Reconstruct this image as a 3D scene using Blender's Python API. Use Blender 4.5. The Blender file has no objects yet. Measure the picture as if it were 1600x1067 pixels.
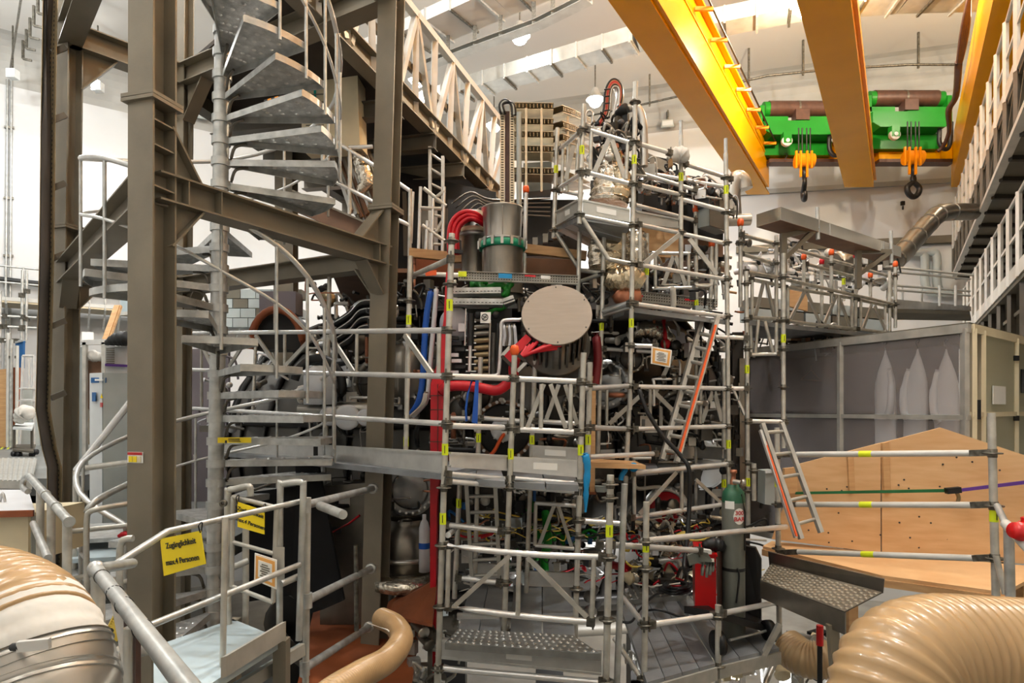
import bpy, math, random
from mathutils import Vector, Matrix
random.seed(7)
R = math.radians
EYE = 6.0            # eye height above the hall floor; the gallery floor lies 1.65 m below the eye
F = 1000.0           # focal length in pixels of the 1600 x 1067 frame
HOR = 640.0          # image row of the eye level
sc = bpy.context.scene
C = sc.collection

# ---------------------------------------------------------------- camera, world, light, exposure
cd = bpy.data.cameras.new('camera'); cam = bpy.data.objects.new('camera', cd); C.objects.link(cam)
cam.location = (0, 0, EYE); cam.rotation_euler = (R(90), 0, 0)
cd.sensor_width = 36; cd.lens = 36*F/1600; cd.shift_y = (HOR-533.5)/1600; cd.clip_start = .05; cd.clip_end = 200
sc.camera = cam
w = bpy.data.worlds.new('world'); sc.world = w; w.use_nodes = True
w.node_tree.nodes['Background'].inputs[0].default_value = (.9, .95, 1, 1)
w.node_tree.nodes['Background'].inputs[1].default_value = .12
cy = sc.cycles; cy.max_bounces = 7; cy.diffuse_bounces = 4; cy.glossy_bounces = 3; cy.transmission_bounces = 4; cy.transparent_max_bounces = 8; cy.caustics_reflective = False; cy.caustics_refractive = False
sc.view_settings.view_transform = 'Standard'; sc.view_settings.look = 'None'
sc.view_settings.exposure = 0.17; sc.view_settings.gamma = 1; sc.view_settings.use_curve_mapping = False
LAMP_W = 860.0       # watts of each high-bay lamp; the lamps are hung further down by high_bay()

# ---------------------------------------------------------------- helpers
def P(x, y, d): return Vector(((x-800)*d/F, d, EYE+(HOR-y)*d/F))
def V(*a): return Vector(a)
def lin(c): 
    c = c/255.0
    return c/12.92 if c <= .04045 else ((c+.055)/1.055)**2.4
def rgb(r, g, b): return (lin(r), lin(g), lin(b), 1)

M = {}
def mat(name, col, rough=.5, metal=0.0, var=.12, scale=4.0, bump=0.0, bscale=40.0, alpha=1.0, emit=0, trans=0, kind='noise', col2=None, stretch=None, coat=0, spec=.5):
    m = bpy.data.materials.new(name); m.use_nodes = True
    nt = m.node_tree; N = nt.nodes; L = nt.links
    b = N['Principled BSDF']
    tc = N.new('ShaderNodeTexCoord'); mp = N.new('ShaderNodeMapping'); L.new(tc.outputs['Object'], mp.inputs['Vector'])
    if stretch: mp.inputs['Scale'].default_value = stretch
    c1 = rgb(*col)
    c2 = rgb(*col2) if col2 else tuple(max(0, v*(1-var*2)) for v in c1[:3])+(1,)
    c0 = c1 if col2 else tuple(min(1, v*(1+var)) for v in c1[:3])+(1,)
    if kind == 'wave':
        t = N.new('ShaderNodeTexWave'); t.inputs['Scale'].default_value = scale; t.inputs['Distortion'].default_value = 6; t.inputs['Detail'].default_value = 3; out = t.outputs['Fac']
    elif kind == 'brick':
        t = N.new('ShaderNodeTexBrick'); t.inputs['Scale'].default_value = scale; out = None
    else:
        t = N.new('ShaderNodeTexNoise'); t.inputs['Scale'].default_value = scale; t.inputs['Detail'].default_value = 5; out = t.outputs['Fac']
    L.new(mp.outputs['Vector'], t.inputs['Vector'])
    rp = N.new('ShaderNodeValToRGB'); rp.color_ramp.elements[0].position = .3; rp.color_ramp.elements[1].position = .7
    rp.color_ramp.elements[0].color = c2; rp.color_ramp.elements[1].color = c0
    L.new(out, rp.inputs['Fac']); L.new(rp.outputs['Color'], b.inputs['Base Color'])
    b.inputs['Roughness'].default_value = rough; b.inputs['Metallic'].default_value = metal
    b.inputs['Alpha'].default_value = alpha
    if trans: b.inputs['Transmission Weight'].default_value = trans
    b.inputs['Specular IOR Level'].default_value = spec
    if coat: b.inputs['Coat Weight'].default_value = coat
    if emit: 
        b.inputs['Emission Color'].default_value = c1; b.inputs['Emission Strength'].default_value = emit
    if bump:
        n2 = N.new('ShaderNodeTexNoise'); n2.inputs['Scale'].default_value = bscale; L.new(tc.outputs['Object'], n2.inputs['Vector'])
        bp = N.new('ShaderNodeBump'); bp.inputs['Strength'].default_value = bump; bp.inputs['Distance'].default_value = .02
        L.new(n2.outputs['Fac'], bp.inputs['Height']); L.new(bp.outputs['Normal'], b.inputs['Normal'])
    M[name] = m; return m

# paints, metals, cloth, wood
mat('wall', (214, 215, 215), .85, var=.05, scale=.25, bump=.05, bscale=8)
mat('wall_warm', (212, 209, 200), .85, var=.07, scale=.3, bump=.05, bscale=8)
mat('ceiling', (208, 206, 201), .9, var=.03, scale=.2)
mat('cove', (178, 177, 172), .85, var=.15, scale=.6)
mat('concrete', (150, 148, 142), .8, var=.15, scale=1.2, bump=.1)
mat('floor_grey', (128, 130, 128), .45, var=.12, scale=2)
mat('steel_paint', (128, 119, 102), .42, .12, var=.10, scale=2.5, bump=.04)
mat('steel_dark', (96, 90, 79), .5, .15, var=.12, scale=3)
mat('galv', (194, 195, 191), .36, .5, var=.16, scale=9, bump=.03)
mat('alu', (214, 213, 209), .3, .55, var=.08, scale=6)
mat('alu_dull', (188, 185, 176), .42, .4, var=.12, scale=6)
mat('tube', (205, 202, 192), .33, .45, var=.18, scale=7, bump=.03)
mat('tube_bright', (232, 231, 228), .26, .5, var=.06, scale=7)
mat('clamp', (120, 116, 106), .45, .8, var=.3, scale=20)
mat('sticker', (226, 240, 30), .5, var=.04)
mat('yellow_paint', (228, 158, 0), .26, var=.03, scale=1.2, spec=.1)
mat('yellow_block', (244, 152, 16), .35, var=.05)
mat('green_paint', (22, 120, 30), .36, var=.08, scale=1.5, spec=.3)
mat('drum_brown', (84, 58, 48), .45, .2, var=.12, scale=8)
mat('black', (20, 20, 21), .5, var=.2, scale=8)
mat('black_soft', (12, 12, 14), .95, var=.3, scale=3, bump=.3, bscale=12)
mat('rail_white', (206, 205, 199), .45, .1, var=.06)
mat('soffit', (112, 106, 92), .8, var=.15, scale=1)
mat('shaft', (62, 54, 46), .8, var=.25, scale=1.5)
mat('duct_galv', (196, 196, 190), .35, .6, var=.1, scale=3)
mat('tray', (206, 192, 164), .4, .6, var=.12, scale=5)
mat('bronze_tray', (146, 128, 96), .4, .6, var=.14, scale=6)
mat('red', (206, 18, 36), .42, var=.10, scale=5)
mat('red_dark', (112, 10, 18), .5, var=.12)
mat('red_gloss', (214, 16, 20), .3, var=.05, coat=.4)
mat('orange_cap', (240, 96, 32), .45, var=.05)
mat('blue', (28, 92, 190), .5, var=.1)
mat('cyan', (20, 150, 214), .5, var=.1)
mat('green_ring', (22, 150, 110), .4, var=.12)
mat('vessel', (82, 79, 74), .33, .6, var=.2, scale=1.5, bump=.05, bscale=6)
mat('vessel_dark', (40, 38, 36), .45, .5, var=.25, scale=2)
mat('polished', (226, 222, 212), .16, .92, var=.05, scale=3, bump=.015, bscale=5)
mat('stainless', (188, 184, 176), .28, .9, var=.08, scale=4, bump=.02)
mat('stainless_dark', (134, 128, 118), .32, .85, var=.14, scale=4)
mat('flange', (164, 164, 162), .35, .75, var=.1, scale=6)
mat('disc', (148, 137, 125), .4, .45, var=.035, scale=5, stretch=(1, 1, 8))
mat('foil', (214, 206, 190), .22, .9, var=.1, scale=8, bump=.9, bscale=16)
mat('foil_warm', (206, 190, 160), .25, .85, var=.12, scale=8, bump=.9, bscale=14)
mat('plywood', (226, 186, 138), .6, var=.1, scale=3, col2=(212, 166, 116), stretch=(1, 1, 6))
mat('wood', (214, 172, 122), .65, var=.1, scale=3, col2=(194, 148, 100), stretch=(1, 1, 8))
mat('wood_red', (156, 84, 46), .6, var=.15, scale=3)
mat('hose', (186, 152, 108), .28, var=.06, scale=5, coat=.3, trans=.1)
mat('hose_dim', (188, 158, 116), .35, var=.08, scale=5, coat=.3)
mat('cloth_white', (212, 208, 200), .8, var=.05, bump=.2, bscale=20)
mat('coat', (240, 240, 240), .8, var=.03)
mat('paper', (244, 242, 236), .8, var=.02)
mat('orange_paper', (238, 176, 98), .8, var=.05)
mat('yellow_sign', (252, 222, 20), .5, var=.02)
mat('cabinet', (178, 186, 184), .5, var=.04)
mat('cabinet_light', (214, 218, 218), .5, var=.04)
mat('cyl_green', (44, 96, 70), .4, var=.06)
mat('cyl_grey', (126, 128, 119), .45, .2, var=.06)
mat('cream', (228, 214, 180), .7, var=.04)
mat('checker', (198, 199, 197), .33, .5, var=.2, scale=10, bump=.25, bscale=60)
mat('panel', (196, 190, 186), .35, var=.05, scale=1.2, trans=.0)
mat('brown_panel', (128, 92, 66), .6, var=.12)
mat('tarp', (140, 78, 46), .6, var=.15, scale=4, bump=.3, bscale=10)
mat('grating', (150, 150, 146), .4, .6, var=.12, scale=12)
mat('cable_white', (214, 208, 196), .5, var=.06)
mat('cable_yellow', (226, 196, 80), .5, var=.1)
mat('purple', (96, 56, 150), .55, var=.1)
mat('strap_green', (24, 104, 58), .6, var=.1)
mat('blue_sign', (26, 92, 152), .5, var=.03)
mat('lamp_glow', (255, 252, 244), .5, var=0, emit=40)
mat('mauve', (112, 104, 108), .7, var=.12, scale=1.2)
mat('print', (40, 40, 40), .7, var=.05)
mat('red_print', (196, 40, 40), .6, var=.05)
mat('pvc', (226, 228, 232), .4, var=.03)
mat('deck_alu', (150, 153, 156), .4, .4, var=.2, scale=2.5, bump=.08)
mat('copper', (186, 122, 92), .4, .6, var=.15)
mat('teal', (24, 158, 142), .4, var=.1)
mat('blue_sheet', (176, 192, 198), .5, var=.14, scale=1.5)

def frame_of(a, up=None):
    a = a.normalized()
    up = up or (V(0, 0, 1) if abs(a.z) < .95 else V(1, 0, 0))
    x = a.cross(up)
    if x.length < 1e-6: x = a.cross(V(1, 0, 0))
    x.normalize(); y = x.cross(a).normalized()
    return x, y, a

class MB:
    def __init__(s): s.v = []; s.f = []; s.sm = []
    def add(s, vs, fs, smooth=False):
        o = len(s.v); s.v += [Vector(q) for q in vs]
        for f in fs: s.f.append([o+i for i in f]); s.sm.append(smooth)
        return s
    def tube(s, p, q, r, n=10, r2=None, cap=True):
        p, q = Vector(p), Vector(q); x, y, a = frame_of(q-p); r2 = r if r2 is None else r2
        vs = [p+(x*math.cos(2*math.pi*i/n)+y*math.sin(2*math.pi*i/n))*r for i in range(n)]
        vs += [q+(x*math.cos(2*math.pi*i/n)+y*math.sin(2*math.pi*i/n))*r2 for i in range(n)]
        s.add(vs, [[i, (i+1) % n, n+(i+1) % n, n+i] for i in range(n)], True)
        if cap: s.add(vs, [list(range(n))[::-1], list(range(n, 2*n))])
        return s
    def sweep(s, pts, r, n=10, cap=True, closed=False):
        pts = [Vector(p) for p in pts]; k = len(pts)
        rs = r if isinstance(r, (list, tuple)) else [r]*k
        px = None; vs = []
        for i, p in enumerate(pts):
            a = pts[(i+1) % k]-p if i == 0 and not closed else (p-pts[i-1] if i == k-1 and not closed else pts[(i+1) % k]-pts[i-1])
            if a.length < 1e-9: a = V(0, 0, 1)
            a.normalize()
            if px is None: x, y, _ = frame_of(a)
            else:
                x = px-a*px.dot(a)
                if x.length < 1e-6: x = frame_of(a)[0]
                x.normalize(); y = a.cross(x)
            px = x
            vs += [p+(x*math.cos(2*math.pi*j/n)+y*math.sin(2*math.pi*j/n))*rs[i] for j in range(n)]
        fs = []
        for i in range(k if closed else k-1):
            for j in range(n):
                b = (i+1) % k
                fs.append([i*n+j, i*n+(j+1) % n, b*n+(j+1) % n, b*n+j])
        s.add(vs, fs, True)
        if cap and not closed: s.add(vs, [list(range(n))[::-1], list(range((k-1)*n, k*n))])
        return s
    def bar(s, p, q, w, h, up=None):          # rectangular bar from p to q, w across, h along up
        p, q = Vector(p), Vector(q); x, y, a = frame_of(q-p, up)
        c = [x*(sx*w/2)+y*(sy*h/2) for sx, sy in ((-1, -1), (1, -1), (1, 1), (-1, 1))]
        vs = [p+e for e in c]+[q+e for e in c]
        return s.add(vs, [[3, 2, 1, 0], [4, 5, 6, 7], [0, 1, 5, 4], [1, 2, 6, 5], [2, 3, 7, 6], [3, 0, 4, 7]])
    def box(s, c, dx, dy, dz, rz=0):
        c = Vector(c); m = Matrix.Rotation(rz, 3, 'Z')
        vs = [c+m @ V(sx*dx/2, sy*dy/2, sz*dz/2) for sz in (-1, 1) for sx, sy in ((-1, -1), (1, -1), (1, 1), (-1, 1))]
        return s.add(vs, [[3, 2, 1, 0], [4, 5, 6, 7], [0, 1, 5, 4], [1, 2, 6, 5], [2, 3, 7, 6], [3, 0, 4, 7]])
    def prism(s, poly, ext):
        poly = [Vector(p) for p in poly]; n = len(poly); e = Vector(ext)
        vs = poly+[p+e for p in poly]
        return s.add(vs, [list(range(n))[::-1], list(range(n, 2*n))]+[[i, (i+1) % n, n+(i+1) % n, n+i] for i in range(n)])
    def lathe(s, o, ax, prof, n=24, smooth=True):
        o = Vector(o); x, y, a = frame_of(Vector(ax)); vs = []
        for r, h in prof:
            vs += [o+a*h+(x*math.cos(2*math.pi*j/n)+y*math.sin(2*math.pi*j/n))*max(r, 1e-4) for j in range(n)]
        fs = [[i*n+j, i*n+(j+1) % n, (i+1)*n+(j+1) % n, (i+1)*n+j] for i in range(len(prof)-1) for j in range(n)]
        s.add(vs, fs, smooth)
        return s
    def ibeam(s, p, q, w, h, tf=.015, tw=.012, up=None):
        p, q = Vector(p), Vector(q); x, y, a = frame_of(q-p, up)
        o = [(-w/2, -h/2), (w/2, -h/2), (w/2, -h/2+tf), (tw/2, -h/2+tf), (tw/2, h/2-tf), (w/2, h/2-tf), (w/2, h/2), (-w/2, h/2), (-w/2, h/2-tf), (-tw/2, h/2-tf), (-tw/2, -h/2+tf), (-w/2, -h/2+tf)]
        return s.prism([p+x*i+y*j for i, j in o], q-p)
    def cbeam(s, p, q, w, h, t=.008, up=None, flip=1):
        p, q = Vector(p), Vector(q); x, y, a = frame_of(q-p, up); x = x*flip
        o = [(-w/2, -h/2), (w/2, -h/2), (w/2, -h/2+t), (-w/2+t, -h/2+t), (-w/2+t, h/2-t), (w/2, h/2-t), (w/2, h/2), (-w/2, h/2)]
        return s.prism([p+x*i+y*j for i, j in o], q-p)
    def ball(s, c, r, n=10, squash=1):
        prof = [(r*math.sin(math.pi*i/8), -r*squash*math.cos(math.pi*i/8)) for i in range(9)]
        return s.lathe(c, (0, 0, 1), prof, n)
    def build(s, name, m, parent=None, label=None, cat=None, group=None, kind=None):
        xs = [p.x for p in s.v]; ys = [p.y for p in s.v]; zs = [p.z for p in s.v]
        o = V((min(xs)+max(xs))/2, (min(ys)+max(ys))/2, min(zs))
        me = bpy.data.meshes.new(name); me.from_pydata([p-o for p in s.v], [], s.f)
        me.polygons.foreach_set('use_smooth', s.sm); me.update()
        me.materials.append(M[m] if isinstance(m, str) else m)
        ob = bpy.data.objects.new(name, me); C.objects.link(ob)
        put(ob, o, parent); props(ob, label, cat, group, kind)
        return ob
WL = {}
def put(ob, wloc, parent=None):
    WL[ob] = Vector(wloc); ob.location = WL[ob]-(WL[parent] if parent else V(0, 0, 0))
    if parent: ob.parent = parent
def props(ob, label=None, cat=None, group=None, kind=None):
    for k, v in (('label', label), ('category', cat), ('group', group), ('kind', kind)):
        if v: ob[k] = v
EMP = []
def T(name, label, cat, group=None):
    e = bpy.data.objects.new(name, None); C.objects.link(e); e.empty_display_size = .1
    WL[e] = V(0, 0, 0); props(e, label, cat, group, 'thing'); EMP.append(e); return e
def settle():                                   # moves every Empty to the base of its thing
    for e in EMP:
        lo = None; allv = []
        def rec(o):
            if o.type == 'MESH': allv.extend(WL[o]+v.co for v in (o.data.vertices[i] for i in range(0, len(o.data.vertices), max(1, len(o.data.vertices)//20))))
            for c in o.children: rec(c)
        rec(e)
        if not allv: continue
        b = V(sum(v.x for v in allv)/len(allv), sum(v.y for v in allv)/len(allv), min(v.z for v in allv))
        e.location = b
        for c in e.children: c.location = c.location-b
def text(s, loc, size, m, parent, right, up, name='lettering', align='CENTER', ext=.0008, bold=0):
    cu = bpy.data.curves.new(name, 'FONT'); cu.body = s; cu.size = size; cu.align_x = align; cu.align_y = 'CENTER'; cu.extrude = ext; cu.offset = bold
    ob0 = bpy.data.objects.new(name, cu); C.objects.link(ob0)
    dg = bpy.context.evaluated_depsgraph_get(); me = bpy.data.meshes.new_from_object(ob0.evaluated_get(dg))
    bpy.data.objects.remove(ob0); bpy.data.curves.remove(cu)
    x = Vector(right).normalized(); z = x.cross(Vector(up)).normalized(); y = z.cross(x)
    mm = Matrix((x, y, z)).transposed()
    for v in me.vertices: v.co = mm @ v.co
    me.materials.clear(); me.materials.append(M[m])
    ob = bpy.data.objects.new(name, me); C.objects.link(ob); put(ob, loc, parent); return ob
def smooth_path(pts, k=6):                      # Catmull-Rom through the points
    pts = [Vector(p) for p in pts]; out = []
    for i in range(len(pts)-1):
        a = pts[max(i-1, 0)]; b = pts[i]; c = pts[i+1]; d = pts[min(i+2, len(pts)-1)]
        for j in range(k):
            t = j/k
            out.append(.5*((2*b)+(c-a)*t+(2*a-5*b+4*c-d)*t*t+(3*b-a-3*c+d)*t**3))
    out.append(pts[-1]); return out
# ---------------------------------------------------------------- the hall: walls, ceiling, floors
def S(mb, name, m, parent=None): return mb.build(name, m, parent, kind=None if parent else 'structure')
HC = 10.0                                                    # height of the wall head above the eye
CORNER = V(-5.84, 25.08, 0); WL0 = V(-15.0, 18.6, 0); LDIR = (CORNER-WL0).normalized()
LFAR = CORNER-LDIR*24.0
RC = V(15.2, 18.98, 0); RDIR = V(.6, 1, 0).normalized()
RFAR = RC-RDIR*26.0
ZC = EYE+HC
def wallbox(a, b, z0, z1, th=.3, out=None):
    a, b = V(a.x, a.y, z0), V(b.x, b.y, z0); n = (b-a).cross(V(0, 0, 1)).normalized()*th
    if n.dot(out) < 0: n = -n
    return MB().prism([a, b, b+n, a+n], (0, 0, z1-z0))
S(wallbox(LFAR, CORNER, 0, ZC+.6, out=V(-1, 1, 0)), 'wall_left', 'wall')
S(wallbox(CORNER, RC, 0, ZC+.6, out=V(0, 1, 0)), 'wall_back', 'wall')
S(wallbox(RC, RFAR, 0, ZC+.6, out=V(1, 0, 0)), 'wall_right', 'wall_warm')
S(wallbox(RFAR, LFAR, 0, ZC+.6, out=V(0, -1, 0)), 'wall_rear', 'wall')
hall = [V(p.x, p.y, 0) for p in (LFAR, CORNER, RC, RFAR)]
S(MB().prism([p+V(0, 0, -.3) for p in hall], (0, 0, .3)), 'floor', 'concrete')
S(MB().prism([p+V(0, 0, ZC+.6) for p in hall], (0, 0, .3)), 'ceiling', 'ceiling')
def cove(a, b, inn, name):
    a, b = V(a.x, a.y, ZC+.6), V(b.x, b.y, ZC+.6); inn = inn.normalized(); prof = []
    for i in range(9):
        t = i/8*math.pi/2; prof.append((1.1*(1-math.sin(t)), -1.1*(1-math.cos(t))))
    prof.append((0, 0))
    m = MB(); vs = [a+inn*u+V(0, 0, h) for u, h in prof]; m.prism(vs, b-a); return S(m, name, 'cove')
nl = LDIR.cross(V(0, 0, 1)); nl = nl if nl.y < 0 else -nl
nb = (RC-CORNER).normalized().cross(V(0, 0, 1)); nb = nb if nb.y < 0 else -nb
nr = RDIR.cross(V(0, 0, 1)); nr = nr if nr.x < 0 else -nr
cove(LFAR, CORNER, nl, 'trim_1'); cove(CORNER, RC, nb, 'trim_2'); cove(RC, RFAR, nr, 'trim_3')
# ledge moulding and horizontal band on the back wall
def on_wall(x, y, a, n, off=0.0):                            # point of the wall plane behind a pixel
    dx, dz = (x-800)/F, (HOR-y)/F; dv = V(dx, 1, dz); o = V(0, 0, EYE); nn = V(n.x, n.y, 0)
    t = (V(a.x, a.y, EYE)-o).dot(nn)/dv.dot(nn); return o+dv*t+nn*off
def wb(x, y, off=0.0): return on_wall(x, y, RC, nb, off)
def wl(x, y, off=0.0): return on_wall(x, y, CORNER, nl, off)
m = MB(); m.bar(wb(940, 316, .06), wb(1500, 282, .06), .1, .14); S(m, 'trim_4', 'cove')
m = MB(); m.bar(wb(1150, 392, .1), wb(1500, 374, .1), .18, .22); S(m, 'trim_5', 'soffit')
# gallery floor on the left and the viewing platform under the camera
GZ = EYE-1.65
FZ = EYE-1.0
S(MB().prism([V(-21, 9.3, FZ-.25), V(-6.5, 9.3, FZ-.25), V(-7.5, 21, FZ-.25), V(-21, 13.5, FZ-.25)], (0, 0, .25)), 'floor_far_gallery', 'floor_grey')
S(MB().prism([V(-21, 8.2, GZ-.25), V(-3.6, 8.2, GZ-.25), V(-4.2, 21, GZ-.25), V(-10, 21, GZ-.25), V(-21, 13.5, GZ-.25)], (0, 0, .25)), 'floor_gallery', 'floor_grey')
S(MB().prism([V(-4, -3, GZ-.2), V(4, -3, GZ-.2), V(4, 1.9, GZ-.2), V(-4, 1.9, GZ-.2)], (0, 0, .2)), 'floor_platform', 'floor_grey')

# ---------------------------------------------------------------- high-bay lamps
def high_bay(loc, label, power=1.0, col=(1, .99, .96), kind='SPOT'):
    t = T('high_bay_lamp', label, 'lamp', 'high-bay lamps under the hall ceiling')
    loc = Vector(loc); zt = ZC+.6
    MB().tube(loc+V(0, 0, .28), V(loc.x, loc.y, zt), .02, 6).build('rod', 'clamp', t)
    MB().lathe(loc, (0, 0, 1), [(.09, .34), (.10, .3), (.14, .2), (.26, .02), (.28, 0), (.27, 0), (.13, .19)], 20).build('reflector', 'alu', t)
    MB().ball(loc+V(0, 0, -.02), .2, 16).build('bulb', 'lamp_glow', t)
    ld = bpy.data.lights.new('lamp_light', kind)
    if kind == 'SPOT': ld.spot_size = R(158); ld.spot_blend = .4
    ld.shadow_soft_size = .14; ld.energy = LAMP_W*power; ld.color = col
    lo = bpy.data.objects.new('lamp_light', ld); C.objects.link(lo); lo.parent = t; put(lo, loc-V(0, 0, .42), t)
    return t
WARM = (1, .84, .6)
high_bay(P(812, 56, 16.2), 'glowing lamp hanging beside the upper ceiling duct, brightest above the cable tower', .7)
high_bay(P(930, 156, 19.0), 'glowing ceiling lamp to the left of the hose bundle on the machine top', .7)
high_bay(P(137, 92, 17.2), 'glowing ceiling lamp beside the dark column at the left', .6)
high_bay(P(772, 196, 20.5), 'small glowing lamp behind the truss end by the cable tower', .6)
high_bay(P(652, 124, 18.4), 'small glowing lamp seen through the roof truss diagonals', .6)
high_bay(P(1105, 96, 11.9)+V(2.6, 1.5, 1.9), 'ceiling lamp above the yellow crane girders', .9, WARM, 'POINT')
for k, (x, y, pw, wm) in enumerate(((-9, 8, 1.1, 0), (-3, 2, .8, 0), (3.5, 4.5, 1.2, 0), (9.5, 7, .8, 1), (-10, -2, .6, 0), (6, -3, .8, 1), (0, 9.5, 1.6, 0), (6, 10.5, .9, 1), (-12.5, 13.5, .45, 0), (12.2, 14, .6, 1))):  # lamps out of view, added to light the hall from above
    high_bay((x, y, EYE+9.4), 'unseen high-bay lamp added under the hall ceiling outside the picture', pw, WARM if wm else (1, 1, .98), 'POINT')

# ---------------------------------------------------------------- ceiling services
# rectangular ventilation duct below the ceiling, seen from the truss to the crane
def strip_duct(name, label, bl, w, h, m, ribs):
    t = T(name, label, 'duct'); mb = MB()
    for a, b in zip(bl, bl[1:]):
        n = (b-a).cross(V(0, 0, 1)).normalized(); n = n if n.y < 0 else -n
        mb.prism([a, a+n*w, a+n*w+V(0, 0, h), a+V(0, 0, h)], b-a)
    mb.build('duct_body', m, t)
    tot = sum((b-a).length for a, b in zip(bl, bl[1:]))
    for k in range(ribs):
        s = (k+.5)/ribs*tot
        for a, b in zip(bl, bl[1:]):
            L = (b-a).length
            if s <= L:
                c = a+(b-a)*(s/L); n = (b-a).cross(V(0, 0, 1)).normalized(); n = n if n.y < 0 else -n
                MB().bar(c-V(0, 0, .03)-n*.06, c-V(0, 0, .03)+n*(w+.02), .05, .05).build('joint_flange', 'clamp' if k % 2 else 'galv', t)
                MB().bar(c+n*(w+.015)-V(0, 0, .05), c+n*(w+.015)+V(0, 0, h), .04, .03, n).build('joint_flange', 'cove', t)
                break
            s -= L
    return t
hh = 8.9
def at_h(x, y, h): return P(x, y, h*F/(HOR-y))
strip_duct('ventilation_duct', 'rectangular grey ventilation duct across the ceiling behind the crane', [at_h(x, y, hh) for x, y in ((640, 188), (750, 152), (1000, 82), (1250, 34), (1400, 22), (1560, 18))], .62, .36, 'duct_galv', 22)
strip_duct('ventilation_duct', 'pale square duct with hangers along the ceiling above the brightest lamp', [at_h(x, y, 9.3) for x, y in ((560, 128), (700, 66), (800, 24), (900, -16))], 1.0, .3, 'ceiling', 9)
t = T('cable_tray', 'galvanised cable tray hung from the ceiling beside the brightest lamp', 'cable tray')
pts = [at_h(x, y, 8.8) for x, y in ((560, 146), (640, 112), (740, 74), (840, 38), (920, -2))]
for a, b in zip(pts, pts[1:]): MB().cbeam(a, b, .3, .12, .01).build('tray_length', 'duct_galv', t)
for x, y in ((700, 88), (742, 73), (782, 58), (834, 38), (864, 24)):
    c = at_h(x, y, 8.8); MB().bar(c+V(0, 0, -.05), c+V(0, 0, .9), .09, .09).build('hanger', 'clamp', t); MB().bar(c+V(-.2, -.2, .86), c+V(.2, .2, .86), .1, .05).build('hanger_plate', 'clamp', t)
# thin sprinkler pipe on the ceiling, and its clips
t = T('sprinkler_pipe', 'thin grey sprinkler pipe running along the ceiling behind the crane girders', 'pipe')
sp = [at_h(x, y, 9.6) for x, y in ((880, 190), (1010, 162), (1200, 118), (1300, 108), (1420, 101), (1500, 101))]
MB().sweep(sp, .035, 8).build('pipe_run', 'clamp', t)
for x, y in ((1015, 161), (1068, 148), (1170, 124), (1255, 112), (1435, 101)):
    c = at_h(x, y, 9.6); MB().bar(c-V(0, 0, .1), c+V(0, 0, .9), .05, .05).build('hanger', 'clamp', t)
# pairs of thin conduits with angle hangers on the left ceiling
t = T('ceiling_conduit', 'thin cable run with angle hangers on the ceiling at top left', 'conduit')
a0, a1 = at_h(66, 0, 9.5), at_h(36, 92, 9.5)
for k in range(6):
    c = a0.lerp(a1, k/5); MB().bar(c, c+V(0, 0, .5), .05, .05).build('hanger', 'clamp', t); MB().bar(c, c+V(.2, .05, -.02), .05, .05).build('bracket_arm', 'clamp', t)
MB().tube(at_h(34, -10, 9.6), at_h(16, 110, 9.6), .025, 6).build('conduit_run', 'clamp', t)
for nm, lab, x, y, d in (('loudspeaker_box', 'small white square box under the ceiling at the left picture edge', 20, 116, 17.5), ('loudspeaker_box', 'small white square box under the ceiling beside the front steel column', 153, 136, 17.5)):
    t = T(nm, lab, 'box'); c = P(x, y, d)
    MB().box(c, .24, .2, .24).build('housing', 'cabinet_light', t); MB().box(c+V(0, -.11, 0), .19, .02, .19).build('grille', 'wall', t); MB().bar(c+V(0, 0, .12), V(c.x, c.y, ZC+.5), .03, .03).build('hanger', 'clamp', t)
# flood lamps on the walls
def flood(lab, c, rz, s=.42):
    t = T('flood_lamp', lab, 'lamp'); c = Vector(c); m = Matrix.Rotation(rz, 3, 'Z')
    MB().prism([c+m @ V(-s/2, 0, -s*.3), c+m @ V(s/2, 0, -s*.3), c+m @ V(s*.42, .0, s*.3), c+m @ V(-s*.42, 0, s*.3)], m @ V(0, s*.4, s*.12)).build('housing', 'cabinet', t)
    MB().box(c+m @ V(0, -.01, 0), s*.8, .02, s*.4, rz).build('glass_front', 'cabinet_light', t)
    MB().bar(c+m @ V(0, s*.3, .1), c+m @ V(0, s*.3, .45), .5*s, .04).build('bracket', 'clamp', t)
flood('grey flood lamp on the wall behind the front steel column', wl(313, 186, .45), .5, .5)
flood('grey flood lamp on the wall left of the yellow crane girder', wb(1044, 201, .45), -.2, .42)
# conduits down the left wall
for k, (x0, x1, lab) in enumerate(((12, 8, 'thin vertical conduit on the left wall, outermost'), (18, 15, 'thin vertical conduit on the left wall, middle'))):
    t = T('wall_conduit', lab+' of the two by the picture edge', 'conduit')
    MB().tube(wl(x0, 125, .06), wl(x1, 640, .06), .03, 6).build('conduit_run', 'galv', t)
    for y in (200, 310, 400, 470): MB().box(wl(x0+(x1-x0)*(y-125)/515, y, .05), .14, .06, .06, .6).build('clip', 'clamp', t)
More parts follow.
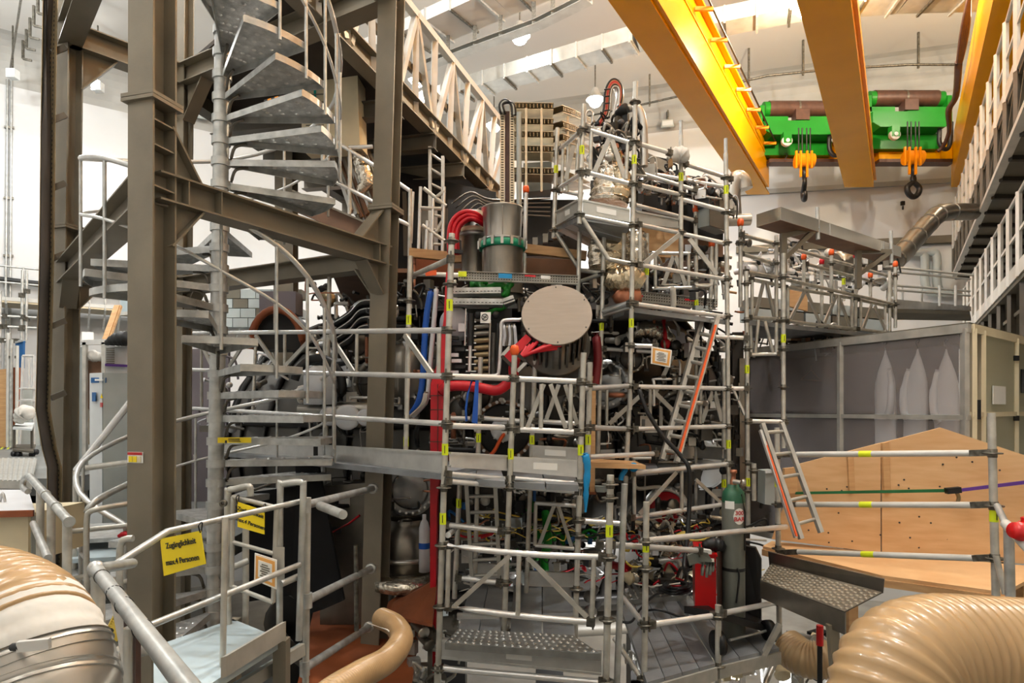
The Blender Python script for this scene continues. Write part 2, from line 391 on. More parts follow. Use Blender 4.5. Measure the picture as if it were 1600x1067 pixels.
# ---------------------------------------------------------------- yellow overhead crane
# all girders run along the hall: X = .608 * Y + c
def GP(c, y, z): return V(.608*y+c, y, EYE+z)
def girder(t, c0, c1, z0, z1, y0, y1, name='girder'):
    m = MB(); m.prism([GP(c0, y0, z0), GP(c1, y0, z0), GP(c1, y0, z1), GP(c0, y0, z1)], GP(0, y1, 0)-GP(0, y0, 0)); return m.build(name, 'yellow_paint', t)
cr = T('overhead_crane', 'yellow double bridge crane of three long girders below the ceiling', 'crane')
HG = 6.5; Y0, Y1 = 2.5, 18.7
girder(cr, -4.35, -3.86, HG, HG+1.15, Y0, Y1)
girder(cr, -4.62, -3.95, HG-.05, HG-.001, Y0, Y1+.5, 'lower_flange')
girder(cr, -4.5, -3.72, HG+1.151, HG+1.2, Y0, Y1, 'upper_flange')
girder(cr, -3.86, -3.84, HG+.78, HG+.82, Y0, Y1, 'web_stiffener')
girder(cr, -1.655, -.80, HG, HG+1.2, Y0, Y1)
girder(cr, -.80, -.72, HG+.2, HG+.24, Y0, Y1, 'web_stiffener')
girder(cr, 1.46, 2.25, HG, HG+1.2, Y0, Y1)
for k in range(8):                                          # brackets of the trailing cable along the first girder
    y = 10.9+k*1.0; g = MB(); g.bar(GP(-3.84, y, HG+.95), GP(-3.5, y, HG+.95), .05, .07); g.build('cable_bracket', 'yellow_block', cr)
MB().tube(GP(-3.52, Y0, HG+1.0), GP(-3.52, Y1-.6, HG+1.0), .022, 6).build('guide_rope', 'black', cr)
for c0, c1 in ((-3.84, -1.66), (-.72, 1.45)):              # end carriages between the girders
    MB().bar(GP(c0, 18.45, HG+.85), GP(c1, 18.45, HG+.85), .3, .5).build('end_carriage', 'yellow_paint', cr)
    MB().bar(GP(c0, 18.3, HG+.56), GP(c1, 18.3, HG+.56), .35, .09).build('runway_rail', 'drum_brown', cr)
    MB().bar(GP(c0, 18.25, HG+1.13), GP(c1, 18.25, HG+1.13), .1, .06).build('runway_rail', 'rail_white', cr)
q = GP(-3.1, 18.1, HG+.92); text('2', P(1228, 245, 18.0), .26, 'print', cr, (1, 0, 0), (0, 0, 1))
def trolley(x0, x1, yb, yt, d, lab, hx):
    t = T('hoist_trolley', lab, 'hoist', 'green hoist trolleys of the crane'); k = d/F
    def q(x, y, dd=0): return P(x, y, d+dd) if dd == 0 else P(x, y, d)+V(0, dd, 0)
    H = yb-yt
    fr = MB(); fr.prism([q(x0+4, yt+H*.47), q(x1-2, yt+H*.47), q(x1-2, yt+H*.66), q(x1-12, yt+H*.74), q(x0+16, yt+H*.74), q(x0+4, yt+H*.66)], (0, .5, 0)); fr.build('cross_beam', 'green_paint', t)
    MB().prism([q(x0+12, yt+H*.72, .5), q(x1-4, yt+H*.72, .5), q(x1-4, yb, .5), q(x0+12, yb, .5)], (0, .3, 0)).build('rear_beam', 'green_paint', t)
    for a, b in ((x0+2, x0+42), (x0+62, x1-6)): MB().prism([q(a, yt+H*.36, .1), q(b, yt+H*.36, .1), q(b, yt+H*.48, .1), q(a, yt+H*.48, .1)], (0, .9, 0)).build('side_plate', 'green_paint', t)
    MB().tube(q(x0+16, yt+H*.14, .35), q(x1-14, yt+H*.14, .35), 12.5*k, 20).build('rope_drum', 'drum_brown', t)
    MB().tube(q((x0+x1)/2-2, yt+H*.14, .35), q((x0+x1)/2+1, yt+H*.14, .35), 12.8*k, 20).build('drum_groove', 'clamp', t)
    for xx in (x0+8, x1-14): MB().tube(q(xx, yt+H*.15, .35), q(xx+9, yt+H*.15, .35), 12*k, 14).build('drum_bearing', 'green_paint', t)
    for xx in (x0, x1-4): MB().box(q(xx+2, yt+H*.3, .35), .12, .5, .45).build('gear_case', 'green_paint', t)
    MB().lathe(q(x0+36, yb-9, -.1), (0, -1, 0), [(0, -.1), (8*k, -.1), (8*k, 0), (6*k, .01), (3*k, .01), (3*k, .04), (0, .04)], 18, False).build('rope_sheave', 'rail_white', t)
    MB().box(q(x0+36, yb-14, -.02), .22, .2, .3).build('sheave_block', 'green_paint', t)
    MB().box(q(hx, yt+H*.33, .2), .38, .3, .3).build('rope_guide', 'drum_brown', t)
    pts = smooth_path([q(x1-22, yb-20), q(x1-22, yb+2), q(x1-14, yb+12), q(x1-6, yb+5), q(x1-4, yb-30)], 5); MB().sweep(pts, .06, 8).build('power_cable', 'black', t)
    return t
trolley(1192, 1318, 231, 150, 17.6, 'green hoist trolley with brown drum between the first two crane girders', 1256)
trolley(1360, 1490, 221, 132, 17.6, 'green hoist trolley with brown drum beside the rightmost crane girder', 1427)
def hook_block(x, yt, yb, top, d, lab, turn):
    t = T('hook_block', lab, 'crane hook', 'hook blocks of the crane'); k = d/F; c = P(x, (yt+yb)/2, d)
    for s in (-9, -3.5, 3.5, 9):
        MB().tube(P(x+s, top, d), P(x+s, yt+2, d), .018, 6).build('rope', 'black', t)
    MB().tube(P(x-13.5, (yt+yb)/2, d), P(x+13.5, (yt+yb)/2, d), 11*k, 16).build('sheave_housing', 'yellow_block', t)
    for s in (-12, -5, 5, 12): MB().prism([P(x+s-1.2, yt-6, d-.24), P(x+s+1.2, yt-6, d-.24), P(x+s+1.2, yb+(14 if abs(s) == 5 else 0), d-.24), P(x+s-1.2, yb+(14 if abs(s) == 5 else 0), d-.24)], (0, .06, 0)).build('cheek_plate', 'yellow_block', t)
    MB().lathe(P(x, yb+1, d), (0, 0, -1), [(0, 0), (5*k, 0), (5*k, 12*k), (3.5*k, 14*k), (3.5*k, 17*k), (0, 17*k)], 14).build('hook_shank', 'black', t)
    hk = smooth_path([V(0, 0, 0), V(-.02, 0, -.16), V(.17, 0, -.34), V(.13, 0, -.52), V(-.02, 0, -.6), V(-.15, 0, -.52), V(-.16, 0, -.42)], 6)
    hk2 = smooth_path([V(0, 0, 0), V(.02, 0, -.16), V(-.17, 0, -.34), V(-.13, 0, -.52), V(.02, 0, -.6), V(.15, 0, -.52), V(.16, 0, -.42)], 6)
    mm = Matrix.Rotation(turn, 3, 'Z'); o = P(x, yb+15, d); n = len(hk)
    rr = [.045+.03*math.sin(math.pi*min(1, i/(n-1)*1.1)) for i in range(n)]; rr[-1] = .02
    MB().sweep([o+mm @ p for p in hk], rr, 10).build('hook', 'black', t)
    if turn < .5: MB().sweep([o+mm @ p for p in hk2], rr, 10).build('hook', 'black', t)
hook_block(1257, 241, 262, 200, 17.2, 'orange hook block with dark hook between the first two crane girders', 1.3)
hook_block(1427, 235, 258, 190, 17.2, 'orange hook block with black double hook beside the rightmost girder', .1)
# festoon cables down the third girder
t = T('festoon_cable', 'bunch of dark trailing cables looped along the rightmost yellow girder', 'cable')
for k in range(4):
    pts = smooth_path([P(1515+k*1.6, -30, 12), P(1513-k*3, 40, 12.6), P(1503-k*2, 92, 13.4), P(1499-k*.6, 97, 13.5)], 5); MB().sweep(pts, .035, 6).build('cable', 'drum_brown', t)
for k in range(3):
    pts = smooth_path([P(1500-k*2, 96, 13.5), P(1495-k*1.5, 150, 15), P(1484-k*1.5, 172, 15.5), P(1483, 205, 16.2), P(1474, 228, 16.6), P(1465, 236, 16.7)], 5); MB().sweep(pts, .05, 6).build('cable', 'drum_brown', t)

# ---------------------------------------------------------------- galleries along the right wall
def RP(c, y, z): return V(.6*y+c, y, EYE+z)
def gallery(lab, z_hand, z_floor, z_bot, ya, yb, n, c, depth, truss):
    t = T('gallery_walkway', lab, 'walkway')
    MB().tube(RP(c, ya, z_hand), RP(c, yb, z_hand), .03, 8).build('handrail', 'rail_white', t)
    MB().bar(RP(c, ya, (z_hand+z_floor)/2), RP(c, yb, (z_hand+z_floor)/2), .03, .05).build('knee_rail', 'rail_white', t)
    MB().bar(RP(c, ya, z_floor), RP(c, yb, z_floor), .05, .22).build('kick_board', 'rail_white', t)
    for k in range(n):
        y = ya+(yb-ya)*k/(n-1)
        MB().bar(RP(c-.02, y, z_floor-.12), RP(c-.02, y, z_hand), .07, .05, V(1, 0, 0)).build('post', 'rail_white', t)
    dz = z_floor-.12
    MB().prism([RP(c, ya, dz-.06), RP(c+depth, ya, dz-.06), RP(c+depth, ya, dz), RP(c, ya, dz)], RP(0, yb, 0)-RP(0, ya, 0)).build('floor_plate', 'soffit', t)
    if truss:
        MB().bar(RP(c, ya, z_bot), RP(c, yb, z_bot), .12, .08).build('bottom_chord', 'rail_white', t)
        MB().prism([RP(c+.05, ya, z_bot-.02), RP(c+depth, ya, z_bot-.02), RP(c+depth, ya, z_bot+.03), RP(c+.05, ya, z_bot+.03)], RP(0, yb, 0)-RP(0, ya, 0)).build('soffit_plate', 'soffit', t)
        for k in range(n):
            y = ya+(yb-ya)*k/(n-1)
            MB().bar(RP(c, y, z_bot), RP(c, y, z_floor), .08, .08, V(1, 0, 0)).build('strut', 'steel_dark', t)
            MB().bar(RP(c+.05, y, z_bot-.05), RP(c+depth, y, z_bot-.05), .08, .08).build('cross_beam', 'shaft', t)
            if k < n-1:
                y2 = ya+(yb-ya)*(k+1)/(n-1); MB().bar(RP(c, y, z_floor-.1), RP(c, y2, z_bot), .05, .05).build('diagonal', 'steel_dark', t)
    return t
gallery('upper white-railed gallery along the right wall beside the crane girder', 5.9, 4.8, 3.88, 6.2, 18.6, 15, 1.69, 2.0, True)
gallery('lower white-railed gallery along the right wall above the cabin', 3.27, 2.12, 0, 6.2, 17.2, 14, 1.86, 1.9, False)
t = T('shelf_rack', 'tall dark steel rack of shelves under the lower right gallery', 'rack')
for k in range(9):
    y = 6.4+k*1.1; MB().bar(RP(1.95, y, -2), RP(1.95, y, 2.0), .09, .09, V(1, 0, 0)).build('upright', 'steel_dark', t)
for z in (.2, .9, 1.55): 
    MB().prism([RP(1.98, 6.4, z), RP(3.6, 6.4, z), RP(3.6, 6.4, z+.06), RP(1.98, 6.4, z+.06)], RP(0, 15.4, 0)-RP(0, 6.4, 0)).build('shelf', 'soffit', t)
for k in range(8):
    y = 6.6+k*1.1; MB().box(RP(2.9, y+.4, .28+.0+.25), .7, .7, .5, -.54).build('stored_case', 'wood_red' if k % 3 else 'brown_panel', t)
# ---------------------------------------------------------------- steel stair tower
tw = T('stair_tower_frame', 'grey brown steel frame of columns and beams around the spiral staircase', 'steel frame')
def column(x0, x1, d, w, up, y0=-260, y1=1500, name='column'):
    a, b = P(x0+(x1-x0)*(y0/1067), y0, d), P(x0+(x1-x0)*(y1/1067), y1, d)
    if b.z < 0: b = a.lerp(b, (a.z)/(a.z-b.z))
    return MB().ibeam(b, a, w, w, .016, .012, Vector(up)).build(name, 'steel_paint', tw)
uA = V(-.27, -.963, 0); pA = V(.963, -.27, 0)
colA = column(239, 237, 4.45, .21, uA); colB = column(612, 583, 6.5, .2, uA); colC = column(109, 96, 7.2, .19, uA); colD = column(287, 281, 8.1, .17, uA)
colE = column(446, 452, 9.6, .26, V(0, -1, 0), y1=640)
def xat(c, y): x0, x1 = c; return x0+(x1-x0)*y/1067
A, B, Cc, D = (239, 237), (612, 583), (109, 96), (287, 281)
def pt(c, y, d): return P(xat(c, y), y, d)
# splice plates
for c, y, d, s, u, o in ((A, 165, 4.45, .27, uA, colA), (B, 330, 6.5, .27, uA, colB), (Cc, 358, 7.2, .25, uA, colC)):
    p = pt(c, y, d); x, yy, a = frame_of(V(0, 0, 1), u)
    for dz in (-.014, .014): MB().prism([p+x*i*s/2+yy*j*s/2+V(0, 0, dz) for i, j in ((-1, -1), (1, -1), (1, 1), (-1, 1))], (0, 0, .024)).build('splice_plate', 'steel_paint', o)
def beam(p, q, w=.2, h=.2, m='steel_paint', name='beam'): return MB().ibeam(p, q, w, h, .014, .012, V(0, 0, 1)).build(name, m, tw)
H1 = 1.5
def lv(c, d, h): return pt(c, HOR-h*F/d, d)
a1, b1, c1, d1 = lv(A, 4.45, 1.55), lv(B, 6.5, 1.55), lv(Cc, 7.2, 1.53), lv(D, 8.1, 1.56)
ab = beam(a1, b1); ac = beam(a1, c1, .2, .24); cdm = beam(c1, d1); db = beam(d1, b1+V(.0, .1, .0))
a2, b2, c2, d2 = lv(A, 4.45, 4.2), lv(B, 6.5, 4.25), lv(Cc, 7.2, 4.2), lv(D, 8.1, 4.2)
for p, q in ((a2, b2), (a2, c2), (c2, d2), (d2, b2)): beam(p, q, .22, .26, 'steel_paint')
# stiffeners and haunch plates at the nodes
def haunch(p, q, h0, L, H, par, sgn):
    u = (q-p); u.z = 0; u.normalize(); n = u.cross(V(0, 0, 1))*.006
    s = p+u*.1+V(0, 0, sgn*h0)
    MB().prism([s-n, s+u*L-n, s+V(0, 0, sgn*H)-n], n*2).build('haunch_plate', 'steel_paint', par)
    MB().bar(s+u*L, s+V(0, 0, sgn*H), .16, .014, V(0, 0, 1)).build('haunch_flange', 'steel_paint', par)
for p, q, par in ((a1, b1, ab), (b1, a1, ab), (a1, c1, ac), (c1, a1, ac), (c1, d1, cdm), (b1, d1, db), (d1, b1, db)):
    haunch(p, q, .1, .24, .3, par, -1)
haunch(a1, b1, .1, .22, .34, ab, 1); haunch(b1, a1, .1, .3, .34, ab, 1); haunch(a1, c1, .12, .2, .3, ac, 1)
for p, q, par in ((c2, d2, cdm), (d2, c2, cdm), (d2, b2, db)): haunch(p, q, .13, .36, .45, par, -1)
for t_ in (.09, .2, .93):
    c = a1.lerp(b1, t_); u = (b1-a1).normalized(); MB().bar(c-V(0, 0, .09), c+V(0, 0, .09), .18, .01, u).build('web_stiffener', 'steel_paint', ab)
for z in (.42, .25, -.03):
    o_ = a1+V(0, 0, z); MB().prism([o_+uA*.09+pA*.01, o_+uA*.09+pA*.1, o_-uA*.09+pA*.1, o_-uA*.09+pA*.01], (0, 0, .01)).build('web_stiffener', 'steel_paint', colA)
# small notice on the front column
p = pt(A, 713, 4.3); 
def placard(t, c, w, h, right, m, name='placard'):
    right = Vector(right).normalized(); n = right.cross(V(0, 0, 1)).normalized()
    MB().prism([c+right*(-w/2)+V(0, 0, -h/2), c+right*(w/2)+V(0, 0, -h/2), c+right*(w/2)+V(0, 0, h/2), c+right*(-w/2)+V(0, 0, h/2)], n*.004 if n.y < 0 else -n*.004).build(name, m, t)
rt = pA
c0 = P(218, 713, 4.40)
t = T('warning_notice', 'small red and white notice stuck on the front steel column', 'sign')
ctr = pt(A, 713, 4.45)+uA*.108-pA*.03; placard(t, ctr, .13, .075, rt, 'paper'); nrm = uA
placard(t, ctr+nrm*.005+V(0, 0, .026), .12, .018, rt, 'red_print', 'header_bar')
for k in (-1, 0, 1): placard(t, ctr+nrm*.005+rt*k*.036+V(0, 0, -.012), .03, .04, rt, 'yellow_sign' if k != 1 else 'cream', 'pictogram')

# upper bridge with truss railing, running away from the tower
br = T('truss_bridge', 'dark steel bridge with white triangulated truss railing under the ceiling', 'bridge')
p0, p1 = P(633, 158, 8.6), P(773, 302, 11.6); bd = (p1-p0); bl = lambda s: p0+bd*s
def tl(s): return P(633, 2, 8.6).lerp(P(783, 192, 11.6), s)
MB().ibeam(bl(-.75), bl(1.05), .2, .26, .016, .012, V(0, 0, 1)).build('bottom_chord', 'steel_paint', br)
MB().bar(tl(-.7), tl(1.02), .1, .1).build('top_chord', 'rail_white', br)
side = V(-2.6, .6, 0)
MB().ibeam(bl(-.3)+side, bl(1.05)+side, .2, .26, .016, .012, V(0, 0, 1)).build('bottom_chord', 'steel_dark', br)
MB().prism([bl(-.7)+V(0, 0, .1), bl(1.05)+V(0, 0, .1), bl(1.05)+side+V(0, 0, .1), bl(-.3)+side+V(0, 0, .1)], (0, 0, .05)).build('deck_plate', 'shaft', br)
N = 8
for k in range(-4, 8):
    s = .085+k*.165
    MB().bar(bl(s)-V(0, 0, .1), tl(s), .085, .085, V(1, .3, 0)).build('post', 'rail_white', br)
    if k % 2 == 0:
        MB().bar(tl(s), bl(s+.15), .08, .07).build('diagonal', 'alu_dull', br)
        if k > -4: MB().bar(tl(s), bl(s-.15), .08, .07).build('diagonal', 'rail_white', br)
MB().bar(bl(-.7).lerp(tl(-.7), .45)+V(-.06, 0, 0), bl(1).lerp(tl(1), .45)+V(-.06, 0, 0), .05, .1).build('knee_rail', 'steel_paint', br)
for s in (-.1, .2, .5, .83, .97):
    MB().ibeam(bl(s)-V(-.12, 0, .26), bl(s)+side*1.0-V(0, 0, .26), .16, .22, .014, .01, V(0, 0, 1)).build('cross_beam', 'steel_dark' if s < .4 else 'steel_paint', br)
# beige board fixed under the bridge
t = T('switch_cabinet', 'tall beige board with small square logo hung beside the spiral stair', 'cabinet')
q = [P(470, 122, 8.4), P(558, 102, 8.2), P(562, 228, 8.2), P(472, 234, 8.4)]
MB().prism(q, (.03, .3, 0)).build('board', 'cream', t)
MB().prism([P(532.5, 112, 8.23), P(540, 111, 8.22), P(540, 120, 8.22), P(532.5, 120, 8.23)], (0, -.006, 0)).build('logo', 'print', t)
MB().prism([P(536, 112.5, 8.21), P(539.5, 112, 8.21), P(539.5, 116, 8.21), P(536, 116, 8.21)], (0, -.006, 0)).build('logo_mark', 'paper', t)
for k in range(8):
    for x0, x1 in ((478, 506), (522, 545)):
        y = 135+k*12; MB().bar(P(x0, y+1, 8.35), P(x1, y, 8.25), .006, .012).build('printed_line', 'soffit', t)
MB().bar(P(492, 140, 8.33), P(494, 205, 8.33), .03, .006, V(0, 1, 0)).build('bar_graph', 'teal', t)
# far ladder under the bridge, white
def ladder(name, lab, bl_, br_, tl_, tr_, n, m='alu', r=.035, cat='ladder', m2=None):
    t = T(name, lab, cat)
    MB().bar(bl_, tl_, r*1.2, r*2.2, V(0, 1, 0)).build('stile', m2 or m, t); MB().bar(br_, tr_, r*1.2, r*2.2, V(0, 1, 0)).build('stile', m, t)
    for k in range(n):
        s = (k+.6)/n; MB().tube(bl_.lerp(tl_, s), br_.lerp(tr_, s), r*.6, 8).build('rung', m, t)
    return t
ladder('ladder', 'narrow grey ladder hanging below the truss bridge', P(672, 395, 9.2), P(692, 395, 9.2), P(672, 230, 9.2), P(692, 245, 9.2), 7, 'alu_dull')

# ---------------------------------------------------------------- spiral staircase
st = T('spiral_staircase', 'galvanised spiral staircase with fanned checker plate treads', 'staircase')
SD = 6.0; RAD = 1.06
tab = [(-60, -112), (0, -88), (45, -70), (80, -56), (115, -42), (150, -28), (183, -14), (217, 0), (250, 17), (285, 42), (320, 78), (352, 112), (384, 150), (416, 180), (447, 208), (478, 246), (512, 276), (545, 296), (580, 319), (614, 336), (650, 350), (685, 364), (720, 382), (750, 402), (785, 440), (818, 485), (850, 520), (885, 555), (920, 590), (955, 620)]
def polex(y): return 349-(y/1067)*17
def axis_at(y): return P(polex(y), y, SD)
MB().tube(axis_at(1500).lerp(axis_at(-200), 0), axis_at(-120), .07, 20).build('centre_pole', 'galv', st)
outer = []
for k, (y, th) in enumerate(tab):
    o = axis_at(y); a0 = R(th-15); a1_ = R(th+15); n = 6
    arc = [V(math.cos(a0+(a1_-a0)*i/n), math.sin(a0+(a1_-a0)*i/n), 0) for i in range(n+1)]
    inn = [V(math.cos(a), math.sin(a), 0)*.075 for a in (a1_, a0)]
    # narrow nosing near the pole, widening outwards
    poly = [o+v*RAD for v in arc]+[o+inn[0], o+inn[1]]
    td = MB().prism(poly, (0, 0, .008)).build('tread', 'checker', st)
    sk = MB()
    for i in range(n): 
        p, q = o+arc[i]*RAD, o+arc[i+1]*RAD; sk.prism([p, q, q*1-V(0, 0, .05), p-V(0, 0, .05)], (arc[i]*-.006))
    for vv, w in ((arc[0], inn[1]), (arc[-1], inn[0])):
        p, q = o+w, o+vv*RAD; nn = (q-p).cross(V(0, 0, 1)).normalized()*.006; sk.prism([p, q, q-V(0, 0, .055), p-V(0, 0, .055)], nn)
    sk.build('tread_edge', 'galv', td)
    # knobs of the checker plate that catch the light
    if th % 360 > 250 or th % 360 < 70:
        kb = MB()
        for i in range(4):
            for j in range(6):
                r = .35+j*.125; a = a0+(a1_-a0)*(i+.5+.25*(j % 2))/4.6; c = o+V(math.cos(a)*r, math.sin(a)*r, .008)
                kb.lathe(c, (0, 0, 1), [(.022, 0), (.013, .006), (0, .007)], 6)
                kb.lathe(c-V(0, 0, .008), (0, 0, -1), [(.022, 0), (.013, .006), (0, .007)], 6)
        kb.build('raised_pattern', 'alu', td, kind='stuff')
    MB().tube(o-V(0, 0, .06), o+V(0, 0, .012), .085, 16).build('sleeve', 'galv', td)
    ctr_ = V(math.cos(R(th)), math.sin(R(th)), 0)
    MB().sweep(smooth_path([o+ctr_*.09-V(0, 0, .2), o+ctr_*.13-V(0, 0, .08), o+ctr_*.24-V(0, 0, .05)], 4), .014, 6).build('support_rib', 'steel_dark', td)
    e = o+V(math.cos(R(th)), math.sin(R(th)), 0)*(RAD+.02)
    outer.append(e)
    MB().tube(e-V(0, 0, .1), e+V(0, 0, 1.0), .014, 8).build('baluster', 'galv', st)
for h, r in ((1.0, .022), (.52, .014)):
    MB().sweep(smooth_path([e+V(0, 0, h) for e in outer], 4), r, 8).build('handrail' if h == 1 else 'knee_rail', 'alu', st)
placard(st, axis_at(683)+V(.24, -.16, -.02), .3, .05, V(1, .05, 0), 'yellow_sign', 'step_notice')
o_ = axis_at(683)+V(.24, -.168, -.02)
for k, (u0, u1) in enumerate(((-.055, .05), (-.055, .05), (-.05, .06))): MB().bar(o_+V(u0, 0, .013-k*.012), o_+V(u1, 0, .012-k*.012), .002, .006).build('print_line', 'print', st)
MB().box(o_+V(-.075, 0, -.014), .018, .003, .024).build('pictogram', 'print', st)

# cable riser made of perforated trays at the far left
cr_ = T('cable_riser', 'bronze perforated cable tray riser kinked near the bottom at left edge', 'cable tray')
def strip(x0, x1, pts, d, dz, m, holes):
    pts = [(P(x0+o, y, d), P(x1+o, y, d+dz)) for o, y in pts]; mb = MB()
    for (a, b), (c, e) in zip(pts, pts[1:]): 
        n = (b-a).cross(c-a).normalized()*.006; mb.prism([a, b, e, c], n)
    ob = mb.build('tray_length', m, cr_)
    if holes:
        hb = MB()
        for (a, b), (c, e) in zip(pts, pts[1:]):
            L = (c-a).length; n = (b-a).cross(c-a).normalized(); n = n if n.y < 0 else -n
            for i in range(int(L/.05)):
                s = (i+.5)*.05/L
                for u in (.3, .7):
                    q = a.lerp(c, s).lerp(b.lerp(e, s), u)+n*.008; hb.bar(q, q+(c-a).normalized()*.022, .012, .002, n)
        hb.build('slots', 'shaft', ob, kind='stuff')
    return ob
zig = [(6, -30), (2, 200), (0, 400), (-4, 560), (-6, 640), (4, 700), (12, 730), (14, 1067), (14, 1200)]
strip(62, 73, zig, 6.8, .15, 'wood_red' if False else 'bronze_tray', False)
strip(73, 84, zig, 6.9, -.05, 'bronze_tray', True)
MB().sweep([P(70+o, y, 6.85) for o, y in zig], .05, 8).build('cable_bundle', 'shaft', cr_)
for y in (78, 184, 290, 400, 505, 617):
    MB().bar(P(80, y+5, 6.9), P(102, y-4, 7.0), .05, .06).build('bracket', 'steel_dark', cr_)
# ---------------------------------------------------------------- scaffolding (each scaffold is bolted together and is one thing)
RING = {}
def ring_mesh(r):
    k = round(r, 4)
    if k not in RING:
        mb = MB(); mb.lathe((0, 0, 0), (0, 0, 1), [(r, -.005), (r*2.45, -.004), (r*2.45, .004), (r, .005)], 12); mb.lathe((0, 0, 0), (0, 0, 1), [(r*1.12, -.03), (r*1.2, -.028), (r*1.2, .028), (r*1.12, .03)], 10)
        me = bpy.data.meshes.new('rosette'); me.from_pydata(mb.v, [], mb.f); me.polygons.foreach_set('use_smooth', mb.sm); me.materials.append(M['clamp']); RING[k] = me
    return RING[k]
def shared(name, me, loc, parent):
    o = bpy.data.objects.new(name, me); C.objects.link(o); put(o, loc, parent); return o
def post(t, x0, y0, x1, y1, d, rings=(), st=(), cap=None, r=.024, m='tube', spigot=False, name='standard'):
    a, b = P(x0, y0, d), P(x1, y1, d); xa = lambda y: x0+(x1-x0)*(y-y0)/(y1-y0)
    o = MB().tube(b, a, r, 12).build(name, m, t)
    for y in rings: shared('rosette', ring_mesh(r), P(xa(y), y, d), o)
    for y in st:
        c = P(xa(y), y, d); MB().tube(c-V(0, 0, .045), c+V(0, 0, .045), r*1.06, 12).build('marker_sticker', 'sticker', o)
        MB().bar(c+V(0, -r*1.1, -.03), c+V(0, -r*1.1, .03), .006, .002, V(0, 1, 0)).build('sticker_print', 'print', o)
    if cap: MB().lathe(a+V(0, 0, .02), (0, 0, 1), [(0, -.03), (r*1.25, -.03), (r*1.5, -.01), (r*1.6, .02), (r*1.2, .05), (0, .06)], 12).build('end_cap', cap, o)
    if spigot: MB().tube(a, a+V(0, 0, .16), r*.78, 10).build('spigot', 'galv', o)
    return o
def led(t, x0, y0, x1, y1, d0, d1=None, r=.024, m='tube_bright', heads=True, sag=0, name='ledger'):
    d1 = d0 if d1 is None else d1; a, b = P(x0, y0, d0), P(x1, y1, d1); u = (b-a).normalized()
    if sag:
        pts = [a.lerp(b, i/8)-V(0, 0, sag*math.sin(math.pi*i/8)) for i in range(9)]; o = MB().sweep(pts, r, 12).build(name, m, t)
    else: o = MB().tube(a, b, r, 12).build(name, m, t)
    if heads:
        for p, s in ((a, -1), (b, 1)):
            mb = MB(); mb.bar(p-u*s*.015, p+u*s*.045, r*2.1, r*2.5); mb.bar(p+u*s*.03-V(0, 0, .055), p+u*s*.03+V(0, 0, .06), .012, .02, V(0, 1, 0)); mb.build('wedge_head', 'clamp', o)
    return o
def flat(t, x0, y0, x1, y1, d0, d1=None, w=.035, m='alu_dull', name='brace'):
    d1 = d0 if d1 is None else d1; return MB().bar(P(x0, y0, d0), P(x1, y1, d1), .02, w, V(.01, 0, 1)).build(name, m, t)
def tub(t, x0, y0, x1, y1, d0, d1=None, r=.019, m='tube', name='brace'): return led(t, x0, y0, x1, y1, d0, d1, r, m, False, 0, name)
def board(t, c, d, m='alu', th=.03, name='toe_board', lab=False):      # c: four pixel corners TL TR BR BL; d: depth left, right
    q = [P(c[0], c[1], d[0]), P(c[2], c[3], d[1]), P(c[4], c[5], d[1]), P(c[6], c[7], d[0])]
    o = MB().prism(q, (0, th, 0)).build(name, m, t)
    mb = MB(); mb.bar(q[0]+V(0, th/2, 0), q[1]+V(0, th/2, 0), th*1.5, .018); mb.bar(q[3]+V(0, th/2, 0), q[2]+V(0, th/2, 0), th*1.5, .018); mb.build('edge_lip', m, o)
    if lab:
        ctr = (q[0]+q[1]+q[2]+q[3])/4; u = (q[1]-q[0]).normalized(); e = V(0, 0, .028)
        MB().prism([ctr-u*.1-e, ctr+u*.1-e, ctr+u*.1+e, ctr-u*.1+e], (0, -.004, 0)).build('type_plate', 'paper', o)
    return o
def deck(t, pts, z, n=0, m='deck_alu', th=.05, name='deck_plank', perf=False):   # pts: pixel corners FL FR BR BL on the level z (below the eye, metres)
    q = [P(x, y, z*F/(y-HOR)) for x, y in pts]
    n = max(n, 1)
    for k in range(n):
        s0, s1 = (k+.02)/n, (k+.98)/n
        p = [q[0].lerp(q[1], s0), q[0].lerp(q[1], s1), q[3].lerp(q[2], s1), q[3].lerp(q[2], s0)]
        o = MB().prism([v-V(0, 0, th) for v in p], (0, 0, th)).build(name, m, t)
        if perf:
            hb = MB(); nu = max(2, int((p[1]-p[0]).length/.06)); nv = max(2, int((p[3]-p[0]).length/.06))
            for i in range(nu):
                for j in range(nv):
                    c = p[0].lerp(p[1], (i+.5)/nu).lerp(p[3].lerp(p[2], (i+.5)/nu), (j+.5)/nv); hb.lathe(c+V(0, 0, .001), (0, 0, 1), [(.021, 0), (.014, .007), (.009, .007), (.008, .001), (0, .001)], 6)
            hb.build('perforation', 'grating', o, kind='stuff')
    return q

# ---- front tower
f = T('scaffold_tower', 'aluminium scaffold tower with two decks in front of the red cable duct', 'scaffold')
DF, DM, DB = 4.75, 5.35, 6.3
post(f, 706, 365, 684, 1067, 5.0, (377, 444, 516, 588, 662, 762, 852, 948, 1045), (477, 702, 810))
MB().bar(P(684, 1040, 5.0), P(683, 1300, 5.0), .05, .05, V(0, 1, 0)).build('standard', 'tube', f)
post(f, 954, 742, 946, 1100, DF, (757, 778, 870, 968, 1064), (829,), r=.026)
post(f, 804, 553, 787, 1000, DM, (590, 668, 762, 828, 910), (709,), 'orange_cap')
post(f, 912, 551, 898, 1010, DM, (597, 676, 754, 812, 836, 920), (703,))
post(f, 922, 566, 917, 760, 5.6, (600, 668), (687,))
post(f, 751, 558, 742, 905, DB, (654,), (684,)); post(f, 836, 563, 822, 930, DB, (657,), (687,))
post(f, 719, 742, 710, 935, 6.0, (), (786,))
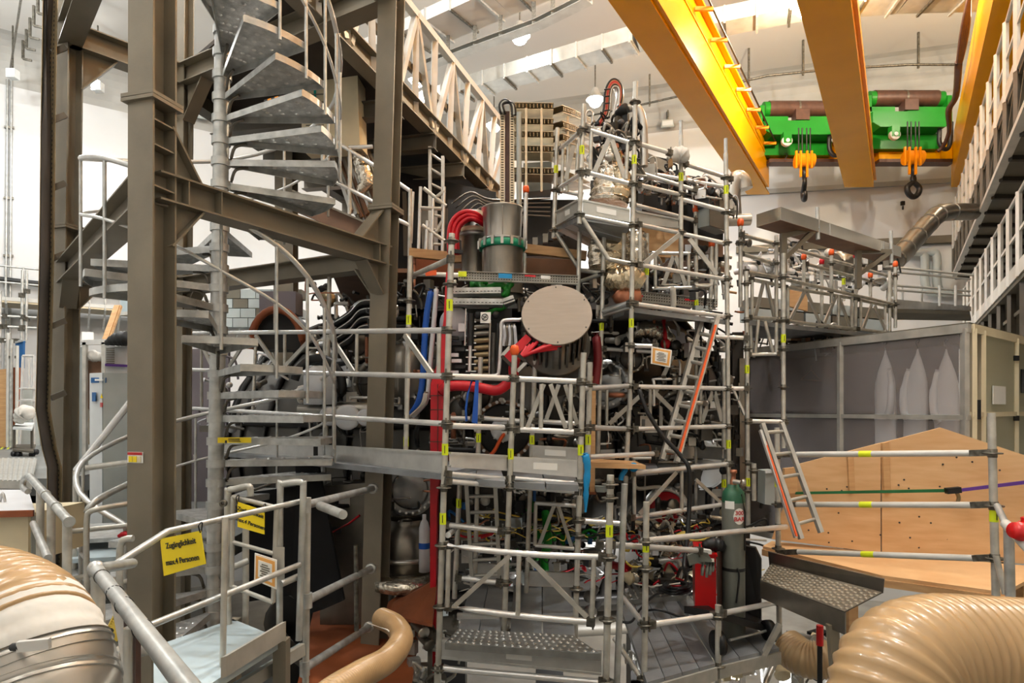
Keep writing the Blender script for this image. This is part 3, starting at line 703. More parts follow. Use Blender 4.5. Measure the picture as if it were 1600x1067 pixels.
for a in ((702, 588, 796, 591, 5.0, DM), (808, 592, 903, 596, DM), (702, 665, 789, 668, 5.0, DM), (810, 671, 899, 675, DM)): led(f, *a)
for a in ((702, 653, 737, 654, DB), (754, 653, 815, 658, DB), (840, 658, 903, 662, DB)): led(f, *a)
for a in ((850, 600, 823, 670, DM), (860, 600, 884, 669, DM), (873, 601, 853, 657, 5.6), (883, 601, 902, 663, 5.6)): flat(f, *a)
for a in ((817, 597, 815, 668, DM), (846, 600, 845, 668, DM), (892, 600, 891, 675, DM)): tub(f, *a)
# toe boards of the upper deck
board(f, (702, 708, 792, 713, 792, 734, 702, 728), (5.0, DM)); board(f, (802, 715, 902, 720, 902, 744, 802, 735), (DM, DM), lab=True)
board(f, (832, 697, 903, 701, 903, 718, 832, 714), (6.1, 6.1), lab=True)
deck(f, ((700, 745), (790, 752), (780, 724), (712, 722)), .56, 2); deck(f, ((802, 753), (905, 758), (893, 727), (794, 725)), .60, 2)
for a in ((702, 740, 790, 748, 5.0, DM), (802, 747, 900, 755, DM)): led(f, *a, r=.02)
for a in ((702, 752, 790, 760, 5.0, DM), (802, 760, 900, 768, DM)): led(f, *a, r=.022, m='tube_bright')
# lower bay
led(f, 697, 852, 938, 870, 5.0, DF, sag=.02, r=.025); led(f, 704, 948, 920, 971, 5.0, DF, sag=.012, r=.025)
flat(f, 797, 868, 711, 946, 4.88, 4.95); flat(f, 824, 870, 917, 964, 4.85, DF); tub(f, 811, 868, 809, 961, 4.86); tub(f, 928, 872, 925, 966, DF); tub(f, 701, 858, 699, 948, 4.98)
led(f, 699, 820, 780, 829, 5.4, 5.4); led(f, 719, 903, 777, 910, 5.6, 5.6); led(f, 903, 812, 970, 818, 5.6, 5.6); led(f, 700, 836, 717, 820, 5.1, 6.0, heads=False)
board(f, (688, 1000, 940, 1021, 940, 1053, 688, 1027), (5.0, DF), lab=True); led(f, 690, 1044, 938, 1066, 5.0, DF, r=.025)
board(f, (823, 893, 897, 897, 897, 917, 823, 914), (6.5, 6.5)); board(f, (736, 880, 790, 884, 790, 914, 736, 908), (6.5, 6.5)); board(f, (714, 960, 780, 966, 780, 984, 714, 978), (5.5, 5.5))
deck(f, ((690, 1004), (944, 1022), (898, 992), (712, 982)), 1.78, 1, 'grating', perf=True)
deck(f, ((715, 984), (782, 990), (792, 916), (735, 912)), 1.80, 2); deck(f, ((796, 992), (900, 1000), (893, 916), (802, 914)), 1.80, 2)
for a in ((714, 972, 778, 983, 5.5), (800, 988, 886, 998, 5.3)): led(f, *a, r=.018)
# frame behind the ladder
for a in ((836, 786, 900, 790, 6.2), (836, 852, 897, 857, 6.2)): led(f, *a, r=.02, heads=False)
for a in ((866, 789, 842, 852, 6.2), (872, 789, 893, 854, 6.2)): flat(f, *a)
tub(f, 837, 786, 836, 852, 6.2)
ladder('ladder', 'aluminium ladder inside the front scaffold tower between its two decks', P(738, 915, 6.0), P(781, 912, 5.9), P(728, 740, 5.9), P(773, 740, 5.8), 7, 'alu_dull', .03)

# ---- long lattice bridge to the left, behind the spiral stair
l = T('scaffold_bridge', 'long lattice scaffold bridge behind the spiral staircase with grey toe boards', 'scaffold')
dL = lambda x: 8.6-(x-300)*3.3/400
for x0, y0, x1, y1 in ((270, 521, 695, 516), (270, 577, 695, 588), (300, 638, 695, 662)): led(l, x0, y0, x1, y1, dL(x0), 5.15)
for x, y0, x2, y1 in ((445, 520, 445, 575), (558, 520, 557, 584), (639, 538, 634, 705), (686, 518, 685, 588), (315, 521, 315, 640)): tub(l, x, y0, x2, y1, dL(x))
for x0, y0, x1, y1 in ((515, 523, 553, 582), (632, 523, 675, 585), (492, 523, 444, 574), (399, 523, 434, 573), (389, 525, 358, 573), (308, 523, 330, 570)): flat(l, x0, y0, x1, y1, dL(x0), dL(x1), .05)
post(l, 641, 400, 634, 705, 6.0, (470, 516, 653), (500, 690)); post(l, 515, 420, 510, 700, 7.0, (519, 582))
board(l, (500, 696, 690, 708, 690, 738, 500, 720), (6.9, 5.2), 'alu', .03); board(l, (350, 686, 500, 696, 500, 716, 350, 704), (8.2, 6.9), 'alu', .03)
q = [P(345, 706, 8.2), P(690, 740, 5.15)]; MB().prism([q[0], q[1], q[1]+V(.3, .9, 0), q[0]+V(.3, .9, 0)], (0, 0, -.05)).build('deck_plank', 'deck_alu', l)
for x0, y0, x1, y1 in ((430, 418, 430, 520), (400, 530, 395, 640)): tub(l, x0, y0, x1, y1, dL(x0))

# ---- upper platform in front of the hose bundle
u = T('scaffold_platform', 'high scaffold platform with guard rails below the black and red hose arch', 'scaffold')
DU, DV = 6.4, 6.9
post(u, 912, 163, 905, 350, DU, (203, 268, 335), (235,), spigot=False); post(u, 993, 128, 984, 640, DU, (160, 222, 288, 352, 412, 474, 540, 603), (250, 505)); post(u, 983, 640, 976, 790, DU, (670, 738), ())
post(u, 1064, 212, 1064, 420, 6.8, (303, 363), (277, ), spigot=True); post(u, 1134, 240, 1139, 770, 6.8, (278, 332, 379, 436, 494, 607, 666, 724), (297, 694, ), spigot=True)
post(u, 871, 200, 865, 372, 7.4, (297, 360), (265,)); post(u, 944, 368, 934, 720, 6.9, (427, 545, 668), (510,)); post(u, 1011, 365, 1010, 478, 7.4, (), (424,)); post(u, 1087, 330, 1088, 480, 7.4, (396, 437), (475,), 'orange_cap'); 
post(u, 906, 345, 903, 470, 7.0); post(u, 822, 300, 819, 430, 7.4, (), (), 'orange_cap', m='tube_bright')
for a in ((920, 203, 984, 223, DU), (999, 225, 1044, 238, DU, 6.5), (920, 270, 984, 287, DU), (999, 289, 1062, 304, DU, 6.8), (1000, 270, 1084, 296, 7.2), (1009, 270, 1133, 292, 7.3), (1073, 257, 1140, 279, 6.8, 7.2), (1057, 309, 1142, 332, 6.8), (991, 320, 1084, 344, 6.8, 7.2), (1000, 351, 1062, 364, DU, 6.8), (1066, 365, 1133, 380, 6.8), (1001, 414, 1132, 436, DU, 6.8), (874, 293, 908, 272, 7.3, DU), (876, 232, 905, 207, 7.3, DU), (877, 298, 905, 304, 7.4)): led(u, *a, r=.022)
for a in ((952, 216, 929, 268, DU), (956, 218, 976, 278, DU), (1062, 366, 1006, 412, 6.7, DU), (1077, 373, 1120, 429, 6.8), (1052, 400, 1036, 446, 7.4), (1055, 400, 1071, 446, 7.4), (896, 228, 884, 280, 6.9)): flat(u, *a, w=.045)
for a in ((981, 222, 978, 280, DU), (924, 204, 922, 268, DU), (1065, 370, 1065, 425, 6.8), (1000, 352, 1000, 412, DU), (975, 350, 974, 410, 6.6), (905, 216, 901, 272, 6.7), (888, 225, 886, 300, 7.0), (880, 232, 878, 300, 7.2), (1024, 394, 1024, 450, 7.4), (1076, 394, 1076, 448, 7.4)): tub(u, *a)
for a in ((910, 341, 951, 405, DU), (951, 405, 986, 412, DU), (869, 364, 906, 422, 7.2), (906, 422, 942, 427, 7.2, 6.9), (906, 440, 943, 427, 7.2, 6.9)): tub(u, *a, r=.023, name='bracket_tube')
for a in ((1019, 395, 1078, 396, 7.4), (1019, 451, 1080, 449, 7.4)): led(u, *a, r=.02, heads=False)
board(u, (911, 313, 984, 328, 984, 346, 911, 333), (DU, DU), 'duct_galv', lab=True); board(u, (992, 330, 1060, 343, 1060, 355, 992, 348), (DU, 6.8), 'duct_galv'); board(u, (870, 331, 905, 312, 905, 331, 870, 352), (7.3, DU), 'duct_galv', lab=True)
for k in range(3):
    s0, s1 = k/3+.01, (k+1)/3-.01; a, b, c_, e = P(908, 336, DU), P(985, 348, DU), P(985, 352, DU)+V(-.05, 1.1, 0), P(870, 354, 7.4)
    MB().prism([a.lerp(e, s0), b.lerp(c_, s0), b.lerp(c_, s1), a.lerp(e, s1)], (0, 0, -.05)).build('deck_plank', 'deck_alu', u)
led(u, 911, 337, 985, 352, DU, r=.02)
# ---- right hand working scaffold with middle deck and the ladder
r_ = T('scaffold_tower', 'scaffold tower carrying the long ladder right of the round metal disc', 'scaffold')
for a in ((994, 475, 1134, 495, DU, 6.8), (942, 488, 983, 474, 6.9, DU), (1115, 526, 1163, 528, 6.8), (946, 545, 1052, 552, 7.3), (989, 540, 1021, 541, DU), (900, 608, 982, 603, 5.4, DU), (994, 604, 1135, 607, DU, 6.8), (1140, 607, 1164, 607, 6.8), (925, 668, 977, 670, 5.6, DU), (994, 670, 1135, 666, DU, 6.8), (1172, 658, 1224, 659, 6.9)): led(r_, *a)
board(r_, (942, 484, 984, 471, 984, 481, 942, 494), (6.9, DU), 'duct_galv')
a, b, c_, e = P(990, 480, DU), P(1136, 500, 6.8), P(1128, 497, 8.2), P(948, 494, 7.4)
for k in range(3):
    s0, s1 = k/3+.01, (k+1)/3-.01; MB().prism([a.lerp(e, s0), b.lerp(c_, s0), b.lerp(c_, s1), a.lerp(e, s1)], (0, 0, -.05)).build('deck_plank', 'deck_alu', r_)
post(r_, 1166, 424, 1169, 830, 6.9, (443, 500, 545, 607, 659, 723, 766), (577, 753)); post(r_, 1157, 352, 1157, 480, 7.3, (380,), (), 'orange_cap'); post(r_, 1112, 384, 1110, 485, 7.5, (), (), 'orange_cap'); post(r_, 1119, 380, 1118, 480, 7.5); post(r_, 1131, 560, 1131, 800, 7.0, (666,), (755,)); post(r_, 1178, 724, 1178, 782, 6.6, (735,), ())
for a in ((1053, 552, 1007, 650, 7.3), (1022, 612, 1066, 656, 7.0), (1004, 615, 952, 662, 7.0), (1114, 612, 1096, 660, 7.0), (1116, 612, 1128, 658, 7.0)): flat(r_, *a, w=.045)
for a in ((1016, 606, 1016, 664, 7.0), (948, 606, 948, 664, 7.0), (1095, 608, 1094, 662, 7.0), (1088, 500, 1087, 800, 7.4)): tub(r_, *a)
deck(r_, ((989, 737), (1136, 725), (1086, 714), (1000, 716)), .62, 4); led(r_, 989, 739, 1138, 725, 6.2, 6.8, r=.026)
board(r_, (938, 704, 1085, 699, 1085, 715, 938, 716), (7.6, 7.8), 'alu'); board(r_, (1086, 697, 1136, 701, 1136, 718, 1086, 714), (7.7, 6.9), 'alu')
led(r_, 918, 714, 1022, 709, 5.7, 6.2, r=.024); led(r_, 989, 808, 1130, 788, 6.2, 6.8); flat(r_, 1057, 738, 999, 803, 6.4, 6.2); flat(r_, 1087, 749, 1129, 788, 6.7, 6.8); tub(r_, 991, 740, 991, 808, 6.2); tub(r_, 1065, 735, 1065, 797, 6.5)
MB().prism([P(920, 722, 5.8), P(1009, 727, 5.9), P(1009, 733, 5.9), P(920, 731, 5.8)], (0, .5, 0)).build('wooden_plank', 'wood', r_)
ladder('ladder', 'long aluminium ladder with orange stile leaning on the middle scaffold deck', P(1034, 718, 6.5), P(1057, 722, 6.3), P(1099, 490, 6.9), P(1121, 495, 6.7), 10, 'alu_dull', .035)
MB().bar(P(1060, 712, 6.27), P(1118, 508, 6.62), .02, .03, V(0, 1, 0)).build('stile_strip', 'orange_cap', bpy.data.objects['ladder.002'])
ladder('ladder', 'short folding ladder with silver rails behind the long orange ladder', P(1100, 655, 7.6), P(1163, 648, 7.5), P(1092, 545, 7.6), P(1115, 540, 7.6), 5, 'tube_bright', .02)

# ---- lower right platform with the gas cylinder
p_ = T('scaffold_platform', 'low scaffold platform carrying the red welder and the gas cylinder', 'scaffold')
post(p_, 1010, 784, 1006, 1100, 4.9, (846, 888, 975, 1060), (853,)); post(p_, 1122, 945, 1122, 1110, 5.1, (962, 1040)); post(p_, 1214, 668, 1218, 1025, 5.9, (712, 788, 823, 857, 940, 1014), (753, 912)); post(p_, 1224, 396, 1224, 700, 6.9, (433, 500, 545, 605, 659), (529,))
post(p_, 976, 756, 963, 1090, 4.8, (), (), m='galv'); 
led(p_, 1004, 845, 1228, 823, 4.9, 5.9, r=.025, heads=False); led(p_, 956, 851, 1090, 860, 4.8, 5.4, r=.024); led(p_, 1020, 975, 1114, 962, 4.9, 5.1); led(p_, 1130, 958, 1213, 941, 5.1, 5.9); led(p_, 973, 933, 1005, 975, 5.8, 4.9); led(p_, 910, 814, 971, 818, 5.5); led(p_, 940, 851, 1005, 854, 5.0)
q = deck(p_, ((1010, 1066), (1118, 1036), (1052, 930), (965, 935)), 2.0, 4); q2 = deck(p_, ((1122, 1034), (1218, 1012), (1120, 932), (1056, 930)), 2.0, 3)
MB().bar(q[0]-V(0, 0, .08), q[1]-V(0, 0, .08), .04, .1).build('deck_edge', 'alu_dull', p_); MB().bar(q2[0]-V(0, 0, .08), q2[1]-V(0, 0, .08), .04, .1).build('deck_edge', 'alu_dull', p_)
deck(p_, ((972, 938), (1075, 930), (1060, 908), (960, 912)), 1.95, 1, 'grating', perf=True)
tub(p_, 960, 998, 1006, 1066, 5.4, 4.9); tub(p_, 1218, 1020, 1190, 1080, 5.9, 5.6, r=.024)
# ---------------------------------------------------------------- the fusion machine behind the scaffolding
ve = T('vacuum_vessel', 'dark ring shaped vacuum vessel with many round flanged ports behind the scaffold', 'machine')
TC = V(.3, 13.2, EYE-.75); RM, RT = 3.7, 1.95; A0, A1 = R(150), R(297)
def torus_pt(a, b, r=RT): return TC+V(math.cos(a)*(RM+r*math.cos(b)), math.sin(a)*(RM+r*math.cos(b)), r*math.sin(b)*1.15)
mb = MB(); NA, NB = 72, 28
vs = [torus_pt(A0+(A1-A0)*i/NA, 2*math.pi*j/NB) for i in range(NA+1) for j in range(NB)]
mb.add(vs, [[i*NB+j, (i+1)*NB+j, (i+1)*NB+(j+1) % NB, i*NB+(j+1) % NB] for i in range(NA) for j in range(NB)], True); mb.add(vs, [list(range(NB)), list(range(NA*NB, (NA+1)*NB))[::-1]]); mb.build('vessel_shell', 'vessel', ve)
for k in range(18):                                         # shell joint flanges with bolts
    a = A0+(A1-A0)*k/17; mb = MB()
    mb.sweep([torus_pt(a, 2*math.pi*j/24, RT+.02) for j in range(24)], .05, 6, closed=True); o = mb.build('shell_rib', 'vessel_dark', ve)
for b in (.25, -.35, -.8, .8):
    MB().sweep([torus_pt(A0+(A1-A0)*i/40, b, RT+.03) for i in range(41)], .06, 6).build('shell_band', 'vessel_dark', ve)
def port(x, y, d, rp, n, L=.8, m='stainless_dark', mf='flange', mc='flange', cover=True, bolts=16, t=None, name='port_neck', rim=1.3):
    t = t or ve; k = d/F; r = rp*k; c = P(x, y, d); n = Vector(n).normalized()
    o = MB().lathe(c, -n, [(r*.94, .0), (r*.94, L)], 28).build(name, m, t)
    MB().lathe(c, n, [(r*.6, -.03), (r*rim, -.03), (r*rim, .0), (r*rim, .025), (r*1.02, .026), (r*1.0, .02), (r*.6, .02)], 32).build('flange_ring', mf, o)
    if cover: MB().lathe(c, n, [(0, .045), (r*.9, .045), (r*.98, .035), (r*.98, .0)], 32).build('blank_cover', mc, o)
    x_, y_, _ = frame_of(n)
    if bolts:
        bb = MB()
        for i in range(bolts):
            a = 2*math.pi*i/bolts; p = c+(x_*math.cos(a)+y_*math.sin(a))*r*(1+(rim-1)*.55)+n*.02; bb.tube(p, p+n*.03, r*.05+.004, 6)
        bb.build('flange_bolts', 'alu', o, kind='stuff')
    return o
port(947, 601, 7.5, 27, (-.35, -1, .1), .9, 'vessel', 'flange', 'flange', rim=1.45)
port(640, 766, 7.3, 29, (.15, -1, .15), .8, rim=1.4, bolts=22)
port(1041, 794, 7.4, 26, (-.1, -1, .25), .6, 'vessel', 'alu', 'red', rim=1.35, bolts=24)
port(1096, 725, 8.0, 38, (-.25, -1, .1), .6, 'vessel', 'cabinet_light', 'cabinet_light', rim=1.06, bolts=0)
port(555, 537, 7.6, 21, (.2, -1, .2), .6, 'vessel_dark', 'stainless_dark', 'vessel', rim=1.35)
port(627, 536, 7.4, 22, (.1, -1, -.3), .7, 'vessel', 'stainless_dark', 'vessel', rim=1.2)
port(788, 672, 7.0, 42, (0, -1, .05), .5, 'vessel_dark', 'brown_panel', 'vessel_dark', rim=1.12, bolts=24)
port(786, 671, 6.9, 19, (0, -1, .05), .1, 'flange', 'cabinet_light', 'cabinet_light', rim=1.02, bolts=8)
for x, y, r in ((870, 690, 14), (895, 632, 12), (745, 620, 20), (1010, 700, 30), (1060, 640, 24), (700, 690, 24), (720, 640, 18), (840, 800, 28), (680, 560, 20), (985, 560, 18), (590, 600, 30), (880, 820, 20)):
    port(x, y, 7.5, r, (random.uniform(-.3, .3), -1, random.uniform(-.2, .3)), .6, 'vessel', 'stainless_dark', 'vessel', rim=1.3, bolts=12)
# big round blanking disc in front of its port
t = T('port_disc', 'large round brushed metal disc in front of the machine', 'disc')
n = V(-.05, -.9, .42).normalized(); c = P(870, 492, 5.9); MB().lathe(c, n, [(0, -.012), (.322, -.012), (.326, -.006), (.326, .006), (.322, .012), (0, .012)], 64, False).build('disc_plate', 'disc', t)
x_, y_, _ = frame_of(n)
for i in range(6):
    a = i*math.pi/3+.5; p = c+(x_*math.cos(a)+y_*math.sin(a))*.3+n*.01; MB().tube(p, p+n*.008, .006, 8).build('screw', 'black', t)
MB().lathe(c, -n, [(.27, .02), (.27, .5), (.34, .52), (.34, .58), (.25, .6), (.25, 1.2)], 32).build('port_neck', 'stainless_dark', t)
for i in range(26):
    a = 2*math.pi*i/26; p = c-n*.08+(x_*math.cos(a)+y_*math.sin(a))*.285; MB().bar(p, p-n*.4, .02, .05).build('cooling_fin', 'vessel' if i % 2 else 'stainless_dark', t)
# silver drum on its port, with the green clamp ring
t = T('metal_drum', 'open silver drum standing on a round port above the disc', 'drum')
k = 7.0/F; c = P(785, 376, 7.0); h = 48*k; r = 31*k
MB().lathe(c, (0, 0, 1), [(r*.92, 0), (r*.94, h*.1), (r, h*.97), (r*1.06, h), (r*1.06, h+.012), (r*.98, h+.012), (r*.95, h*.9), (r*.86, .02), (0, .02)], 48).build('drum_wall', 'stainless', t)
MB().bar(c+V(.005, -r*.955, 0), c+V(.005, -r*1.0, h*.95), .012, .006, V(0, 1, 0)).build('seam', 'stainless_dark', t)
MB().lathe(c, (0, 0, 1), [(0, h*.86), (r*.95, h*.88)], 40).build('inner_lid', 'blue_sheet', t)
g = T('port_collar', 'green clamped flange collar carrying the silver drum on a grey port', 'flange')
MB().lathe(c, (0, 0, 1), [(r*1.0, -.1), (r*1.17, -.1), (r*1.17, -.03), (r*1.0, -.03)], 40).build('green_ring', 'green_ring', g)
MB().lathe(c, (0, 0, 1), [(0, 0), (r*1.15, 0), (r*1.15, -.028), (0, -.028)], 40).build('clamp_flange', 'flange', g)
MB().lathe(c, (0, 0, 1), [(r*1.03, -.1), (r*1.03, -.55), (r*1.1, -.6)], 40).build('port_neck', 'stainless_dark', g)
for i in range(16):
    a = 2*math.pi*i/16; p = c+V(math.cos(a), math.sin(a), 0)*r*1.18; MB().box(p-V(0, 0, .05), .03, .03, .09, a).build('clamp', 'stainless', g)
for s, m_ in ((.0, 'green_ring'),): MB().lathe(P(772, 452, 7.1), (0, 0, 1), [(r*1.15, 0), (r*1.25, 0), (r*1.25, .07), (r*1.15, .07)], 40).build('green_ring', 'green_paint', g)
# green drapes under the collar
t = T('green_cloth', 'crumpled green plastic strip tied below the perforated tray', 'plastic sheet')
MB().sweep(smooth_path([P(745, 440, 6.8), P(757, 452, 6.7), P(775, 445, 6.7), P(790, 448, 6.7), P(787, 462, 6.7), P(798, 440, 6.7)], 5), [.02, .04, .06, .03, .05, .03]*4+[.02, .03, .02, .03, .02][:2], 7).build('sheet', 'green_paint', t) if False else None
pts = smooth_path([P(745, 438, 6.8), P(757, 451, 6.7), P(775, 445, 6.7), P(790, 448, 6.7), P(788, 464, 6.7), P(799, 440, 6.7)], 5)
MB().sweep(pts, [.02+.025*abs(math.sin(i*1.1)) for i in range(len(pts))], 7).build('sheet', 'green_paint', t)
MB().sweep(smooth_path([P(756, 492, 6.7), P(772, 486, 6.7), P(790, 479, 6.7)], 5), .03, 7).build('sheet', 'green_paint', t)
# second port neck with the red hose arch
t = T('port_tower', 'grey cylindrical port with pale clamp bands left of the silver drum', 'port')
c2 = P(741, 432, 7.3); k = 7.3/F
MB().lathe(c2, (0, 0, 1), [(20*k, 0), (20*k, 60*k), (25*k, 61*k), (25*k, 66*k), (17*k, 67*k), (17*k, 100*k), (0, 100*k)], 32).build('port_neck', 'stainless_dark', t)
for y in (346, 362): MB().lathe(P(741, y, 7.3), (0, 0, 1), [(17*k, -.03), (21*k, -.03), (21*k, .03), (17*k, .03)], 32).build('clamp_band', 'cream', t)
MB().lathe(P(741, 370, 7.3), (0, 0, 1), [(17*k, -.015), (26*k, -.015), (26*k, .015), (17*k, .015)], 32).build('flange_ring', 'flange', t)
t = T('red_hose_arch', 'bundle of red hoses arching over the port beside the silver drum', 'hose')
for i in range(8):
    o_ = i*1.9; dd = 7.0+(i % 3)*.07
    pts = smooth_path([P(702+o_*.9+(i % 2)*2, 398, dd), P(701+o_, 372, dd), P(704+o_, 350+o_*.5, dd), P(714+o_*.9, 336+o_*.8, dd), P(728+o_*.6, 330+o_*.95, dd), P(744, 333+o_*.9, dd), P(758, 345+o_*.6, dd+.1)], 5); MB().sweep(pts, .022, 8).build('hose', 'red', t)
MB().bar(P(700, 391, 6.9), P(723, 394, 6.9), .03, .04).build('strap', 'black', t)
# red cable duct running down the machine and its branch
t = T('red_cable_duct', 'tall red vertical cable duct behind the front scaffold tower', 'cable duct')
seg = [((697, 703), 425), ((693, 703), 500), ((685, 700), 560), ((673, 692), 600), ((672, 691), 720), ((672, 683), 780), ((672, 681), 905), ((672, 681), 1080)]
for (xa, ya), (xb, yb) in zip(seg, seg[1:]):
    MB().prism([P(xa[0], ya, 6.2), P(xa[1], ya, 6.2), P(xb[1], yb, 6.2), P(xb[0], yb, 6.2)], (0, .14, 0)).build('duct_length', 'red', t)
for y in (618, 640, 662, 690): MB().bar(P(671.5, y, 6.19), P(692.5, y, 6.19), .006, .008).build('joint', 'drum_brown', t)
MB().bar(P(684, 600, 6.185), P(684, 720, 6.185), .006, .01, V(0, 1, 0)).build('joint', 'drum_brown', t)
br_pts = smooth_path([P(690, 612, 6.15), P(700, 604, 6.1), P(725, 603, 6.1), P(750, 606, 6.1), P(775, 610, 6.1), P(790, 602, 6.1), P(799, 590, 6.1)], 6); MB().sweep(br_pts, .05, 10).build('branch_duct', 'red', t)
t = T('red_cable_fan', 'fan of red cables spreading from a clamp frame up to the disc', 'cable')
for i in range(12):
    e = P(822+i*6.0, 548-(i % 4)*4+abs(i-5)*-1.2, 5.82); MB().sweep(smooth_path([P(798+i*.9, 592, 5.9), P(798+i*1.2, 570-i*.8, 5.8), P(812+i*2.4, 558-i*.9, 5.75), e], 5), .016, 7).build('cable', 'red', t)
MB().prism([P(786, 556, 5.8), P(822, 522, 5.85), P(831, 530, 5.85), P(797, 566, 5.8)], (0, .06, 0)).build('cable_channel', 'red', t)
fr = [P(784, 556, 5.74), P(797, 542, 5.74), P(822, 566, 5.74), P(808, 580, 5.74)]
for a, b in zip(fr, fr[1:]+fr[:1]): MB().bar(a, b, .02, .03).build('clamp_frame', 'rail_white' if a is fr[2] or a is fr[0] else 'shaft', t)
t = T('red_cable_duct', 'dark red vertical duct behind the right edge of the disc', 'cable duct')
MB().sweep(smooth_path([P(931, 520, 6.6), P(934, 560, 6.6), P(930, 600, 6.6)], 4), .045, 10).build('duct_length', 'red_dark', t)
# perforated tray above the disc
t = T('cable_tray', 'grey perforated tray with blue and yellow labels above the disc', 'cable tray')
a, b = P(716, 431, 6.6), P(903, 438, 6.7)
o = MB().cbeam(a, b, .05, .095, .004, V(0, 0, 1), 1).build('tray_length', 'alu_dull', t)
hb = MB(); n_ = 46
for i in range(n_):
    for s in (-.025, .0, .025): p = a.lerp(b, (i+.5)/n_)+V(0, -.03, s); hb.box(p, .014, .004, .009)
hb.build('slots', 'shaft', o, kind='stuff')
MB().prism([P(779, 427, 6.55), P(800, 428, 6.55), P(800, 435, 6.55), P(779, 434, 6.55)], (0, .01, 0)).build('blue_label', 'cyan', t); MB().prism([P(716, 424, 6.55), P(729, 424, 6.55), P(729, 432, 6.55), P(716, 432, 6.55)], (0, .01, 0)).build('yellow_label', 'sticker', t)
MB().prism([P(820, 429, 6.55), P(837, 430, 6.55), P(837, 433, 6.55), P(820, 432, 6.55)], (0, .01, 0)).build('red_label', 'red', t); MB().prism([P(845, 430, 6.55), P(860, 431, 6.55), P(860, 436, 6.55), P(845, 435, 6.55)], (0, .01, 0)).build('white_label', 'paper', t)
MB().prism([P(664, 424, 6.3), P(682, 422, 6.3), P(682, 430, 6.3), P(665, 431, 6.3)], (0, .01, 0)).build('red_flag', 'orange_cap', t)
led(t, 640, 428, 716, 430, 6.5, m='tube', heads=False, name='support_tube'); led(t, 646, 430, 703, 405, 6.2, 5.0, m='tube', heads=True, name='support_tube')
# two small shelf trays and the electronics rack
t = T('cable_tray', 'pair of short grey perforated trays above the black instrument rack', 'cable tray')
for (x0, y0, x1, y1, dd) in ((706, 457, 783, 456, 6.5), (706, 473, 786, 474, 6.4), (786, 474, 803, 468, 6.4)):
    a, b = P(x0, y0, dd), P(x1, y1, dd); o = MB().cbeam(a, b, .2, .06, .004, V(0, 0, 1), -1).build('tray_length', 'galv', t); hb = MB()
    for i in range(14): p = a.lerp(b, (i+.5)/14); hb.box(p+V(0, -.105, -.01), .02, .004, .006)
    hb.build('slots', 'shaft', o, kind='stuff')
rk = T('instrument_rack', 'black instrument rack with coils, valves and a no smoking card', 'rack')
MB().prism([P(706, 482, 6.7), P(800, 482, 6.7), P(800, 598, 6.7), P(706, 598, 6.7)], (0, .2, 0)).build('back_plate', 'vessel_dark', rk)
MB().lathe(P(712, 505, 6.5), (0, -1, 0), [(0, .05), (.15, .05), (.165, .0), (.165, -.2)], 28).build('white_cylinder', 'pvc', rk); MB().box(P(722, 512, 6.38), .075, .04, .08).build('junction_box', 'pvc', rk)
for i in range(9):
    y = 500+i*11; MB().tube(P(741, y, 6.4), P(766, y-2, 6.4), .028, 10).build('coil', 'stainless_dark' if i < 3 else 'bronze_tray', rk)
    MB().bar(P(728, y+3, 6.38), P(744, y+3, 6.38), .012, .012).build('pin', 'tube_bright', rk)
for i in range(7):
    y = 528+i*9; MB().box(P(709+(i % 3)*5, y, 6.4), .1, .08, .035).build('connector_block', 'pvc' if i in (3, 4, 6) else 'black', rk)
for x, y0, y1, r, m_ in ((736, 490, 540, .035, 'black'), (735, 540, 580, .018, 'tube_bright'), (728, 482, 540, .008, 'tube_bright'), (772, 520, 590, .03, 'vessel'), (778, 505, 580, .02, 'black'), (766, 500, 585, .012, 'stainless')): MB().tube(P(x, y0, 6.36), P(x-1.5, y1, 6.36), r, 8).build('tube', m_, rk)
for x in (747, 775): MB().lathe(P(x, 492, 6.35), (0, -1, 0), [(0, .02), (.035, .02), (.04, 0)], 14).build('fan_grille', 'black', rk)
pts = smooth_path([P(816, 500, 6.2), P(795, 500, 6.2), P(784, 504, 6.2), P(783, 525, 6.2), P(780, 575, 6.2), P(776, 586, 6.2), P(760, 587, 6.2), P(735, 586, 6.2)], 5); MB().sweep(pts, .018, 8).build('white_pipe', 'tube_bright', rk)
for i in range(5): MB().sweep(smooth_path([P(787+i*4, 506, 6.3), P(789+i*4, 525, 6.3), P(786+i*5, 540, 6.3)], 4), .018, 7).build('hose', 'stainless_dark' if i % 2 else 'pvc', rk)
cdn = P(759, 496, 6.3); 
t = T('prohibition_card', 'white card with crossed out cigarette symbol on the instrument rack', 'sign')
MB().prism([P(751, 487.5, 6.3), P(767, 487.5, 6.3), P(766.5, 505, 6.3), P(750.5, 504.5, 6.3)], (0, .006, 0)).build('card', 'paper', t)
MB().lathe(P(757.5, 495.5, 6.297), (0, -1, 0), [(.027, 0), (.034, 0), (.034, .003), (.027, .003), (.027, 0)], 24).build('circle', 'print', t); MB().bar(P(754, 499, 6.295), P(761, 492, 6.295), .003, .006).build('bar', 'print', t)
MB().bar(P(754.5, 494, 6.296), P(760.5, 496, 6.296), .003, .006).build('cigarette', 'print', t)
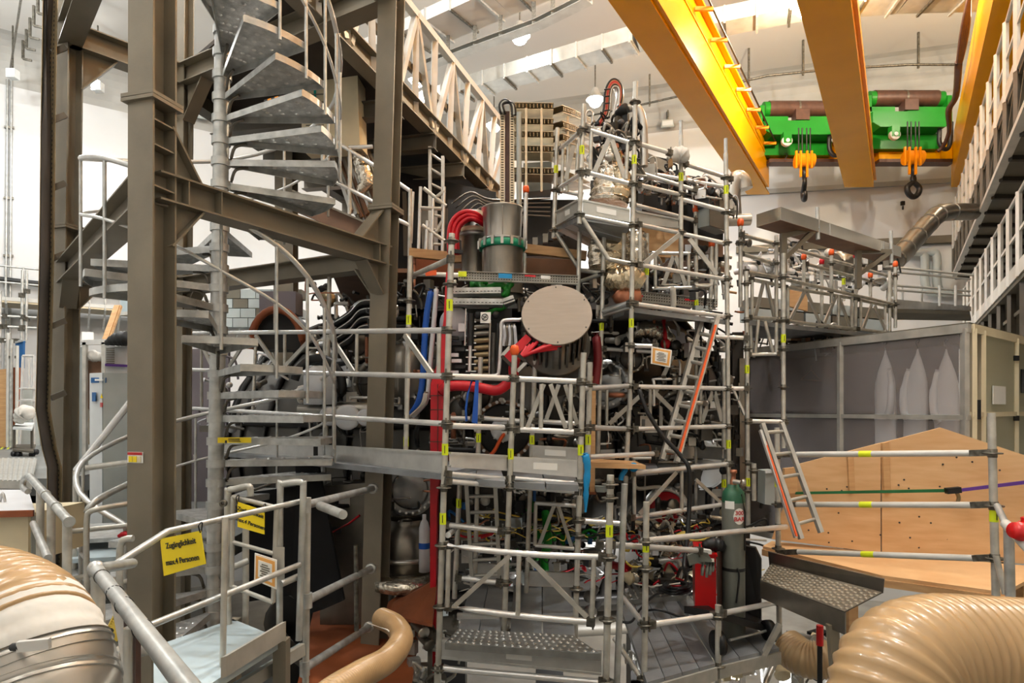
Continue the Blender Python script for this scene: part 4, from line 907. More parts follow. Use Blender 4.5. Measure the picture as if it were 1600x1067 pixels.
# blue and white hoses left of the red duct
t = T('blue_hose', 'dark blue flat hose beside the white pipe left of the red duct', 'hose')
MB().sweep(smooth_path([P(674, 452, 6.4), P(667, 490, 6.4), P(663, 540, 6.4), P(661, 585, 6.4), P(655, 625, 6.4), P(642, 648, 6.5)], 6), .032, 8).build('hose_run', 'blue', t)
t = T('white_pipe', 'slim white pipe curving beside the dark blue hose', 'pipe')
MB().sweep(smooth_path([P(682, 448, 6.35), P(679, 490, 6.35), P(673, 560, 6.35), P(668, 618, 6.35), P(660, 635, 6.4), P(645, 650, 6.5)], 6), .024, 8).build('pipe_run', 'pvc', t)
for i in range(4): MB().sweep(smooth_path([P(668-i*1.5, 612, 6.33), P(664-i*2, 632, 6.35), P(648-i*3, 648+i, 6.45)], 5), .01, 6).build('cable', 'cable_white', t)
t = T('blue_strap', 'bright blue strap hanging from the scaffold rail beside the red branch', 'strap')
MB().prism([P(743, 592, 5.9), P(748, 592, 5.9), P(746, 662, 5.9), P(737, 660, 5.9)], (0, .02, 0)).build('strap_band', 'blue', t); MB().sweep([P(738, 592, 5.95), P(731, 615, 5.95), P(728, 640, 5.95), P(729, 658, 5.95)], .012, 6).build('strap_tail', 'blue', t)
t = T('orange_ribbon', 'orange ribbon hanging from the white port cover', 'ribbon')
MB().sweep(smooth_path([P(789, 676, 6.8), P(781, 688, 6.75), P(774, 702, 6.7), P(767, 710, 6.7)], 4), .02, 6).build('ribbon_band', 'orange_cap', t); MB().prism([P(783, 674, 6.78), P(793, 672, 6.78), P(791, 680, 6.78), P(786, 680, 6.78)], (0, .01, 0)).build('tag', 'paper', t)
t = T('cyan_strap', 'light blue knotted strap on the scaffold post under the wooden plank', 'strap')
MB().sweep(smooth_path([P(914, 708, 5.2), P(918, 730, 5.2), P(916, 765, 5.2), P(915, 800, 5.2)], 5), [.03, .035, .03, .035, .03, .03, .025, .03, .03, .025, .02, .025, .02, .015, .01, .01], 7).build('strap_band', 'cyan', t)
t = T('cyan_strap', 'light blue strap knotted around the rail end beside the plank', 'strap')
MB().sweep(smooth_path([P(968, 728, 6.0), P(978, 732, 6.0), P(972, 742, 6.0), P(970, 750, 6.0)], 4), .025, 7).build('strap_band', 'cyan', t); MB().ball(P(990, 730, 6.0), .045).build('knot', 'cyan', t)

# ---- left half of the machine seen through the stair
t = T('oval_tank', 'grey oval tank behind the scaffold bridge left of the red duct', 'tank')
MB().lathe(P(636, 585, 7.3), (0, -1, 0), [(0, .25), (.16, .22), (.24, .12), (.26, 0), (.26, -.4)], 32).build('tank_body', 'stainless_dark', t)
for o in t.children: o.scale = (1, 1, 1.55); o.location.z -= .15
t = T('white_canister', 'white rounded canister below the black curved shield behind the stair', 'canister')
MB().lathe(P(500, 632, 6.9), (0, 0, 1), [(0, 0), (.17, 0), (.17, .3), (.15, .36), (.08, .41), (0, .42)], 28).build('canister_body', 'pvc', t)
mb = MB(); mb.sweep([P(497+38*math.cos(a), 604-44*math.sin(a), 6.95) for a in [i*math.pi/12-.5 for i in range(14)]], .05, 8); mb.build('curved_shield', 'black', t)
t = T('pipe_pair', 'horizontal silver pipe with two round white end covers behind the stair', 'pipe')
MB().tube(P(505, 640, 7.0), P(585, 640, 7.0), .085, 20).build('pipe_body', 'stainless', t); MB().tube(P(466, 640, 7.0), P(506, 640, 7.0), .05, 16).build('pipe_body', 'stainless', t)
for x, y, rr in ((543, 652, .13), (515, 650, .1), (572, 652, .09)):
    MB().lathe(P(x, y, 6.85), (0.1, -1, 0), [(rr*.9, -.3), (rr*.9, 0), (rr*1.05, 0), (rr*1.05, .03), (rr*.8, .04), (0, .04)], 28).build('end_cover', 'pvc', t)
t = T('cable_drum', 'large copper coloured curved housing behind the scaffold bridge', 'housing')
arc_ = [P(432+42*math.cos(u_), 545-62*math.sin(u_), 8.2) for u_ in [math.pi*i/14 for i in range(15)]]
MB().sweep(arc_, .05, 8).build('curved_band', 'wood_red', t); MB().prism([p+V(0, .1, 0) for p in arc_], (0, .4, 0)).build('housing_body', 'vessel_dark', t)
MB().prism([P(405, 455, 8.6), P(462, 455, 8.6), P(462, 490, 8.6), P(405, 490, 8.6)], (0, .3, 0)).build('housing_box', 'mauve', t)
MB().lathe(P(512, 465, 7.5), (0.2, -1, .2), [(0, .02), (.08, .02), (.09, 0), (.09, -.1)], 20).build('brass_cap', 'bronze_tray', t)
t = T('black_cable_ladder', 'stack of black curved cable trays behind the beam at centre left', 'cable tray')
for i in range(4):
    y = 475+i*13; MB().sweep(smooth_path([P(520, y+34, 7.2), P(545, y+18, 7.2), P(563, y, 7.2), P(590, y-2, 7.2), P(640, y-4, 7.2)], 4), .045, 4).build('tray_length', 'black', t); MB().sweep(smooth_path([P(520, y+30, 7.1), P(545, y+14, 7.1), P(563, y-4, 7.1), P(590, y-6, 7.1)], 4), .006, 4).build('tray_edge', 'tube_bright', t)
# lower left tanks
t = T('bottom_tank', 'shiny dark steel tank with rounded shoulder below the bolted port', 'tank')
MB().lathe(P(635, 900, 6.9), (0, 0, 1), [(0, 0), (.3, 0), (.3, .3), (.26, .5), (.2, .56), (.2, .62)], 32).build('tank_body', 'stainless_dark', t); MB().lathe(P(635, 868, 6.9), (0, 0, 1), [(.3, -.02), (.35, -.02), (.35, .02), (.3, .02)], 32).build('flange_ring', 'stainless', t)
MB().lathe(P(633, 900, 6.6), (0, 0, 1), [(0, -.1), (.34, -.1), (.34, .0), (0, 0)], 32).build('foot_ring', 'foil', t)
t = T('white_bottle', 'slim white bottle with blue tape beside the red duct', 'bottle')
MB().lathe(P(663, 893, 6.5), (0, 0, 1), [(0, 0), (.055, 0), (.055, .44), (.04, .5), (.02, .53), (.02, .58), (0, .58)], 20).build('bottle_body', 'pvc', t); MB().lathe(P(663, 852, 6.5), (0, 0, 1), [(.057, -.03), (.058, .03)], 20).build('tape', 'blue', t)
t = T('tarpaulin', 'brown sheet spread over a table at the foot of the second column', 'sheet')
MB().prism([P(607, 945, 6.2), P(672, 900, 6.9), P(684, 905, 6.3), P(676, 980, 5.7), P(640, 972, 5.8), P(600, 966, 6.0)], (0, 0, .03)).build('sheet', 'tarp', t)
for x, y in ((612, 968), (672, 985)): MB().bar(P(x, y, 5.9), P(x, y+160, 5.9), .04, .04, V(0, 1, 0)).build('leg', 'steel_dark', t)
MB().prism([P(607, 900, 6.9), P(660, 893, 6.9), P(666, 905, 6.5), P(612, 917, 6.5)], (0, 0, -.03)).build('blue_tray', 'blue_sheet', t)

# ---- top of the machine
t = T('machine_deck', 'timber edged deck on top of the machine behind the silver drum', 'deck')
z = EYE+1.72
MB().prism([V(-2.2, 7.8, z-.05), V(2.6, 7.8, z-.05), V(3.4, 14, z-.05), V(-3.4, 14, z-.05)], (0, 0, .05)).build('deck_board', 'brown_panel', t)
for a, b, hh_ in (((815, 388), (916, 400), .1), ((640, 395), (712, 402), .1), ((700, 405), (760, 404), .08)): MB().bar(P(*a, 7.4), P(*b, 7.4), .08, hh_).build('timber_beam', 'wood', t)
for x0, x1, y0, y1, m_ in ((820, 905, 403, 430, 'brown_panel'), (1003, 1060, 352, 400, 'wood'), (1060, 1130, 372, 398, 'brown_panel'), (650, 705, 404, 424, 'wood_red')): MB().prism([P(x0, y0, 7.7), P(x1, y0+3, 7.7), P(x1, y1+3, 7.7), P(x0, y1, 7.7)], (0, .03, 0)).build('side_panel', m_, t)
ct = T('cable_tray_tower', 'tall tower of tan perforated cable trays on top of the machine', 'cable tray')
for x in (785, 800): 
    a, b = P(x, 340, 8.6), P(x, 166, 8.6); o = MB().cbeam(a, b, .062, .06, .004, V(0, -1, 0)).build('riser_tray', 'tray', ct); hb = MB()
    for i in range(44): p = a.lerp(b, (i+.5)/44); hb.box(p+V(.0, -.034, 0), .035, .004, .012)
    hb.build('slots', 'shaft', o, kind='stuff')
MB().tube(P(811, 340, 8.5), P(811, 176, 8.5), .035, 14).build('riser_pipe', 'cabinet', ct); MB().bar(P(793, 335, 8.65), P(793, 175, 8.65), .07, .05, V(0, 1, 0)).build('cable_bundle', 'drum_brown', ct)
for i, y in enumerate((173, 197, 217, 239, 273)):
    pts = [P(803, y, 8.7), P(864, y+1, 8.7), P(884, y+8, 9.0), P(908, y+19, 9.6)]
    for a, b in zip(pts, pts[1:]):
        o = MB().cbeam(a, b, .3, .09, .005, V(0, 0, 1), 1 if True else -1).build('shelf_tray', 'tray', ct); hb = MB(); nn = max(3, int((b-a).length/.045))
        nn_ = (b-a).cross(V(0, 0, 1)).normalized(); nn_ = nn_ if nn_.y < 0 else -nn_
        for j in range(nn): p = a.lerp(b, (j+.5)/nn)+nn_*.152; hb.bar(p-V(0, 0, .025), p+V(0, 0, .025), .012, .005, nn_)
        hb.build('slots', 'bronze_tray', o, kind='stuff')
for x, d_ in ((846, 8.5), (887, 8.8), (822, 8.5)): MB().bar(P(x, 300, d_), P(x, 170 if x < 860 else 182, d_), .03, .05, V(0, 1, 0)).build('slotted_upright', 'tray', ct)
for i in range(3): MB().sweep(smooth_path([P(783+i*3, 178, 8.5), P(781+i*2, 164, 8.5), P(789+i*2, 156+i*2, 8.5), P(799+i*2, 164, 8.5), P(801+i*2, 180, 8.5)], 5), .02, 7).build('cable_loop', 'black' if i != 1 else 'cabinet', ct)
MB().prism([P(818, 300, 9.0), P(862, 296, 9.0), P(862, 252, 9.0), P(818, 255, 9.0)], (0, .4, 0)).build('grey_case', 'cabinet', ct)
# dark mass of equipment between deck and trays
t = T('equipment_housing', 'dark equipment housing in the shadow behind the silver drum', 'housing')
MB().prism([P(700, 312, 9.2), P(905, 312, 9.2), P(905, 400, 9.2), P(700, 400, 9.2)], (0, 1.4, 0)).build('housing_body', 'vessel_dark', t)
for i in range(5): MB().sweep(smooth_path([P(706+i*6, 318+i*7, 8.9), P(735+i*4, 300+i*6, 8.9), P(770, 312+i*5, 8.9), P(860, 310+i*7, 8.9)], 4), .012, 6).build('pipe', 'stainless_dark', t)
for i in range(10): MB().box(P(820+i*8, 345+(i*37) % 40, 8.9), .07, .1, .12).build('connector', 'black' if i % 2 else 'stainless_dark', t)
t = T('equipment_housing', 'dark block added to fill the shadow under the truss bridge', 'housing')
MB().prism([P(590, 262, 10.2), P(775, 300, 10.2), P(775, 420, 10.2), P(590, 420, 10.2)], (0, 1.0, 0)).build('housing_body', 'vessel_dark', t)  # added dark block closes a bright gap, its colour standing in for shade
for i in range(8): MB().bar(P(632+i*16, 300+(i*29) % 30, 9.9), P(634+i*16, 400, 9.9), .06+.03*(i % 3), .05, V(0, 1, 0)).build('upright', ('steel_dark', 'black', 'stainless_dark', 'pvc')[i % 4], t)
t = T('steel_column', 'dark slotted steel column between the scaffold and the grey cabin', 'column')
MB().ibeam(P(1152, 1150, 8.0), P(1150, 520, 8.0), .14, .14, .012, .01, V(0, -1, 0)).build('profile', 'shaft', t); MB().bar(P(1160, 1150, 7.9), P(1158, 560, 7.9), .06, .06, V(0, 1, 0)).build('rail', 'stainless_dark', t)
for i in range(12): MB().box(P(1151, 620+i*18, 7.9), .03, .02, .03).build('slot', 'black', t)
t = T('brown_screen', 'dark brown screen standing behind the long ladder', 'screen'); MB().prism([P(1060, 560, 8.6), P(1172, 560, 8.6), P(1172, 900, 8.6), P(1060, 900, 8.6)], (0, .1, 0)).build('screen_board', 'shaft', t)
# hose arch on top of the right side
ha = T('hose_arch', 'arch of black and copper hoses on top of the machine', 'hose')
for i, m_ in enumerate(('black', 'copper', 'red', 'copper', 'black', 'stainless')):
    o = i*2.2
    MB().sweep(smooth_path([P(930+o*1.2, 196, 7.2), P(943+o*.8, 175, 7.2), P(946+o*.7, 145+o*.3, 7.2), P(953+o*.4, 128+o*.8, 7.2), P(962+o*.2, 125+o, 7.2), P(970-o*.2, 135+o*.6, 7.2), P(971-o*.3, 152, 7.2), P(966, 168+o, 7.2)], 5), .018, 8).build('hose', m_, ha)
MB().sweep(smooth_path([P(962, 128, 7.3), P(968, 150, 7.3), P(960, 190, 7.3), P(955, 215, 7.3)], 5), .05, 10).build('support_column', 'stainless', ha)
for i in range(5): MB().tube(P(944, 140+i*11, 7.15), P(953, 139+i*11, 7.15), .008, 6).build('hose_clip', 'black', ha)
MB().lathe(P(974, 172, 7.1), (.3, -1, 0), [(0, .06), (.05, .06), (.06, .0), (.06, -.1)], 18).build('black_drum', 'black', ha)
for x, y in ((965, 190), (972, 200), (978, 185), (955, 205), (985, 214)): MB().box(P(x, y, 7.1), .05, .06, .1, x).build('valve_block', 'stainless_dark' if x % 2 else 'black', ha)
MB().sweep(smooth_path([P(916, 200, 7.2), P(916, 178, 7.2), P(921, 173, 7.2), P(926, 178, 7.2), P(925, 200, 7.2)], 5), .012, 7).build('bent_tube', 'stainless', ha)
t = T('curved_pipe', 'thick bent silver pipe beside the tallest scaffold post', 'pipe')
MB().sweep(smooth_path([P(980, 170, 7.0), P(995, 168, 7.0), P(1003, 185, 7.0), P(1006, 215, 7.0), P(1006, 260, 7.0)], 6), .045, 12).build('pipe_run', 'stainless', t)
def blob(t, pts, d, rs, m_, name='foil_wrap'):
    p = smooth_path([P(x, y, d) for x, y in pts], 6); n_ = len(p); rr = []
    for i in range(n_):
        s = i/(n_-1)*(len(rs)-1); k0 = int(min(s, len(rs)-2)); rr.append((rs[k0]+(rs[k0+1]-rs[k0])*(s-k0))*(1+.09*math.sin(i*2.1)))
    return MB().sweep(p, rr, 14).build(name, m_, t)
fo = T('foil_wrapped_duct', 'crumpled foil wrapped duct below the hose arch inside the high platform', 'duct')
blob(fo, ((952, 225), (955, 260), (952, 300), (950, 320)), 7.1, (.1, .13, .2, .22), 'foil'); blob(fo, ((968, 262), (970, 285), (965, 310)), 7.0, (.08, .12, .13), 'foil_warm')
fo = T('foil_wrapped_duct', 'wide foil wrapped bellows under the high scaffold platform', 'duct')
blob(fo, ((955, 358), (952, 385), (948, 410), (955, 425)), 7.1, (.2, .2, .2, .15), 'foil_warm'); blob(fo, ((935, 375), (932, 395), (934, 415)), 7.0, (.08, .1, .09), 'foil'); blob(fo, ((990, 365), (992, 395), (988, 430)), 7.4, (.13, .15, .12), 'foil')
fo = T('foil_wrapped_duct', 'coppery crumpled foil heap beside the right end of the tray', 'duct')
blob(fo, ((945, 432), (965, 438), (985, 436), (1003, 445)), 6.9, (.09, .14, .15, .1), 'foil_warm'); blob(fo, ((962, 455), (975, 465), (1000, 462)), 6.9, (.07, .1, .08), 'copper')
t = T('cardboard_parcel', 'crumpled white plastic parcel tied on a scaffold post', 'parcel')
blob(t, ((1044, 250), (1056, 243), (1066, 243), (1073, 252)), 6.7, (.03, .08, .09, .03), 'cloth_white', 'wrapping'); MB().prism([P(1045, 248, 6.68), P(1050, 247, 6.62), P(1052, 258, 6.62), P(1046, 260, 6.68)], (0, .05, 0)).build('cardboard', 'wood', t)
t = T('control_box', 'grey metal box behind the guard rails of the high platform', 'box')
MB().prism([P(1090, 322, 7.4), P(1109, 318, 7.2), P(1109, 352, 7.2), P(1090, 356, 7.4)], (.3, .3, 0)).build('box_body', 'cabinet', t); MB().prism([P(1109, 318, 7.18), P(1135, 330, 7.3), P(1135, 360, 7.3), P(1109, 352, 7.18)], (0, .02, 0)).build('box_door', 'stainless_dark', t)
t = T('pipe_elbow', 'shiny silver pipe elbow beside the end of the yellow girder', 'pipe')
MB().sweep(smooth_path([P(1146, 345, 7.8), P(1144, 310, 7.8), P(1145, 288, 7.8), P(1152, 279, 7.8), P(1160, 284, 7.8), P(1163, 296, 7.8)], 6), .1, 16).build('pipe_run', 'stainless', t); MB().tube(P(1125, 345, 7.7), P(1172, 343, 7.7), .07, 14).build('branch_pipe', 'stainless', t)
t = T('equipment_housing', 'brown boxed equipment behind the rails of the high platform', 'housing')
MB().prism([P(1005, 240, 8.0), P(1050, 250, 8.0), P(1055, 330, 8.0), P(1003, 330, 8.0)], (0, .8, 0)).build('housing_body', 'vessel_dark', t); MB().prism([P(1008, 237, 7.9), P(1042, 252, 7.9), P(1040, 275, 7.9), P(1006, 262, 7.9)], (0, .5, 0)).build('housing_lid', 'stainless_dark', t)
MB().prism([P(1050, 296, 7.9), P(1130, 312, 7.9), P(1130, 400, 7.9), P(1050, 400, 7.9)], (0, .6, 0)).build('housing_body', 'vessel_dark', t)
for i in range(14): 
    x = 1010+i*9; MB().sweep(smooth_path([P(x, 270+i*2, 7.6), P(x+10, 258+i*3+(i % 3)*5, 7.5), P(x+22, 275+i*3, 7.6), P(x+24, 320, 7.6)], 4), .014+.006*(i % 3), 6).build('pipe', ('stainless', 'black', 'copper', 'tube_bright')[i % 4], t)
# second perforated tray right, below the foil
t = T('cable_tray', 'grey perforated tray with red labels behind the right scaffold deck', 'cable tray')
a, b = P(963, 460, 7.2), P(1120, 476, 7.5); o = MB().cbeam(a, b, .05, .12, .004, V(0, 0, 1)).build('tray_length', 'alu_dull', t); hb = MB()
for i in range(40):
    for s in (-.03, 0, .03): hb.box(a.lerp(b, (i+.5)/40)+V(0, -.03, s), .014, .004, .012)
hb.build('slots', 'shaft', o, kind='stuff')
for x in (990, 1070): MB().prism([P(x, 460+(x-990)*.08, 7.15), P(x+15, 461+(x-990)*.08, 7.15), P(x+15, 464+(x-990)*.08, 7.15), P(x, 463+(x-990)*.08, 7.15)], (0, .01, 0)).build('red_label', 'red', t)
t = T('wrapped_equipment', 'white plastic wrapped equipment behind the ladder under the scaffold deck', 'equipment')
MB().prism([P(1018, 505, 7.6), P(1070, 520, 7.6), P(1078, 552, 7.6), P(1030, 552, 7.6), P(1010, 530, 7.6)], (0, .3, 0)).build('wrapped_case', 'pvc', t); blob(t, ((985, 525), (1005, 515), (1030, 520), (1050, 540)), 7.5, (.05, .1, .12, .08), 'foil', 'wrapping'); MB().lathe(P(1054, 537, 7.4), (0, -1, .2), [(0, .04), (.03, .03), (.035, 0)], 12).build('red_knob', 'red', t)
MB().sweep([P(1037, 500, 7.3), P(1039, 520, 7.3), P(1040, 535, 7.3)], .025, 8).build('red_valve_stem', 'red', t); MB().ball(P(1040, 537, 7.3), .06).build('red_valve', 'red', t)
# notice in an orange frame hung on the rail
def notice(lab, q, d, cat='sign', tilt=0):
    t = T('framed_notice', lab, cat); p = [P(x, y, d) for x, y in q]; MB().prism(p, (0, .008, 0)).build('sleeve', 'paper', t); c = sum(p, V(0, 0, 0))/4
    MB().prism([c+(v-c)*.86+V(0, -.004, 0) for v in p], (0, .004, 0)).build('orange_border', 'orange_paper', t); MB().prism([c+(v-c)*.62+V(0, -.008, 0) for v in p], (0, .004, 0)).build('printed_sheet', 'paper', t)
    u = (p[1]-p[0])*.22; w_ = (p[3]-p[0])
    for i in range(6): q0 = c+w_*(i-2.5)*.085+V(0, -.01, 0); MB().bar(q0-u*(1 if i % 2 else .7), q0+u*(1 if i % 3 else .6), .002, .006).build('text_line', 'soffit', t)
notice('notice in orange border hung on the rail beside the long ladder', ((1018, 541), (1050, 547), (1047, 574), (1017, 568)), 6.3)

# ---- equipment clusters on the top right of the machine
def cluster(lab, x0, y0, x1, y1, d, n, mats, smax=.1, cat='equipment', name='equipment_cluster', slope=0.0):
    t = T(name, lab, cat)
    for i in range(n):
        x = random.uniform(x0, x1); y = random.uniform(y0, y1)+slope*(x-x0); dd = d+random.uniform(-.2, .3); m_ = random.choice(mats); s_ = random.uniform(.3, 1)*smax; k_ = i % 4
        if k_ == 0: MB().box(P(x, y, dd), s_*random.uniform(.6, 1.6), s_, s_*random.uniform(.6, 2), random.uniform(-.6, .6)).build('module', m_, t)
        elif k_ == 1: MB().lathe(P(x, y, dd), (random.uniform(-1, 1), -1, random.uniform(-.6, .6)), [(0, s_*.5), (s_*.55, s_*.5), (s_*.6, s_*.3), (s_*.4, s_*.3), (s_*.4, -s_*1.5)], 14).build('fitting', m_, t)
        elif k_ == 2: 
            L = random.uniform(10, 34); h_ = random.random() < .5; MB().tube(P(x, y, dd), P(x+(L if h_ else L*.1), y+(L*.15 if h_ else L), dd), s_*.2, 8).build('pipe', m_, t)
        else: MB().sweep(smooth_path([P(x, y, dd), P(x+random.uniform(-12, 12), y-random.uniform(4, 22), dd-.05), P(x+random.uniform(4, 26), y-random.uniform(-8, 14), dd), P(x+random.uniform(4, 26), y+random.uniform(4, 20), dd)], 4), s_*.13+.004, 6).build('cable', m_, t)
    return t
MET = ['stainless', 'stainless_dark', 'black', 'vessel_dark', 'tube_bright', 'alu_dull', 'vessel']
cluster('cluster of valves and cables at the foot of the hose arch', 922, 185, 1000, 250, 7.05, 70, MET+['copper', 'black'], .09)
cluster('cluster of fittings around the foil duct on the high platform', 925, 245, 1000, 312, 7.25, 50, MET+['foil'], .1)
cluster('row of pipes and valves behind the high platform rails', 1000, 255, 1140, 300, 7.45, 80, MET+['copper', 'pvc'], .09, slope=.25)
cluster('pipes and boxes behind the rails above the right tray', 1000, 385, 1140, 455, 7.7, 90, MET+['wood', 'pvc', 'foil'], .11)
cluster('clutter of pipes behind the lattice footbridge', 1150, 375, 1395, 440, 9.8, 120, MET+['tube_bright', 'pvc', 'galv'], .13, slope=.12)
cluster('small equipment piled under the lattice footbridge', 1160, 510, 1300, 545, 8.7, 50, MET+['wood_red', 'pvc', 'brown_panel'], .11)
cluster('dark fittings on the machine between the tray and the disc', 705, 440, 1000, 470, 7.6, 60, MET, .1)
cluster('dense fittings on the vessel right of the disc', 940, 500, 1130, 700, 7.3, 110, MET+['vessel', 'vessel_dark'], .11)
cluster('dense fittings on the vessel between the second column and the red duct', 608, 430, 700, 560, 7.2, 50, MET+['black'], .09)
cluster('dense fittings behind the stair on the left end of the vessel', 480, 440, 600, 700, 7.9, 80, MET+['vessel', 'black'], .11)
cluster('shiny scraps and fittings at the foot of the machine', 960, 790, 1150, 925, 7.0, 110, MET+['foil', 'pvc', 'cream', 'red', 'foil'], .12)
cluster('dark fittings behind the front scaffold ladder', 700, 760, 930, 900, 7.1, 100, MET+['black', 'vessel_dark', 'blue_sign', 'green_paint'], .12)
cluster('pipes and lamps under the low scaffold platform', 960, 1000, 1330, 1067, 6.6, 70, MET+['pvc', 'cream', 'galv', 'tube_bright'], .14)
cluster('pipe fittings standing below the brown sheet', 640, 985, 700, 1067, 5.9, 36, ['galv', 'stainless', 'tube', 'alu_dull', 'steel_dark'], .12)
# ---- countless small pipes and cables woven over the vessel
fl = T('pipework', 'tangle of thin pipes and cables running over the dark vessel', 'pipework')
cols = ['stainless', 'stainless_dark', 'black', 'vessel_dark', 'tube_bright', 'cable_white', 'vessel', 'copper', 'black', 'stainless_dark']
for i in range(240):
    x = random.uniform(490, 1160); y = random.uniform(440, 900); d = 7.1+random.uniform(-.25, .35)
    L = random.uniform(20, 90); h = random.random() < .5; pts = [(x, y)]
    for k in range(3):
        if random.random() < .5: x += random.uniform(-L, L)*.6
        else: y += random.uniform(-L, L)*.6
        pts.append((x, y))
    MB().sweep(smooth_path([P(a, b, d+random.uniform(-.05, .05)) for a, b in pts], 4), random.choice((.008, .012, .016, .022, .03)), 6).build('pipe', random.choice(cols), fl)
fb = T('valve_cluster', 'scattered valves and small boxes mounted on the dark vessel', 'fittings')
for i in range(170):
    x = random.uniform(490, 1165); y = random.uniform(440, 960); d = 7.15+random.uniform(-.2, .4); s = random.uniform(.03, .11)
    if i % 3 == 0: MB().lathe(P(x, y, d), (random.uniform(-.5, .5), -1, random.uniform(-.3, .5)), [(0, s*.4), (s*.7, s*.4), (s*.75, 0), (s*.5, 0), (s*.5, -s*2)], 16).build('valve', random.choice(('stainless', 'stainless_dark', 'flange', 'vessel')), fb)
    else: MB().box(P(x, y, d), s*random.uniform(.6, 2), s, s*random.uniform(.6, 1.8), random.uniform(-.5, .5)).build('box', random.choice(('vessel', 'stainless_dark', 'black', 'alu_dull', 'vessel_dark', 'cabinet')), fb)
# cluttered zone at the foot of the machine
lf = T('cable_tangle', 'tangle of yellow, white and red cables lying at the machine foot', 'cables')
for i in range(90):
    x = random.uniform(700, 1150); y = random.uniform(800, 930) if i % 2 else random.uniform(815, 850); d = 6.7+random.uniform(-.3, .6)
    pts = [(x+k*random.uniform(9, 20), y+random.uniform(-9, 9)) for k in range(5)]
    MB().sweep(smooth_path([P(a, b, d) for a, b in pts], 4), random.choice((.006, .009, .012)), 5).build('cable', random.choice(('cable_yellow', 'cable_yellow', 'cable_white', 'copper', 'black', 'black', 'cable_white', 'red')), lf)
fo = T('foil_sheet', 'crumpled bright foil and white plastic below the red bolted port', 'foil')
for i in range(26):
    x = random.uniform(960, 1150); y = random.uniform(810, 925); blob(fo, ((x, y), (x+random.uniform(4, 14), y+random.uniform(-8, 8)), (x+random.uniform(14, 30), y+random.uniform(-10, 10))), 6.9+random.uniform(0, .4), (.02, random.uniform(.04, .1), .02), random.choice(('foil', 'pvc', 'foil_warm', 'cream', 'vessel_dark')), 'crumpled_piece')
t = T('green_pipe', 'bright green pipe standing behind the front scaffold deck', 'pipe')
MB().sweep(smooth_path([P(852, 895, 6.7), P(850, 870, 6.7), P(856, 845, 6.7), P(852, 800, 6.9)], 5), .045, 10).build('pipe_run', 'green_paint', t); MB().sweep(smooth_path([P(832, 780, 7.0), P(834, 820, 7.0), P(850, 850, 6.8)], 5), .03, 8).build('pipe_branch', 'green_paint', t)
# ---------------------------------------------------------------- right side: lattice bridge, duct, cabin, crate, hoses
b_ = T('scaffold_bridge', 'lattice scaffold footbridge with orange capped posts above the grey cabin', 'scaffold')
dR = lambda x: 7.0+(x-1160)*.0095
for x, y0, y1, rings, st, cap in ((1213, 368, 540, (380, 411, 500), (), None), (1299, 398, 474, (412, 455), (), 'orange_cap'), (1337, 402, 526, (416, 440, 466, 514), (), 'red'), (1399, 416, 512, (430, 476), (), 'orange_cap'), (1284, 412, 505, (), (), 'red'), (1256, 405, 456, (), (), 'orange_cap'), (1360, 433, 468, (437,), (), 'orange_cap'), (1390, 424, 522, (478, 520), (), None), (1318, 440, 470, (), (440,), None)):
    post(b_, x, y0, x, y1, dR(x)+(.6 if y0 > 400 and x not in (1337, 1399, 1390) else 0), rings, st, cap, r=.022)
for x0, y0, x1, y1, o in ((1167, 425, 1218, 434, 0), (1224, 436, 1396, 475, 0), (1175, 437, 1219, 446, .05), (1228, 449, 1333, 466, .05), (1341, 468, 1390, 479, .05), (1172, 496, 1222, 499, 0), (1230, 502, 1337, 514, 0), (1341, 514, 1390, 521, 0), (1160, 367, 1211, 381, .2), (1228, 386, 1335, 416, .5), (1160, 397, 1207, 411, .5), (1261, 413, 1358, 438, .6), (1165, 369, 1211, 380, .4), (1340, 418, 1398, 434, .3)): led(b_, x0, y0, x1, y1, dR(x0)+o, dR(x1)+o, r=.022, m='tube')
for x0, y0, x1, y1 in ((1193, 441, 1180, 494), (1198, 442, 1210, 497), (1257, 456, 1234, 500), (1261, 457, 1281, 505), (1306, 464, 1288, 505), (1311, 464, 1328, 511), (1362, 476, 1348, 514), (1367, 478, 1385, 519)): flat(b_, x0, y0, x1, y1, dR(x0), dR(x1), .045)
for x, y0, y1 in ((1175, 438, 497), (1231, 450, 502), (1331, 466, 513), (1345, 470, 514), (1310, 462, 510), (1383, 478, 520)): tub(b_, x, y0, x, y1, dR(x))
q = [P(1168, 500, 7.0), P(1392, 524, 9.2)]; MB().prism([q[0], q[1], q[1]+V(.4, 1.2, 0), q[0]+V(.4, 1.2, 0)], (0, 0, -.05)).build('deck_plank', 'deck_alu', b_)
for x0, y0, x1, y1 in ((1185, 500, 1180, 552), (1195, 502, 1208, 552), (1172, 500, 1174, 555), (1213, 505, 1213, 552)): tub(b_, x0, y0, x1, y1, 7.1)
led(b_, 1172, 554, 1215, 553, 7.1, r=.02)
